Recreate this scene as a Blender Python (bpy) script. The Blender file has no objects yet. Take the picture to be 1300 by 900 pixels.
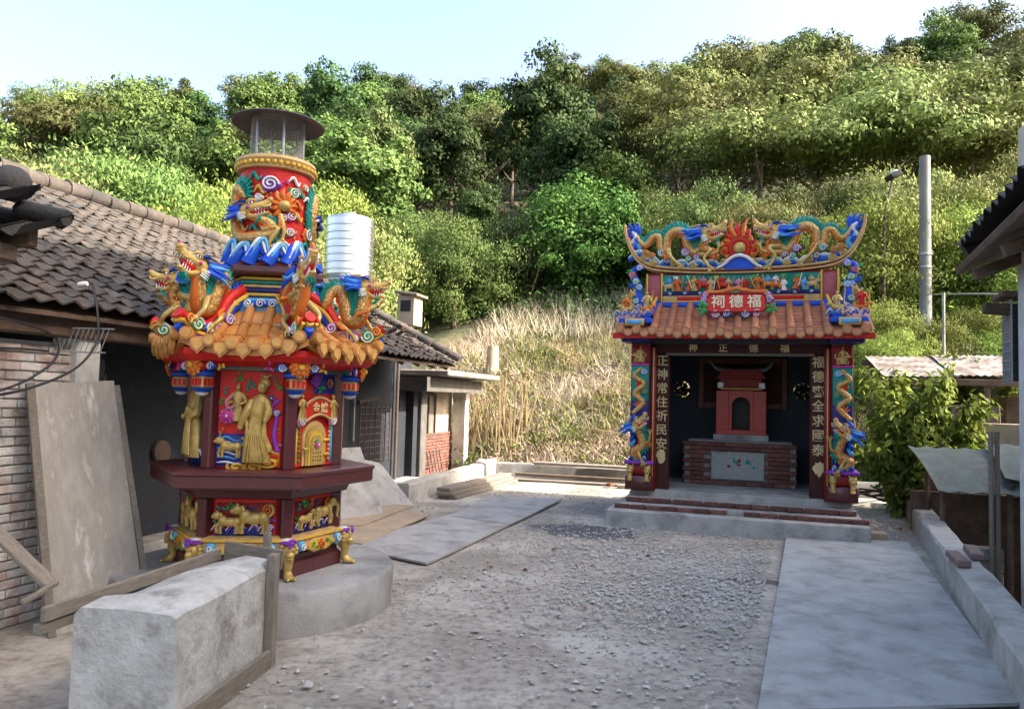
import bpy, math, random
import numpy as np
from mathutils import Vector, Matrix, noise as mnoise
R = math.radians
PI = math.pi
rnd = random.Random(7)
scene = bpy.context.scene
COL = scene.collection

# ------------------------------------------------------------------ camera
FPX, PITCH, ROLL, EYE = 960.0, R(3.28), 0.027, 1.65
cam_d = bpy.data.cameras.new('camera'); cam = bpy.data.objects.new('camera', cam_d); COL.objects.link(cam)
cam_d.sensor_fit = 'HORIZONTAL'; cam_d.sensor_width = 36.0; cam_d.lens = FPX / 1300 * 36
cam_d.clip_start = 0.05; cam_d.clip_end = 2000
_F = Vector((0, math.cos(PITCH), math.sin(PITCH))); _U0 = Vector((0, -math.sin(PITCH), math.cos(PITCH))); _R0 = Vector((1, 0, 0))
_c, _s = math.cos(ROLL), math.sin(ROLL)
_Rt = _R0 * _c + _U0 * _s; _Up = _U0 * _c - _R0 * _s
cam.matrix_world = Matrix(((_Rt.x, _Up.x, -_F.x, 0), (_Rt.y, _Up.y, -_F.y, 0), (_Rt.z, _Up.z, -_F.z, EYE), (0, 0, 0, 1)))
scene.camera = cam

# ------------------------------------------------------------------ sky, sun, exposure
SUN_AZ, SUN_EL = R(105), R(33)          # azimuth clockwise from +Y
world = bpy.data.worlds.new('World'); scene.world = world; world.use_nodes = True
wn = world.node_tree; wn.nodes.clear()
sky = wn.nodes.new('ShaderNodeTexSky'); sky.sky_type = 'NISHITA'; sky.sun_disc = False
sky.sun_elevation = SUN_EL; sky.sun_rotation = SUN_AZ; sky.air_density = 1.0; sky.dust_density = 6.0; sky.ozone_density = 0.6
bg = wn.nodes.new('ShaderNodeBackground'); bg.inputs['Strength'].default_value = 0.15
wo = wn.nodes.new('ShaderNodeOutputWorld')
wn.links.new(sky.outputs[0], bg.inputs[0]); wn.links.new(bg.outputs[0], wo.inputs[0])
sun_d = bpy.data.lights.new('sun', 'SUN'); sun_d.energy = 4.0; sun_d.angle = R(0.6); sun_d.color = (1.0, 0.93, 0.80)
sun = bpy.data.objects.new('sun', sun_d); COL.objects.link(sun)
_sd = Vector((math.sin(SUN_AZ) * math.cos(SUN_EL), math.cos(SUN_AZ) * math.cos(SUN_EL), math.sin(SUN_EL)))
sun.rotation_euler = _sd.to_track_quat('Z', 'Y').to_euler(); sun.location = (20, -10, 30)
scene.view_settings.view_transform = 'Standard'; scene.view_settings.look = 'None'
scene.view_settings.gamma = 1.0; scene.view_settings.exposure = 2.08; scene.view_settings.use_curve_mapping = False
scene.cycles.max_bounces = 5; scene.cycles.diffuse_bounces = 3; scene.cycles.glossy_bounces = 2; scene.cycles.transmission_bounces = 2; scene.cycles.transparent_max_bounces = 8

# ------------------------------------------------------------------ helpers
def ray(px, py):
    u, v = (px - 650) / FPX, (450 - py) / FPX
    return (_F + _Rt * u + _Up * v)
def at_z(px, py, z):
    d = ray(px, py); t = (z - EYE) / d.z
    return Vector((d.x * t, d.y * t, z))
def at_d(px, py, Y):
    d = ray(px, py); t = Y / d.y
    return Vector((d.x * t, Y, EYE + d.z * t))

def catmull(pts, n=6):
    P = [Vector(p) for p in pts]
    if len(P) < 3: return P
    P = [P[0] * 2 - P[1]] + P + [P[-1] * 2 - P[-2]]
    out = []
    for i in range(1, len(P) - 2):
        p0, p1, p2, p3 = P[i-1], P[i], P[i+1], P[i+2]
        for k in range(n):
            t = k / n
            out.append(0.5 * ((2*p1) + (p2-p0)*t + (2*p0-5*p1+4*p2-p3)*t*t + (3*p1-p0-3*p2+p3)*t*t*t))
    out.append(P[-2]); return out
def lerpl(vals, n):
    out = []
    for i in range(n):
        f = i / max(1, n-1) * (len(vals)-1); a = int(min(f, len(vals)-2)) if len(vals) > 1 else 0
        out.append(vals[a] + (vals[min(a+1, len(vals)-1)] - vals[a]) * (f - a))
    return out

class MB:
    def __init__(s): s.v = []; s.f = []
    def add(s, vs, fs, M=None):
        b = len(s.v)
        if M is not None: vs = [tuple(M @ Vector(p)) for p in vs]
        else: vs = [tuple(p) for p in vs]
        s.v += vs; s.f += [tuple(i + b for i in f) for f in fs]; return s
    def box(s, c, d, rz=0, rx=0, ry=0, M=None):
        x, y, z = d[0]/2, d[1]/2, d[2]/2
        T = Matrix.Translation(c)
        if rz or rx or ry: T = T @ Matrix.Rotation(rz, 4, 'Z') @ Matrix.Rotation(ry, 4, 'Y') @ Matrix.Rotation(rx, 4, 'X')
        if M is not None: T = M @ T
        vs = [(-x,-y,-z),(x,-y,-z),(x,y,-z),(-x,y,-z),(-x,-y,z),(x,-y,z),(x,y,z),(-x,y,z)]
        return s.add(vs, [(3,2,1,0),(4,5,6,7),(0,1,5,4),(1,2,6,5),(2,3,7,6),(3,0,4,7)], T)
    def bbox(s, c, d, b=0.01, rz=0, rx=0, ry=0):   # box with chamfered edges
        x, y, z = d[0]/2, d[1]/2, d[2]/2; b = min(b, x*.45, y*.45, z*.45)
        T = Matrix.Translation(c) @ Matrix.Rotation(rz, 4, 'Z') @ Matrix.Rotation(ry, 4, 'Y') @ Matrix.Rotation(rx, 4, 'X')
        def ring(hx, hy, zz, bb): return [(-hx+bb,-hy,zz),(hx-bb,-hy,zz),(hx,-hy+bb,zz),(hx,hy-bb,zz),(hx-bb,hy,zz),(-hx+bb,hy,zz),(-hx,hy-bb,zz),(-hx,-hy+bb,zz)]
        vs = ring(x-b,y-b,-z,b*.4) + ring(x,y,-z+b,b) + ring(x,y,z-b,b) + ring(x-b,y-b,z,b*.4)
        fs = [tuple(range(7,-1,-1)), tuple(range(24,32))]
        for k in range(3):
            for i in range(8): fs.append((k*8+i, k*8+(i+1)%8, k*8+8+(i+1)%8, k*8+8+i))
        return s.add(vs, fs, T)
    def tube(s, pts, r, n=8, cap=True, flat=None):
        P = [Vector(p) for p in pts]; m = len(P)
        rr = r if isinstance(r, (list, tuple)) else [r]*m
        if len(rr) != m: rr = lerpl(rr, m)
        t0 = (P[1]-P[0]).normalized(); up = Vector((0,0,1)) if abs(t0.z) < .9 else Vector((0,1,0))
        nrm = (up - t0*up.dot(t0)).normalized()
        vs, fs = [], []
        for i in range(m):
            t = (P[min(i+1,m-1)] - P[max(i-1,0)])
            t = t.normalized() if t.length > 1e-9 else t0
            nrm = nrm - t*nrm.dot(t); nrm = nrm.normalized() if nrm.length > 1e-6 else t.orthogonal().normalized()
            bn = t.cross(nrm)
            for k in range(n):
                a = 2*PI*k/n
                o = nrm*math.cos(a) + bn*math.sin(a)
                if flat: o = Vector((o.x*flat[0], o.y*flat[1], o.z*flat[2]))
                vs.append(P[i] + o*rr[i])
        for i in range(m-1):
            for k in range(n): fs.append((i*n+k, i*n+(k+1)%n, (i+1)*n+(k+1)%n, (i+1)*n+k))
        if cap: fs += [tuple(range(n-1,-1,-1)), tuple((m-1)*n+k for k in range(n))]
        return s.add(vs, fs)
    def ell(s, c, r, n=10, m=6, M=None):
        if not isinstance(r, (list, tuple)): r = (r, r, r)
        vs = [(0,0,-r[2])]; fs = []
        for j in range(1, m):
            a = -PI/2 + PI*j/m
            for k in range(n): vs.append((r[0]*math.cos(a)*math.cos(2*PI*k/n), r[1]*math.cos(a)*math.sin(2*PI*k/n), r[2]*math.sin(a)))
        vs.append((0,0,r[2]))
        for k in range(n): fs.append((0, 1+(k+1)%n, 1+k)); fs.append((len(vs)-1, len(vs)-1-n+k, len(vs)-1-n+(k+1)%n))
        for j in range(m-2):
            for k in range(n): fs.append((1+j*n+k, 1+j*n+(k+1)%n, 1+(j+1)*n+(k+1)%n, 1+(j+1)*n+k))
        T = Matrix.Translation(c)
        if M is not None: T = T @ M
        return s.add(vs, fs, T)
    def lathe(s, prof, n=24, c=(0,0,0), a0=0.0, cap=True):
        vs, fs = [], []
        for r, z in prof:
            for k in range(n):
                a = a0 + 2*PI*k/n; vs.append((c[0]+r*math.cos(a), c[1]+r*math.sin(a), c[2]+z))
        m = len(prof)
        for i in range(m-1):
            for k in range(n): fs.append((i*n+k, i*n+(k+1)%n, (i+1)*n+(k+1)%n, (i+1)*n+k))
        if cap: fs += [tuple(range(n-1,-1,-1)), tuple((m-1)*n+k for k in range(n))]
        return s.add(vs, fs)
    def prism(s, poly, y0, y1, M=None):      # polygon in x,z extruded along y (front y0 < y1), counter-clockwise seen from -y
        n = len(poly)
        vs = [(p[0], y0, p[1]) for p in poly] + [(p[0], y1, p[1]) for p in poly]
        fs = [tuple(range(n)), tuple(range(2*n-1, n-1, -1))]
        for i in range(n): j = (i+1)%n; fs.append((i, i+n, j+n, j))
        return s.add(vs, fs, M)
    def warp(s, fn): s.v = [tuple(fn(Vector(p))) for p in s.v]; return s
    def mesh(s, name, smooth=40):
        me = bpy.data.meshes.new(name); me.from_pydata(s.v, [], s.f)
        if smooth:
            me.polygons.foreach_set('use_smooth', [True]*len(me.polygons))
            me.set_sharp_from_angle(angle=R(smooth))
        me.update(); return me
    def build(s, name, mat, parent=None, smooth=40, label=None):
        return mobj(name, s.mesh(name, smooth), mat, parent, label)

def mobj(name, me, mat, parent=None, label=None, M=None):
    if mat is not None and not me.materials: me.materials.append(mat)
    o = bpy.data.objects.new(name, me); COL.objects.link(o)
    if parent is not None: o.parent = parent
    if label: o['label'] = label
    if M is not None: o.matrix_local = M
    return o
def tag(o, label=None, cat=None, group=None, kind=None):
    if label: o['label'] = label
    if cat: o['category'] = cat
    if group: o['group'] = group
    if kind: o['kind'] = kind
    return o
def thing(name, label, cat, loc=(0,0,0), rz=0.0, group=None):
    o = bpy.data.objects.new(name, None); COL.objects.link(o); o.empty_display_size = .2
    o.location = loc; o.rotation_euler = (0, 0, rz)
    return tag(o, label, cat, group)
def copy_tree(o, parent=None):
    c = o.copy(); COL.objects.link(c); c.parent = parent
    for ch in o.children: copy_tree(ch, c)
    return c

# ------------------------------------------------------------------ materials
def new_mat(name):
    m = bpy.data.materials.new(name); m.use_nodes = True
    nt = m.node_tree; b = nt.nodes['Principled BSDF']; return m, nt, b
def nd(nt, t, **kw):
    n = nt.nodes.new(t)
    for k, v in kw.items():
        if k in n.inputs: n.inputs[k].default_value = v
        else: setattr(n, k, v)
    return n
def surf(name, c1, c2=None, rough=.6, scale=6.0, detail=6, metal=0.0, bump=.2, bscale=40.0, contrast=(.35,.65), spec=.5, stain=None, sscale=1.5, samt=(.5,.7), rand=0.0, coords='Object', stretch=None, coat=0.0):
    m, nt, b = new_mat(name); L = nt.links
    c2 = c2 or tuple(x*.8 for x in c1)
    tc = nd(nt, 'ShaderNodeTexCoord')
    src = tc.outputs['Object']
    if coords == 'World':
        g = nd(nt, 'ShaderNodeNewGeometry'); src = g.outputs['Position']
    if stretch:
        mp = nd(nt, 'ShaderNodeMapping'); mp.inputs['Scale'].default_value = stretch; L.new(src, mp.inputs[0]); src = mp.outputs[0]
    n1 = nd(nt, 'ShaderNodeTexNoise', Scale=scale, Detail=detail, Roughness=.65); L.new(src, n1.inputs['Vector'])
    r1 = nd(nt, 'ShaderNodeMapRange'); r1.inputs['From Min'].default_value = contrast[0]; r1.inputs['From Max'].default_value = contrast[1]
    L.new(n1.outputs['Fac'], r1.inputs['Value'])
    mx = nd(nt, 'ShaderNodeMix', data_type='RGBA'); L.new(r1.outputs[0], mx.inputs['Factor'])
    mx.inputs['A'].default_value = (*c1, 1); mx.inputs['B'].default_value = (*c2, 1)
    out = mx.outputs['Result']
    if stain:
        n2 = nd(nt, 'ShaderNodeTexNoise', Scale=sscale, Detail=8, Roughness=.7); L.new(src, n2.inputs['Vector'])
        r2 = nd(nt, 'ShaderNodeMapRange'); r2.inputs['From Min'].default_value = samt[0]; r2.inputs['From Max'].default_value = samt[1]
        L.new(n2.outputs['Fac'], r2.inputs['Value'])
        m2 = nd(nt, 'ShaderNodeMix', data_type='RGBA'); L.new(r2.outputs[0], m2.inputs['Factor']); L.new(out, m2.inputs['A']); m2.inputs['B'].default_value = (*stain, 1)
        out = m2.outputs['Result']
    if rand:
        oi = nd(nt, 'ShaderNodeObjectInfo'); rr = nd(nt, 'ShaderNodeMapRange'); rr.inputs['To Min'].default_value = 1-rand; rr.inputs['To Max'].default_value = 1+rand
        L.new(oi.outputs['Random'], rr.inputs['Value'])
        hs = nd(nt, 'ShaderNodeHueSaturation'); L.new(rr.outputs[0], hs.inputs['Value']); L.new(out, hs.inputs['Color']); out = hs.outputs[0]
    L.new(out, b.inputs['Base Color'])
    b.inputs['Roughness'].default_value = rough; b.inputs['Metallic'].default_value = metal; b.inputs['Specular IOR Level'].default_value = spec
    if coat: b.inputs['Coat Weight'].default_value = coat; b.inputs['Coat Roughness'].default_value = .15
    if bump:
        n3 = nd(nt, 'ShaderNodeTexNoise', Scale=bscale, Detail=5, Roughness=.6); L.new(src, n3.inputs['Vector'])
        bp = nd(nt, 'ShaderNodeBump', Strength=bump, Distance=.02); L.new(n3.outputs['Fac'], bp.inputs['Height']); L.new(bp.outputs[0], b.inputs['Normal'])
    return m
def paint(name, c, rough=.38, var=.72):
    return surf(name, c, tuple(x*var for x in c), rough=rough+.1, scale=9, bump=.12, bscale=60, spec=.32)
M_ = {}
M_['gold'] = surf('gold_paint', (.60,.42,.13), (.38,.24,.06), rough=.36, scale=14, bump=.25, bscale=55, metal=.3)
M_['scale'] = None
M_['red'] = paint('red_paint', (.64,.016,.010)); M_['dred'] = paint('dark_red_paint', (.26,.012,.010), .4)
M_['maroon'] = surf('maroon_stone', (.105,.024,.026), (.075,.017,.02), rough=.3, scale=30, bump=.05, coat=.12)
M_['blue'] = paint('blue_paint', (.010,.085,.60)); M_['navy'] = paint('navy_paint', (.018,.03,.22)); M_['sky'] = paint('light_blue_paint', (.10,.38,.68))
M_['teal'] = paint('teal_paint', (.004,.27,.21)); M_['green'] = paint('green_paint', (.02,.36,.07)); M_['purple'] = paint('purple_paint', (.26,.05,.42))
M_['mag'] = paint('magenta_paint', (.60,.05,.30)); M_['white'] = paint('white_paint', (.78,.78,.76)); M_['orange'] = paint('orange_paint', (.70,.17,.02))
M_['yellow'] = paint('yellow_paint', (.74,.44,.05)); M_['pink'] = paint('pink_paint', (.62,.22,.30)); M_['black'] = paint('black_paint', (.012,.012,.013))
M_['tan'] = paint('tan_paint', (.62,.40,.16)); M_['head'] = paint('yellow_gold_paint', (.70,.46,.13)); M_['tileface'] = paint('pale_orange_tile_face', (.68,.36,.10)); M_['mint'] = paint('mint_paint', (.25,.60,.50))
M_['tile'] = surf('orange_glazed_tile', (.58,.25,.058), (.42,.16,.035), rough=.42, scale=7, bump=.2, bscale=30, rand=.18, coat=.1, stain=(.22,.075,.025), sscale=6, samt=(.60,.75))
M_['tile2'] = surf('terracotta_tile', (.40,.16,.075), (.27,.10,.05), rough=.5, scale=7, bump=.2, bscale=30, rand=.15, stain=(.14,.05,.03), sscale=5, samt=(.56,.75))
def scale_mat():
    m, nt, b = new_mat('scaled_gold'); L = nt.links
    tc = nd(nt, 'ShaderNodeTexCoord'); v = nd(nt, 'ShaderNodeTexVoronoi', Scale=46.0); L.new(tc.outputs['Object'], v.inputs['Vector'])
    r = nd(nt, 'ShaderNodeValToRGB'); r.color_ramp.elements[0].color = (.74,.53,.22,1); r.color_ramp.elements[1].color = (.46,.24,.05,1)
    r.color_ramp.elements[0].position = .1; r.color_ramp.elements[1].position = .6
    L.new(v.outputs['Distance'], r.inputs[0]); L.new(r.outputs[0], b.inputs['Base Color'])
    bp = nd(nt, 'ShaderNodeBump', Strength=.6, Distance=.01); bp.invert = True; L.new(v.outputs['Distance'], bp.inputs['Height']); L.new(bp.outputs[0], b.inputs['Normal'])
    b.inputs['Roughness'].default_value = .38; b.inputs['Metallic'].default_value = .2; return m
M_['scale'] = scale_mat()
M_['concrete'] = surf('grey_concrete', (.37,.36,.34), (.25,.24,.225), rough=.85, scale=3, bump=.35, bscale=50, stain=(.14,.13,.115), sscale=1.6, samt=(.48,.70), coords='World')
M_['concrete_l'] = surf('pale_concrete', (.46,.44,.405), (.32,.305,.275), rough=.85, scale=4, bump=.35, bscale=45, stain=(.16,.15,.13), sscale=2.4, samt=(.50,.70), coords='World')
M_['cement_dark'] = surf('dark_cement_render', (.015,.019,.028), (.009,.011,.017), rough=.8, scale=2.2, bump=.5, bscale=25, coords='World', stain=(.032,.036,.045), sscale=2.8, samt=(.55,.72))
M_['whitewash'] = surf('whitewashed_plaster', (.60,.60,.58), (.45,.44,.42), rough=.85, scale=5, bump=.3, bscale=40, coords='World')
M_['wood'] = surf('weathered_grey_wood', (.24,.205,.165), (.15,.125,.10), rough=.8, scale=9, bump=.4, bscale=60, stretch=(6,1,6), rand=.15)
M_['wood_d'] = surf('dark_old_timber', (.135,.085,.058), (.065,.042,.03), rough=.8, scale=5, bump=.4, bscale=50, rand=.2)
M_['ply'] = surf('plywood_board', (.42,.32,.22), (.31,.235,.165), rough=.75, scale=3, bump=.2, bscale=40, stain=(.22,.19,.16), sscale=2.5, samt=(.5,.75), coords='World')
M_['sheet'] = surf('grey_form_board', (.40,.39,.375), (.30,.29,.28), rough=.7, scale=2.3, bump=.18, bscale=35, stain=(.17,.16,.145), sscale=2.2, samt=(.48,.70), coords='World')
M_['steel'] = surf('stainless_steel', (.74,.75,.76), (.66,.67,.68), rough=.33, metal=1.0, scale=4, bump=.03)
M_['iron'] = surf('rusty_iron', (.085,.05,.038), (.05,.034,.03), rough=.75, scale=8, bump=.3)
M_['gi'] = surf('galvanised_metal', (.42,.43,.44), (.32,.33,.34), rough=.45, metal=.6, scale=8, bump=.08)
M_['cable'] = surf('black_cable', (.015,.015,.016), rough=.5, bump=0)
M_['brick'] = surf('red_brick', (.20,.062,.04), (.11,.042,.032), rough=.85, scale=9, bump=.4, bscale=60, rand=.35, stain=(.26,.22,.2), sscale=6, samt=(.58,.72))
M_['mortar'] = surf('grey_mortar', (.30,.29,.28), (.22,.21,.2), rough=.9, scale=8, bump=.4, bscale=60)
M_['wbrick'] = surf('whitewashed_brick', (.50,.48,.46), (.33,.19,.15), rough=.88, scale=5, bump=.45, bscale=50, rand=.22, contrast=(.46,.70), stain=(.13,.115,.11), sscale=4, samt=(.54,.75), coords='World')
M_['oldtile'] = surf('old_grey_brown_tile', (.098,.076,.060), (.042,.035,.030), rough=.85, scale=6, bump=.5, bscale=40, rand=.3, coords='World', stain=(.030,.030,.029), sscale=1.6, samt=(.5,.66))
M_['darktile'] = surf('blackened_roof_tile', (.05,.048,.046), (.03,.03,.029), rough=.85, scale=6, bump=.5, bscale=40, rand=.25, coords='World')
M_['stone'] = surf('speckled_stone', (.34,.36,.33), (.24,.25,.23), rough=.6, scale=25, bump=.1)
M_['bark'] = surf('grey_brown_bark', (.13,.10,.075), (.07,.055,.042), rough=.9, scale=8, bump=.6, bscale=20)
M_['ink'] = paint('gold_lettering', (.78,.62,.30), .35)
# ------------------------------------------------------------------ terrain
AX = R(18.0); SA, CA = math.sin(AX), math.cos(AX)
FX = [-400, -60, 15.5, 17.0, 21.0, 27.0, 40.0, 105.0, 122.0, 150.0, 260.0, 700.0]
FZ = [0.0, 0.0, 0.0, 0.55, 2.3, 4.7, 9.2, 39.5, 44.5, 40.0, 14.0, 0.0]
def sstep(a, b, x): t = min(1, max(0, (x-a)/(b-a))); return t*t*(3-2*t)
def curb_x(y): return 3.46 + (y-5.63)*.434
def hgt(x, y):
    a = x*SA + y*CA
    if x < -3: a = x*SA*.55 + y*CA - 3*SA*.45
    z = float(np.interp(a, FX, FZ))
    k = sstep(.10, .55, x - curb_x(y)) if y < 40 else 1.0
    z -= 1.3*k*(1 - sstep(15.0, 24.0, a))
    if a > 16:
        z += (mnoise.noise(Vector((x*.05, y*.05, 3.1)))*2.6 + mnoise.noise(Vector((x*.21, y*.21, 7.7)))*.8) * sstep(19, 45, a)
        z += mnoise.noise(Vector((x*.8, y*.8, 1.2)))*.22*sstep(16, 18, a)
    return z
def axis(a, segs):
    out = [a]
    for end, step in segs:
        n = max(1, int(round((end-out[-1])/step))); s0 = out[-1]
        out += [s0 + (end-s0)*(i+1)/n for i in range(n)]
    return out
xs = axis(-400, [(-60, 34), (-12, 3), (12, .4), (60, 3), (400, 34)]); ys = axis(-300, [(-20, 40), (4, 2), (30, .4), (60, 1.5), (160, 4), (700, 45)])
tv = [(x, y, hgt(x, y) - .03) for y in ys for x in xs]; nx = len(xs)
tf = [(j*nx+i, j*nx+i+1, (j+1)*nx+i+1, (j+1)*nx+i) for j in range(len(ys)-1) for i in range(nx-1)]
M_['terrain'] = surf('hillside_soil', (.075,.070,.038), (.045,.055,.02), rough=.95, scale=.6, bump=.6, bscale=3, coords='World', stain=(.16,.125,.07), sscale=.5, samt=(.5,.62))
mb = MB(); mb.v = tv; mb.f = tf
tag(mb.build('terrain', M_['terrain'], smooth=60), kind='structure')

# courtyard sheet: cement screed, dusty, partly covered with rubble
def ground_mat():
    m, nt, b = new_mat('dusty_courtyard'); L = nt.links
    g = nd(nt, 'ShaderNodeNewGeometry'); P = g.outputs['Position']
    def noi(s, d=8, r=.65):
        n = nd(nt, 'ShaderNodeTexNoise', Scale=s, Detail=d, Roughness=r); L.new(P, n.inputs['Vector']); return n.outputs['Fac']
    def mrange(v, a, c, lo=0., hi=1.):
        r = nd(nt, 'ShaderNodeMapRange'); r.inputs['From Min'].default_value = a; r.inputs['From Max'].default_value = c
        r.inputs['To Min'].default_value = lo; r.inputs['To Max'].default_value = hi; L.new(v, r.inputs['Value']); return r.outputs[0]
    def mix(f, A, B):
        x = nd(nt, 'ShaderNodeMix', data_type='RGBA'); L.new(f, x.inputs['Factor'])
        for k, v in (('A', A), ('B', B)):
            if isinstance(v, tuple): x.inputs[k].default_value = (*v, 1)
            else: L.new(v, x.inputs[k])
        return x.outputs['Result']
    c = mix(mrange(noi(1.1), .4, .6), (.29,.255,.21), (.43,.385,.325))
    c = mix(mrange(noi(14, 6), .45, .7), c, (.15,.135,.115))
    c = mix(mrange(noi(.55), .52, .62), c, (.45,.415,.36))
    # dark damp patches with their own outlines
    def blob(cx, cy, rx, ry, ang):
        mp = nd(nt, 'ShaderNodeMapping', vector_type='TEXTURE'); mp.inputs['Location'].default_value = (cx, cy, 0); mp.inputs['Rotation'].default_value = (0, 0, ang); mp.inputs['Scale'].default_value = (rx, ry, 1)
        nv = nd(nt, 'ShaderNodeTexNoise', Scale=1.8, Detail=5); L.new(P, nv.inputs['Vector'])
        ad = nd(nt, 'ShaderNodeVectorMath', operation='MULTIPLY_ADD'); L.new(nv.outputs['Color'], ad.inputs[0]); ad.inputs[1].default_value = (.8,.8,0); L.new(P, ad.inputs[2])
        sb = nd(nt, 'ShaderNodeVectorMath', operation='SUBTRACT'); L.new(ad.outputs[0], sb.inputs[0]); sb.inputs[1].default_value = (.4,.4,0)
        L.new(sb.outputs[0], mp.inputs[0])
        ln = nd(nt, 'ShaderNodeVectorMath', operation='LENGTH'); L.new(mp.outputs[0], ln.inputs[0])
        return mrange(ln.outputs['Value'], 1.0, .82)
    rough_mul = None
    w1 = blob(.95, 9.7, .75, .55, -.3); w2 = blob(2.35, 7.15, .32, .12, -.2); w3 = blob(1.9, 11.6, 1.2, .8, -.3); w4 = blob(.7, 14.2, 1.4, .6, -.3)
    c = mix(w1, c, (.085,.088,.095)); c = mix(w2, c, (.10,.085,.07)); 
    h3 = nd(nt, 'ShaderNodeMath', operation='MULTIPLY'); L.new(w3, h3.inputs[0]); h3.inputs[1].default_value = .55; c = mix(h3.outputs[0], c, (.15,.15,.155))
    h4 = nd(nt, 'ShaderNodeMath', operation='MULTIPLY'); L.new(w4, h4.inputs[0]); h4.inputs[1].default_value = .45; c = mix(h4.outputs[0], c, (.15,.13,.11))
    L.new(c, b.inputs['Base Color']); b.inputs['Roughness'].default_value = .85
    bp = nd(nt, 'ShaderNodeBump', Strength=.6, Distance=.03); L.new(noi(22, 8, .7), bp.inputs['Height']); L.new(bp.outputs[0], b.inputs['Normal'])
    return m
M_['yard'] = ground_mat()
def yard_pt(a, b_): return (a*SA + b_*CA, a*CA - b_*SA)
# courtyard polygon grid (in axis coordinates) clipped to the kerb
gv, gf = [], []
na, nb = 60, 44
for i in range(na+1):
    a = -6 + 21.5*i/na
    for j in range(nb+1):
        t = j/nb
        y0 = a*CA
        xl, yl = yard_pt(a, -7.6)
        # intersect the row with the kerb line
        bb = 1.0
        for _ in range(20):
            X, Y = yard_pt(a, bb); bb -= (X - curb_x(Y) - .06)*.8
        b_ = -7.6 + (bb + 7.6)*t
        X, Y = yard_pt(a, b_)
        gv.append((X, Y, .012*mnoise.noise(Vector((X*1.1, Y*1.1, 0)))))
for i in range(na):
    for j in range(nb): gf.append((i*(nb+1)+j, i*(nb+1)+j+1, (i+1)*(nb+1)+j+1, (i+1)*(nb+1)+j))
mb = MB(); mb.v = gv; mb.f = gf
tag(mb.build('courtyard_ground', M_['yard'], smooth=60), kind='structure')

# ------------------------------------------------------------------ kerb walls round the yard
def wall_strip(name, label, p0, p1, w, z0, z1, mat, jit=.012, n=14, cat='kerb', chips=0):
    p0, p1 = Vector(p0), Vector(p1); d = (p1-p0); L = d.length; d.normalize(); nr = Vector((d.y, -d.x))
    mb = MB(); r = random.Random(name + str(L))
    sec = [(-w/2, z0), (w/2, z0), (w/2, z1-.025), (w/2-.02, z1), (-w/2+.02, z1), (-w/2, z1-.025)]
    vs, fs = [], []; m = len(sec)
    for i in range(n+1):
        q = p0 + d*(L*i/n)
        for (o, z) in sec:
            j = r.uniform(-jit, jit) if z > z0 else 0
            vs.append((q.x + nr.x*(o+j*.6), q.y + nr.y*(o+j*.6), z + (j if z > z0+.1 else 0)))
    for i in range(n):
        for k in range(m): fs.append((i*m+k, i*m+(k+1)%m, (i+1)*m+(k+1)%m, (i+1)*m+k))
    fs += [tuple(range(m-1,-1,-1)), tuple(n*m+k for k in range(m))]
    mb.add(vs, fs)
    return tag(mb.build(name, mat, smooth=30), label, cat)
wall_strip('concrete_kerb', 'long raw concrete kerb wall with two red bricks lying on it', (1.66, 1.2), (6.85, 13.15), .25, -1.45, .30, M_['concrete_l'], n=30)
wall_strip('concrete_kerb', 'low concrete kerb across the back of the yard under grey boards', (-.52, 16.35), (6.9, 13.92), .18, -.9, .28, M_['concrete'], n=20)
wall_strip('concrete_parapet', 'low cement-rendered parapet wall beside the annexe of the old house', (-1.62, 11.55), (-.62, 15.25), .24, -.2, .31, M_['concrete_l'], n=12, cat='low wall')
wall_strip('concrete_parapet', 'short broken end of cement parapet at the corner of the back kerb', (-.56, 15.45), (-.42, 16.2), .26, -.2, .34, M_['concrete_l'], n=4, jit=.04, cat='low wall')

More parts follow.
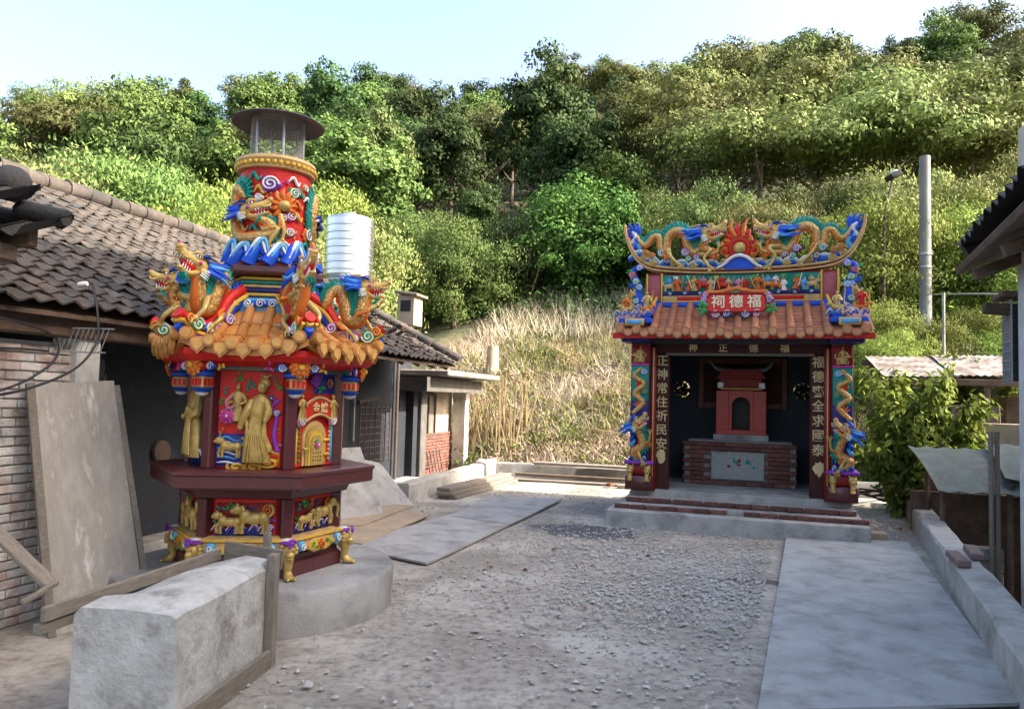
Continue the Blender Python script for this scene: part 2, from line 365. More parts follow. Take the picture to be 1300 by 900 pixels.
# ------------------------------------------------------------------ foliage
def leaf_mat(name, c1, c2, c3=None, trans=.35, ws=.35):
    m = bpy.data.materials.new(name); m.use_nodes = True; nt = m.node_tree; nt.nodes.clear(); L = nt.links
    g = nd(nt, 'ShaderNodeNewGeometry'); n1 = nd(nt, 'ShaderNodeTexNoise', Scale=ws, Detail=3); L.new(g.outputs['Position'], n1.inputs['Vector'])
    rp = nd(nt, 'ShaderNodeMapRange'); rp.inputs['From Min'].default_value = .3; rp.inputs['From Max'].default_value = .7; L.new(n1.outputs['Fac'], rp.inputs['Value'])
    mx = nd(nt, 'ShaderNodeMix', data_type='RGBA'); mx.inputs['A'].default_value = (*c1, 1); mx.inputs['B'].default_value = (*c2, 1); L.new(rp.outputs[0], mx.inputs['Factor'])
    ri = nd(nt, 'ShaderNodeMapRange'); ri.inputs['To Min'].default_value = .6; ri.inputs['To Max'].default_value = 1.35; L.new(g.outputs['Random Per Island'], ri.inputs['Value'])
    oi = nd(nt, 'ShaderNodeObjectInfo'); ro = nd(nt, 'ShaderNodeMapRange'); ro.inputs['To Min'].default_value = .58; ro.inputs['To Max'].default_value = 1.4; L.new(oi.outputs['Random'], ro.inputs['Value'])
    mu = nd(nt, 'ShaderNodeMath', operation='MULTIPLY'); L.new(ri.outputs[0], mu.inputs[0]); L.new(ro.outputs[0], mu.inputs[1])
    hs = nd(nt, 'ShaderNodeHueSaturation', Saturation=.9); L.new(mx.outputs['Result'], hs.inputs['Color']); L.new(mu.outputs[0], hs.inputs['Value'])
    hr = nd(nt, 'ShaderNodeMapRange'); hr.inputs['To Min'].default_value = .455; hr.inputs['To Max'].default_value = .502; L.new(oi.outputs['Random'], hr.inputs['Value']); L.new(hr.outputs[0], hs.inputs['Hue'])
    d = nd(nt, 'ShaderNodeBsdfPrincipled', Roughness=.65); d.inputs['Specular IOR Level'].default_value = .14; L.new(hs.outputs[0], d.inputs['Base Color'])
    t = nd(nt, 'ShaderNodeBsdfTranslucent'); L.new(hs.outputs[0], t.inputs['Color'])
    ms = nd(nt, 'ShaderNodeMixShader'); ms.inputs[0].default_value = trans; L.new(d.outputs[0], ms.inputs[1]); L.new(t.outputs[0], ms.inputs[2])
    o = nd(nt, 'ShaderNodeOutputMaterial'); L.new(ms.outputs[0], o.inputs[0]); return m
LM = {
 'dark': leaf_mat('dark_evergreen_leaves', (.020,.054,.012), (.042,.092,.018), trans=.2),
 'camphor': leaf_mat('glossy_camphor_leaves', (.030,.105,.012), (.065,.165,.018), trans=.2, ws=.9),
 'mid': leaf_mat('mid_green_leaves', (.052,.110,.020), (.095,.158,.030), trans=.22),
 'light': leaf_mat('feathery_yellow_green_leaves', (.105,.165,.034), (.145,.195,.048), trans=.25),
 'olive': leaf_mat('olive_leaves', (.070,.100,.026), (.115,.135,.040), trans=.22),
 'lime': leaf_mat('bright_lime_leaves', (.115,.205,.022), (.185,.25,.036), trans=.28),
 'bamboo': leaf_mat('bamboo_leaves', (.10,.16,.034), (.19,.195,.055), ws=.8, trans=.25),
 'near': leaf_mat('fresh_green_shrub_leaves', (.13,.27,.018), (.22,.35,.03), ws=2.0, trans=.3),
 'dead': leaf_mat('dead_brown_leaves', (.17,.105,.06), (.25,.17,.10), trans=.15, ws=1.2),
 'straw': leaf_mat('dry_straw', (.58,.53,.37), (.44,.37,.23), trans=.2, ws=1.2),
 'grass': leaf_mat('green_grass', (.15,.21,.03), (.24,.26,.05), trans=.3, ws=1.2),
}
def quads_mesh(name, V):
    V = np.asarray(V, dtype=np.float32); n = V.shape[0]
    me = bpy.data.meshes.new(name)
    me.vertices.add(n*4); me.vertices.foreach_set('co', V.reshape(-1))
    me.loops.add(n*4); me.loops.foreach_set('vertex_index', np.arange(n*4, dtype=np.int32))
    me.polygons.add(n); me.polygons.foreach_set('loop_start', np.arange(0, n*4, 4, dtype=np.int32))
    try: me.polygons.foreach_set('loop_total', np.full(n, 4, dtype=np.int32))
    except Exception: pass
    me.update(calc_edges=True); me.validate(); return me
def unit(a): return a/np.maximum(1e-9, np.linalg.norm(a, axis=-1, keepdims=True))
def leaves(rg, pos, nrm, ln, wd, droop=.3, dirs=None):
    n = len(pos); rd = unit(rg.normal(size=(n,3))) if dirs is None else dirs
    t = rd - nrm*np.sum(rd*nrm, axis=1, keepdims=True); t[:,2] -= droop; t = unit(t)
    s = unit(np.cross(nrm, t)); ln = np.broadcast_to(ln, (n,))[:,None]; wd = np.broadcast_to(wd, (n,))[:,None]
    b = pos - t*ln*.5; mid = pos - nrm*ln*.06*0
    return np.stack([b, mid + s*wd*.5 + nrm*ln*.07, b + t*ln - nrm*ln*.05, mid - s*wd*.5 + nrm*ln*.07], axis=1)
def crown(name, seed, rad, hz, zc, clumps, per, ln, wr=.5, flat=1.0, upper=.35, fill=.12, droop=.3, clr=(.22,.4)):
    rg = np.random.default_rng(seed); out = []
    for k in range(clumps):
        d = unit(rg.normal(size=(1,3)))[0]
        if d[2] < -upper: d[2] = -d[2]*.6
        rr = rg.uniform(.45, .92) if rg.random() > fill else rg.uniform(0, .45)
        c = d*np.array([rad, rad, hz])*rr; c[2] += zc
        cr = rad*rg.uniform(*clr)
        p = unit(rg.normal(size=(per,3))); p[:,2] = np.where(p[:,2] < -.45, -p[:,2]*.5, p[:,2])
        shell = rg.uniform(.55, 1.12, size=(per,1))
        pos = c + p*shell*cr*np.array([1,1,flat])
        nrm = unit(p*1.15 + d*.3 + np.array([0,0,.25]) + rg.normal(size=(per,3))*.33)
        out.append(leaves(rg, pos, nrm, ln*rg.uniform(.6,1.25,size=per), ln*wr*rg.uniform(.7,1.2,size=per), droop))
    return quads_mesh(name, np.concatenate(out))
def trunk_mesh(name, seed, h, r0, spread, nb=6, lean=.3):
    r = random.Random(seed); mb = MB()
    top = Vector((r.uniform(-lean,lean), r.uniform(-lean,lean), h))
    main = catmull([(0,0,-.5), (top.x*.1+.05, top.y*.3, h*.3), (top.x*.6, top.y*.5, h*.65), top], 4)
    mb.tube(main, [r0*1.2, r0, r0*.7, r0*.25], 7)
    for k in range(nb):
        i = r.randint(int(len(main)*.35), len(main)-3); b = main[i]; a = r.uniform(0, 2*PI); l = spread*r.uniform(.5,.95)
        e = b + Vector((math.cos(a)*l, math.sin(a)*l, l*r.uniform(.25,.9)))
        mb.tube(catmull([b, (b+e)/2 + Vector((0,0,-.08*l)), e], 4), [r0*.5, r0*.3, r0*.08], 5)
    return mb.mesh(name, 60)
CR = {}
for i in range(3):
    CR['round%d' % i] = (crown('crown', 10+i, 2.6, 2.5, 3.3, 75, 125, .22, upper=.7, clr=(.16,.30)), trunk_mesh('trunk', 10+i, 4.2, .16, 2.0))
    CR['airy%d' % i] = (crown('crown', 20+i, 3.4, 1.5, 4.7, 85, 105, .20, flat=.42, upper=.4, fill=.2, wr=.55, droop=.1, clr=(.18,.32)), trunk_mesh('trunk', 20+i, 4.4, .14, 2.9, 9))
    CR['tall%d' % i] = (crown('crown', 30+i, 1.9, 3.4, 4.6, 70, 130, .22, upper=.7, droop=.55, clr=(.22,.40)), trunk_mesh('trunk', 30+i, 6.0, .15, 1.4))
    CR['fern%d' % i] = (crown('crown', 40+i, 2.5, 2.2, 2.2, 90, 200, .185, wr=.36, upper=1.0, droop=.8, clr=(.22,.42)), trunk_mesh('trunk', 40+i, 3.6, .1, 1.6, 8))
for i in range(2):
    CR['fine%d' % i] = (crown('crown', 60+i, 2.5, 2.2, 2.2, 95, 300, .135, wr=.36, upper=1.0, droop=.7, clr=(.18,.36)), trunk_mesh('trunk', 60+i, 3.6, .1, 1.6, 8))
CR['dense0'] = (crown('crown', 50, 2.9, 2.75, 2.75, 120, 150, .19, upper=1.0, fill=.08, clr=(.16,.30)), trunk_mesh('trunk', 50, 3.8, .2, 2.0))
CR['dense1'] = (crown('crown', 51, 2.5, 2.9, 3.1, 100, 150, .19, upper=1.0, fill=.08, clr=(.16,.30)), trunk_mesh('trunk', 51, 3.8, .2, 2.0))
CRM = {}
def tree(kind, mat, x, y, s, label, group=None, cat='tree', name=None, z=None, sz=None, rz=None):
    key = (kind, mat)
    if key not in CRM:
        me = CR[kind][0].copy(); me.materials.clear(); me.materials.append(LM[mat]); CRM[key] = me
    if z is None: z = hgt(x, y) - .05
    o = thing(name or 'hillside_tree', label, cat, (x, y, z), rnd.uniform(0, 6.28) if rz is None else rz, group)
    o.scale = (s, s, s*(sz or 1))
    tr = CR[kind][1]
    mobj('trunk', tr, M_['bark'], o); mobj('crown', CRM[key], None, o)
    return o
KINDS = [('round','dark','dense dark evergreen tree on the forested hillside'), ('tall','dark','tall narrow dark tree rising from the forested hillside'), ('round','mid','rounded mid-green tree on the forested hillside'),
         ('airy','olive','spreading olive-green tree on the forested hillside'), ('airy','light','feathery flat-topped yellow-green tree on the hillside'), ('tall','mid','tall mid-green tree draped with creepers on the hillside'),
         ('tall','olive','tall dull olive tree on the forested hillside')]
placed = []
def scatter(n, amin, amax, smin, smax, gap, umin=-.95, umax=.95, wts=None, tries=6000):
    c = 0
    for _ in range(tries):
        if c >= n: break
        d = math.sqrt(rnd.uniform(amin*amin, amax*amax)); u = rnd.uniform(umin, umax); x, y = u*d, d
        a = x*SA + y*CA
        if a < amin*.8: continue
        if any((x-p[0])**2 + (y-p[1])**2 < (gap*(.5+.5*p[2]))**2 for p in placed): continue
        k, m, lab = rnd.choices(KINDS, weights=wts(u, d))[0]
        s = rnd.uniform(smin, smax)
        tree('%s%d' % (k, rnd.randint(0,2)), m, x, y, s, lab, lab.split(' on ')[0].split(' rising')[0].split(' draped')[0] + 's of the wooded hill', sz=rnd.uniform(.78,1.22) if k != 'tall' else rnd.uniform(.7,.95))
        placed.append((x, y, s)); c += 1
def wt(u, d):
    right = u > .12
    if d < 62 and right: return [.5, .3, 1.2, 1.2, 4.5, .5, .3]
    if d < 50 and u < -.3: return [.3, .2, 1, 1.6, 1.0, 1.0, .5]
    return [2.2, 1.8, 1.6, .8, .7, 1.4, .5]
# named trees of the photograph first
def plant(px, d, kind, mat, s, label, sz=None, cat='tree', name=None, rz=None):
    x = (px-650)/FPX*d; placed.append((x, d, s)); return tree(kind, mat, x, d, s, label, None, cat, name, None, sz, rz)
plant(735, 29.5, 'dense0', 'camphor', 1.0, 'glossy dark round-crowned tree standing alone at the top of the dry bank', sz=.92, name='camphor_tree')
plant(785, 31.5, 'dense1', 'camphor', .92, 'glossy dark tree with lit top close behind the lone round-crowned tree', sz=1.12, name='camphor_tree')
plant(575, 27.5, 'fine0', 'mid', 1.0, 'bushy green shrub with drooping leaves above the straw-covered bank', sz=.9, name='hillside_shrub', cat='shrub')
plant(650, 29.5, 'fern1', 'dark', .8, 'dark green shrub between the bushy shrub and the lone round tree', name='hillside_shrub', cat='shrub')
plant(520, 31, 'fine1', 'mid', 1.0, 'leafy green shrub behind the end of the old tiled roof', name='hillside_shrub', cat='shrub')
plant(565, 44, 'tall0', 'dark', 1.25, 'tall dark cone-shaped tree draped with creepers above the bushy shrub', name='creeper_tree')
plant(470, 40, 'tall1', 'olive', 1.15, 'creeper-draped olive tree behind the steel water tank', name='creeper_tree')
for i, (px, d, k, m, s) in enumerate([(60,19,'fine0','bamboo',1.3),(130,22,'fine1','mid',1.35),(205,21,'fine0','near',1.3),(262,20.5,'fine0','bamboo',1.2),(300,24,'fine1','lime',1.3),(420,23,'fine0','bamboo',1.1),(15,24,'fine0','olive',1.6),(-40,20,'fine1','bamboo',1.4),(165,28,'fine0','mid',1.6),(85,29,'fine1','olive',1.7),(390,30,'fine0','lime',1.3)]):
    x = (px-650)/FPX*d; placed.append((x, d, s)); tree(k, m, x, d, s, 'leafy yellow-green thicket tree growing behind the old tiled roof', 'thicket trees behind the old roof', name='thicket_tree')
for i, (px, d, k, s) in enumerate([(905,34,'airy0',1.15),(960,31,'airy1',1.15),(1030,33,'airy2',1.2),(1110,30,'airy0',1.25),(1180,32,'airy1',1.3),(1240,30,'airy2',1.1),(860,38,'airy1',1.3),(1000,39,'airy0',1.4),(1130,38,'airy2',1.4),(1300,34,'airy1',1.2)]):
    x = (px-650)/FPX*d; placed.append((x, d, s)); tree(k, 'light', x, d, s, 'feathery flat-topped yellow-green tree on the slope behind the shrine', 'feathery trees behind the shrine', name='feathery_tree')
for i, (px, d, k, m, s) in enumerate([(1105,22,'fine0','lime',.95),(1215,23,'fine1','lime',1.0),(1150,25,'fine1','bamboo',1.15),(1270,21,'fine0','lime',.9),(1050,26,'fine1','mid',1.1),(900,27,'fine1','mid',1.0),(985,25,'fine0','bamboo',.95),(1320,24,'fine1','bamboo',1.2),(845,30,'fine1','light',1.0)]):
    x = (px-650)/FPX*d; placed.append((x, d, s)); tree(k, m, x, d, s, 'bright lime-green bush on the slope around the concrete pole', 'bushes around the pole', 'shrub', 'slope_bush')
for i, (px, d, k, m, s) in enumerate([(1125,17.5,'fine1','lime',.46),(1165,18.5,'fine0','lime',.5),(1210,18,'fine1','bamboo',.42),(1250,19,'fine1','lime',.45),(1100,19,'fine1','lime',.5),(1285,18,'fine0','lime',.45)]):
    x = (px-650)/FPX*d; tree(k, m, x, d, s, 'low bright bush in front of the concrete pole above the shed roof', 'low bushes above the shed roof', 'shrub', 'slope_bush')
scatter(80, 33, 60, .6, 1.6, 4.0, wts=wt)
scatter(120, 60, 90, .8, 1.95, 4.8, wts=wt)
scatter(95, 88, 124, 1.0, 2.0, 6.0, wts=wt)
# underwood that reads as one mass
rg = np.random.default_rng(5)
def underwood(name, n, dmin, dmax, ln, mat, label, amin=24, spread=.5, seed=1, umin=-.9, umax=.9):
    rg = np.random.default_rng(seed); P = []
    while len(P) < n:
        d = math.sqrt(rg.uniform(dmin*dmin, dmax*dmax)); x, y = rg.uniform(umin, umax)*d, d
        if x*SA + y*CA < amin: continue
        z0 = hgt(x, y)
        for _ in range(24):
            P.append((x+rg.normal()*.7, y+rg.normal()*.7, z0 + abs(rg.normal())*spread))
    P = np.array(P[:n]); nrm = unit(rg.normal(size=(n,3))*.6 + np.array([0,-.3,1.0]))
    V = leaves(rg, P, nrm, ln*rg.uniform(.6,1.3,size=n), ln*.5*rg.uniform(.6,1.2,size=n), .4)
    return tag(mobj(name, quads_mesh(name, V), LM[mat]), label, 'undergrowth', kind='stuff')
underwood('underwood', 60000, 30, 125, .36, 'dark', 'dark leafy undergrowth between the trees of the hillside', 33, 1.0, 3)
underwood('underwood', 24000, 30, 110, .30, 'mid', 'mid-green scrub scattered under the trees of the hillside', 34, 1.3, 4)
underwood('creeper_cover', 16000, 18, 34, .2, 'dark', 'dark green creepers covering the slope below the trees', 26, .45, 6, -.4, .3)
underwood('creeper_cover', 14000, 14, 30, .18, 'near', 'bright weeds on the slope right of the shrine', 18.5, .5, 8, .42, .9)
underwood('creeper_cover', 14000, 15, 30, .2, 'mid', 'green scrub on the slope behind the old house', 17.5, .9, 9, -.95, -.3)
# dry grass of the bank
def blades(name, n, region, ln, wd, mat, label, seed, lay=.6, cat='grass', patch=None):
    rg = np.random.default_rng(seed); P = []; 
    while len(P) < n:
        a = rg.uniform(region[0], region[1]); b_ = rg.uniform(region[2], region[3]); x, y = yard_pt(a, b_)
        if patch is not None and mnoise.noise(Vector((x*.45, y*.45, patch))) < rg.uniform(-.25,.25): continue
        P.append((x, y, hgt(x, y)-.02))
    P = np.array(P); ang = rg.uniform(0, 2*PI, n); l = ln*rg.uniform(.4,1.3,n); tilt = rg.uniform(.1, 1.35, n)*lay + .1
    d = np.stack([np.cos(ang)*np.sin(tilt), np.sin(ang)*np.sin(tilt), np.cos(tilt)], 1)
    s = unit(np.cross(d, rg.normal(size=(n,3))))*(wd*rg.uniform(.6,1.4,n))[:,None]
    tip = P + d*l[:,None]; tip[:,2] -= l*.10; midp = P + (tip-P)*.5
    V = np.stack([P - s*.5, P + s*.5, midp + s*.45, tip], 1)
    return tag(mobj(name, quads_mesh(name, V), LM[mat]), label, cat, kind='stuff')
blades('dry_grass', 60000, (15.7, 31, -9.5, 3.2), .48, .022, 'straw', 'pale dry grass lying over the sunlit bank', 11, 1.15)
blades('green_grass', 22000, (15.7, 30, -9, 3.2), .42, .03, 'grass', 'tufts of green grass growing through the straw on the bank', 12, .7, patch=4.0)
blades('plume_grass', 5000, (24, 29, -9, 3.0), .9, .03, 'straw', 'tall pale plume grass along the top of the bank', 13, .45)
blades('dry_grass', 9000, (16, 24, 3.2, 12), .5, .025, 'grass', 'green and yellow grass on the slope right of the shrine', 14, .7)
blades('dark_grass', 9000, (15.6, 17.6, -1.5, 2.6), .5, .03, 'dark', 'dark green weeds behind the back kerb beside the shrine', 15, .7)

def weeds(name, n, reg, ln, mat, label, seed, thr):
    rg = np.random.default_rng(seed); P = []
    while len(P) < n:
        x, y = yard_pt(rg.uniform(reg[0], reg[1]), rg.uniform(reg[2], reg[3]))
        if mnoise.noise(Vector((x*.55, y*.55, seed*1.7))) < thr + rg.uniform(-.1,.1): continue
        z = hgt(x, y)
        for _ in range(10): P.append((x+rg.normal()*.14, y+rg.normal()*.14, z + abs(rg.normal())*.13))
    P = np.array(P[:n]); nrm = unit(rg.normal(size=(n,3))*.7 + np.array([.1,-.4,1.0]))
    return tag(mobj(name, quads_mesh(name, leaves(rg, P, nrm, ln*rg.uniform(.6,1.3,size=n), ln*.45*rg.uniform(.6,1.2,size=n), .3)), LM[mat]), label, 'weeds', kind='stuff')
weeds('bank_weeds', 9000, (16, 29, -8.5, 3.2), .13, 'lime', 'lime-green weeds in patches on the straw bank', 21, .18)
weeds('bank_weeds', 7000, (15.7, 27, -8.5, 3.2), .14, 'mid', 'darker green creeping weeds in hollows of the bank', 22, .28)
weeds('dead_leaves', 9000, (15.7, 28, -8.5, 3.2), .12, 'dead', 'brown dead leaves and cuttings on the bank', 23, .12)
# ------------------------------------------------------------------ old tiled house on the left
def text_mesh(ch, size, ext=.004):
    cu = bpy.data.curves.new('t', 'FONT'); cu.body = ch; cu.size = size; cu.extrude = ext; cu.align_x = 'CENTER'; cu.align_y = 'CENTER'; cu.resolution_u = 3; cu.offset = size*.012
    o = bpy.data.objects.new('t', cu); COL.objects.link(o)
    dg = bpy.context.evaluated_depsgraph_get(); me = bpy.data.meshes.new_from_object(o.evaluated_get(dg))
    bpy.data.objects.remove(o); bpy.data.curves.remove(cu)
    me.transform(Matrix.Rotation(PI/2, 4, 'X')); return me
TEXT_ROT = Matrix.Identity(4)

def tile_mesh(name, w, l, amp, th=.016, seg=6):
    mb = MB(); vs, fs = [], []
    def prof(t): return amp*(math.cos(2*PI*t)*.5+.5) if t < 1 else amp
    n = seg+1
    for (y, dz) in ((0, 0), (l, -.018)):
        for k in range(n): vs.append((w*1.04*(k/seg-.5), y, prof(k/seg)+dz))
    for k in range(n): vs.append((w*1.04*(k/seg-.5), 0, prof(k/seg)-th))
    for k in range(seg): fs.append((k, k+1, n+k+1, n+k)); fs.append((2*n+k, 2*n+k+1, k+1, k))
    mb.add(vs, fs); return mb.mesh(name, 50)
def tiled_slope(parent, M, width, slope_len, tw, exp, amp, mat, maxparts=300, seed=1, order=None, skip=None):
    """tiles on a slope: local x across the slope (along the eave), y up the slope, z outward"""
    r = random.Random(seed); base = tile_mesh('roof_tile', tw, exp*1.25, amp)
    base.materials.append(mat)
    cols = int(width/tw); rows = int(slope_len/exp); spots = []
    for j in range(rows):
        for i in range(cols):
            x = (i+.5)*tw; y = j*exp
            if skip and skip(x, y): continue
            spots.append((x, y))
    if order: spots.sort(key=order)
    stuff = MB(); bv = [tuple(v.co) for v in base.vertices]; bf = [tuple(p.vertices) for p in base.polygons]
    for k, (x, y) in enumerate(spots):
        T = M @ Matrix.Translation((x + r.uniform(-.008,.008), y + r.uniform(-.02,.02), r.uniform(0,.012))) @ Matrix.Rotation(r.uniform(-.03,.03), 4, 'Z') @ Matrix.Rotation(.05+r.uniform(-.02,.03), 4, 'X').inverted()
        if k < maxparts: mobj('roof_tile', base, None, parent, None, T)
        else: stuff.add(bv, bf, T)
    if stuff.v: tag(stuff.build('roof_tile_field', mat, parent, 50), kind='stuff')

HZ = R(-15.6); HO = Vector((-3.187, 5.76, 0))
HM = Matrix.Translation(HO) @ Matrix.Rotation(HZ, 4, 'Z')
house = thing('old_house', 'old single-storey house with weathered tile roof and dark rendered wall', 'house', HO, HZ)
EZ, RZ_, RX = 2.19, 4.07, -3.47       # eave height, ridge height, ridge offset
# walls
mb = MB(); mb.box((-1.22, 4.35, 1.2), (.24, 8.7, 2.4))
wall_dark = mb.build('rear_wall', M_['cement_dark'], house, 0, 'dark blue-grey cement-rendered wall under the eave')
MB().box((-1.4, 8.60, 1.05), (.9, .2, 2.1)).build('cross_wall', M_['cement_dark'], house, 0); MB().box((-.6, .12, 1.0), (1.0, .2, 2.0)).build('cross_wall', M_['cement_dark'], house, 0)
mb = MB(); mb.box((-.137, -1.8, .98), (.14, 3.6, 1.96)); bw = mb.build('brick_wall', M_['whitewash'], house, 0, 'whitewashed brick wall with patches of bare red brick')
bm_ = MB().bbox((0,0,0), (.07, .215, .055), .006).mesh('brick', 0); bm_.materials.append(M_['wbrick'])
r = random.Random(3); cnt = 0
for j in range(30):
    for i in range(9):
        y = -.13 - i*.225 + (.11 if j % 2 else 0); z = .035 + j*.0645
        if y > -.10: continue
        mobj('brick', bm_, None, bw, None, Matrix.Translation((-.075 + r.uniform(-.005,.006), y, z)) @ Matrix.Rotation(r.uniform(-.02,.02), 4, 'X')); cnt += 1
mb = MB(); mb.bbox((-.10, -.06, 1.08), (.26, .22, 2.16), .02); mb.build('corner_pier', M_['whitewash'], house, 30, 'white-painted pier at the end of the brick wall')
# beams, posts and rafters under the eave
mb = MB(); mb.bbox((.0, -.1, 2.10), (.13, 2.5, .2), .012); mb.build('eave_beam', M_['wood_d'], house, 30)
for y in [k*.62 - 3.0 for k in range(18)]:
    MB().tube([(.05, y, 2.13), (-1.5, y, 2.13 + 1.55*(RZ_-EZ)/(.15-RX))], .045, 7).build('rafter', M_['wood_d'], house)
mb = MB(); mb.box((-2.4, 4.4, 2.26), (2.2, 8.6, .05)); mb.build('ceiling_board', M_['wood_d'], house, 0)
# roof
SL = math.hypot(.2-RX, RZ_-EZ); ang = math.atan2(RZ_-EZ, .2-RX)
roof_b = MB(); 
roof_b.add([(.14,-3.9,EZ-.03),(.14,7.85,EZ-.03),(RX,7.85,RZ_-.03),(RX,-3.9,RZ_-.03),(.14,-3.9,EZ-.06),(.14,7.85,EZ-.06),(RX,7.85,RZ_-.08),(RX,-3.9,RZ_-.08)],
           [(0,1,2,3),(7,6,5,4),(0,4,5,1),(1,5,6,2),(3,7,4,0),(2,6,7,3)])
roof_b.add([(RX,-3.9,RZ_-.03),(RX,7.85,RZ_-.03),(RX-3.4,7.85,EZ+.1),(RX-3.4,-3.9,EZ+.1)], [(0,1,2,3)])
roof_b.build('roof_deck', M_['wood_d'], house, 0)
roof_p = bpy.data.objects.new('roof', None); COL.objects.link(roof_p); roof_p.parent = house
# slope frame: x along +Y of the house, y up the slope toward -X
sx = Vector((0,1,0)); sy = Vector((-math.cos(ang), 0, math.sin(ang))); szv = sx.cross(sy)
SM = Matrix(((sx.x,sy.x,szv.x,.2),(sx.y,sy.y,szv.y,-3.9),(sx.z,sy.z,szv.z,EZ+.02),(0,0,0,1)))
if szv.z < 0: SM = Matrix(((sx.x,sy.x,-szv.x,.2),(sx.y,sy.y,-szv.y,-3.9),(sx.z,sy.z,-szv.z,EZ+.02),(0,0,0,1)))
tiled_slope(roof_p, SM, 11.8, SL, .185, .17, .036, M_['oldtile'], 300, 4, order=lambda p: abs(p[0]-5.2) + p[1]*.3)
# ridge rolls
rm = MB().tube([(0,0,0),(0,.36,0)], [.115,.10], 10).mesh('ridge_tile'); rm.materials.append(M_['oldtile'])
for k in range(36):
    mobj('ridge_tile', rm, None, roof_p, None, Matrix.Translation((RX + r.uniform(-.015,.015), -3.9 + k*.325, RZ_+.08 + r.uniform(-.012,.012))) @ Matrix.Rotation(.04, 4, 'X'))
# gable verge tiles at the far end
vm = MB().tube([(0,0,0),(0,.34,0)], [.095,.055], 9).mesh('verge_tile'); vm.materials.append(M_['oldtile'])
for k in range(14):
    p = Vector((.2,0,EZ+.05)) + sy*(k*.3)
    mobj('verge_tile', vm, None, roof_p, None, Matrix.Translation((p.x, 7.78, p.z+.04)) @ Matrix.Rotation(PI/2, 4, 'Z') @ Matrix.Rotation(ang+.04, 4, 'X'))
# broken eave tiles and loose rubble on the far end of the roof
for k in range(10):
    p = Vector((.2,0,EZ+.1)) + sy*r.uniform(.1,1.8)
    MB().bbox((0,0,0), (r.uniform(.12,.3), r.uniform(.1,.25), .03), .008).build('loose_tile', M_['oldtile'], roof_p).matrix_local = Matrix.Translation((p.x, r.uniform(6.2,7.7), p.z+.03)) @ Matrix.Rotation(r.uniform(-.5,.5), 4, 'Y') @ Matrix.Rotation(r.uniform(0,3), 4, 'Z')
# near wing: dark roof corner with timber fascia above the brick wall
wing = bpy.data.objects.new('wing_roof', None); COL.objects.link(wing); wing.parent = house
def hl(px, py, d): return HM.inverted() @ at_d(px, py, d)
w0 = hl(52, 302, 4.6)
MB().bbox((w0.x-.75, w0.y-.05, w0.z), (1.5, .07, .13), .008).build('fascia_board', M_['wood_d'], wing)
MB().bbox((w0.x-.75, w0.y-.75, w0.z-.12), (1.4, 1.3, .1), .01).build('wall_plate', M_['wood_d'], wing)
MB().box((w0.x-.55, w0.y-.75, w0.z*.5+.9), (.5, 1.2, w0.z-1.9+.0)).build('gable_wall', M_['whitewash'], wing, 0)
tm = tile_mesh('roof_tile', .24, .34, .06, .03); tm.materials.append(M_['darktile'])
for j in range(4):
    for i in range(4):
        mobj('roof_tile', tm, None, wing, None, Matrix.Translation((w0.x+.06-i*.23, w0.y-.02-j*.26+.1, w0.z+.10+j*.10+r.uniform(-.01,.02))) @ Matrix.Rotation(PI + r.uniform(-.06,.06), 4, 'Z') @ Matrix.Rotation(-.35, 4, 'X'))
for k in range(4):
    MB().tube([(w0.x+.17-k*.32, w0.y+.02, w0.z+.12), (w0.x-.16-k*.32, w0.y+.0, w0.z+.17)], [.05,.075], 9).build('verge_tile', M_['darktile'], wing)
mbq = MB()
for k in range(7): mbq.ell((w0.x-.12-.11*k + r.uniform(-.02,.02), w0.y-.12+r.uniform(-.03,.03), w0.z+.30+.02*k), (.10,.10,.085), 9, 6)
mbq.ell((w0.x-.12, w0.y-.12, w0.z+.31), (.11,.12,.11), 10, 7); mbq.build('ridge_end', M_['darktile'], wing, 60)
# wall details: electric box, old window, pipe, ledge
MB().bbox((-1.08, 1.0, 1.35), (.05, .5, .85), .01).build('window_frame', M_['wood'], house)
MB().box((-1.055, 1.0, 1.35), (.02, .38, .70)).build('window_pane', surf('green_glass', (.05,.13,.12), (.03,.09,.09), rough=.15, bump=0), house, 0)
MB().lathe([(.10,0),(.13,.02),(.12,.05),(.05,.07)], 14).build('end_cap', M_['wood_d'], house).matrix_local = Matrix.Translation((-1.1, 2.05, .98)) @ Matrix.Rotation(PI/2, 4, 'Y')
MB().bbox((-.92, 4.3, .07), (.32, 8.4, .14), .02).build('wall_ledge', M_['concrete'], house)
MB().tube([(-1.02, 7.9, .1), (-1.02, 7.9, 2.3)], .03, 8).build('drain_pipe', M_['iron'], house)
MB().tube([(-1.04, 6.3, .9), (-1.04, 6.3, 2.25)], .018, 8).build('drain_pipe', M_['gi'], house)
# security grille on the far part of the dark wall
gr = bpy.data.objects.new('security_grille', None); COL.objects.link(gr); gr.parent = house
for k in range(9): MB().tube([(-.99, 6.4, .55+k*.11), (-.99, 7.55, .55+k*.11)], .009, 5).build('bar', M_['iron'], gr)
for k in range(7): MB().tube([(-.98, 6.4+k*.19, .5), (-.98, 6.4+k*.19, 1.5)], .011, 5).build('bar', M_['iron'], gr)
MB().tube([(-.97,6.3,1.52),(-.97,7.0,1.58)], .03, 6).build('top_rail', M_['iron'], gr)

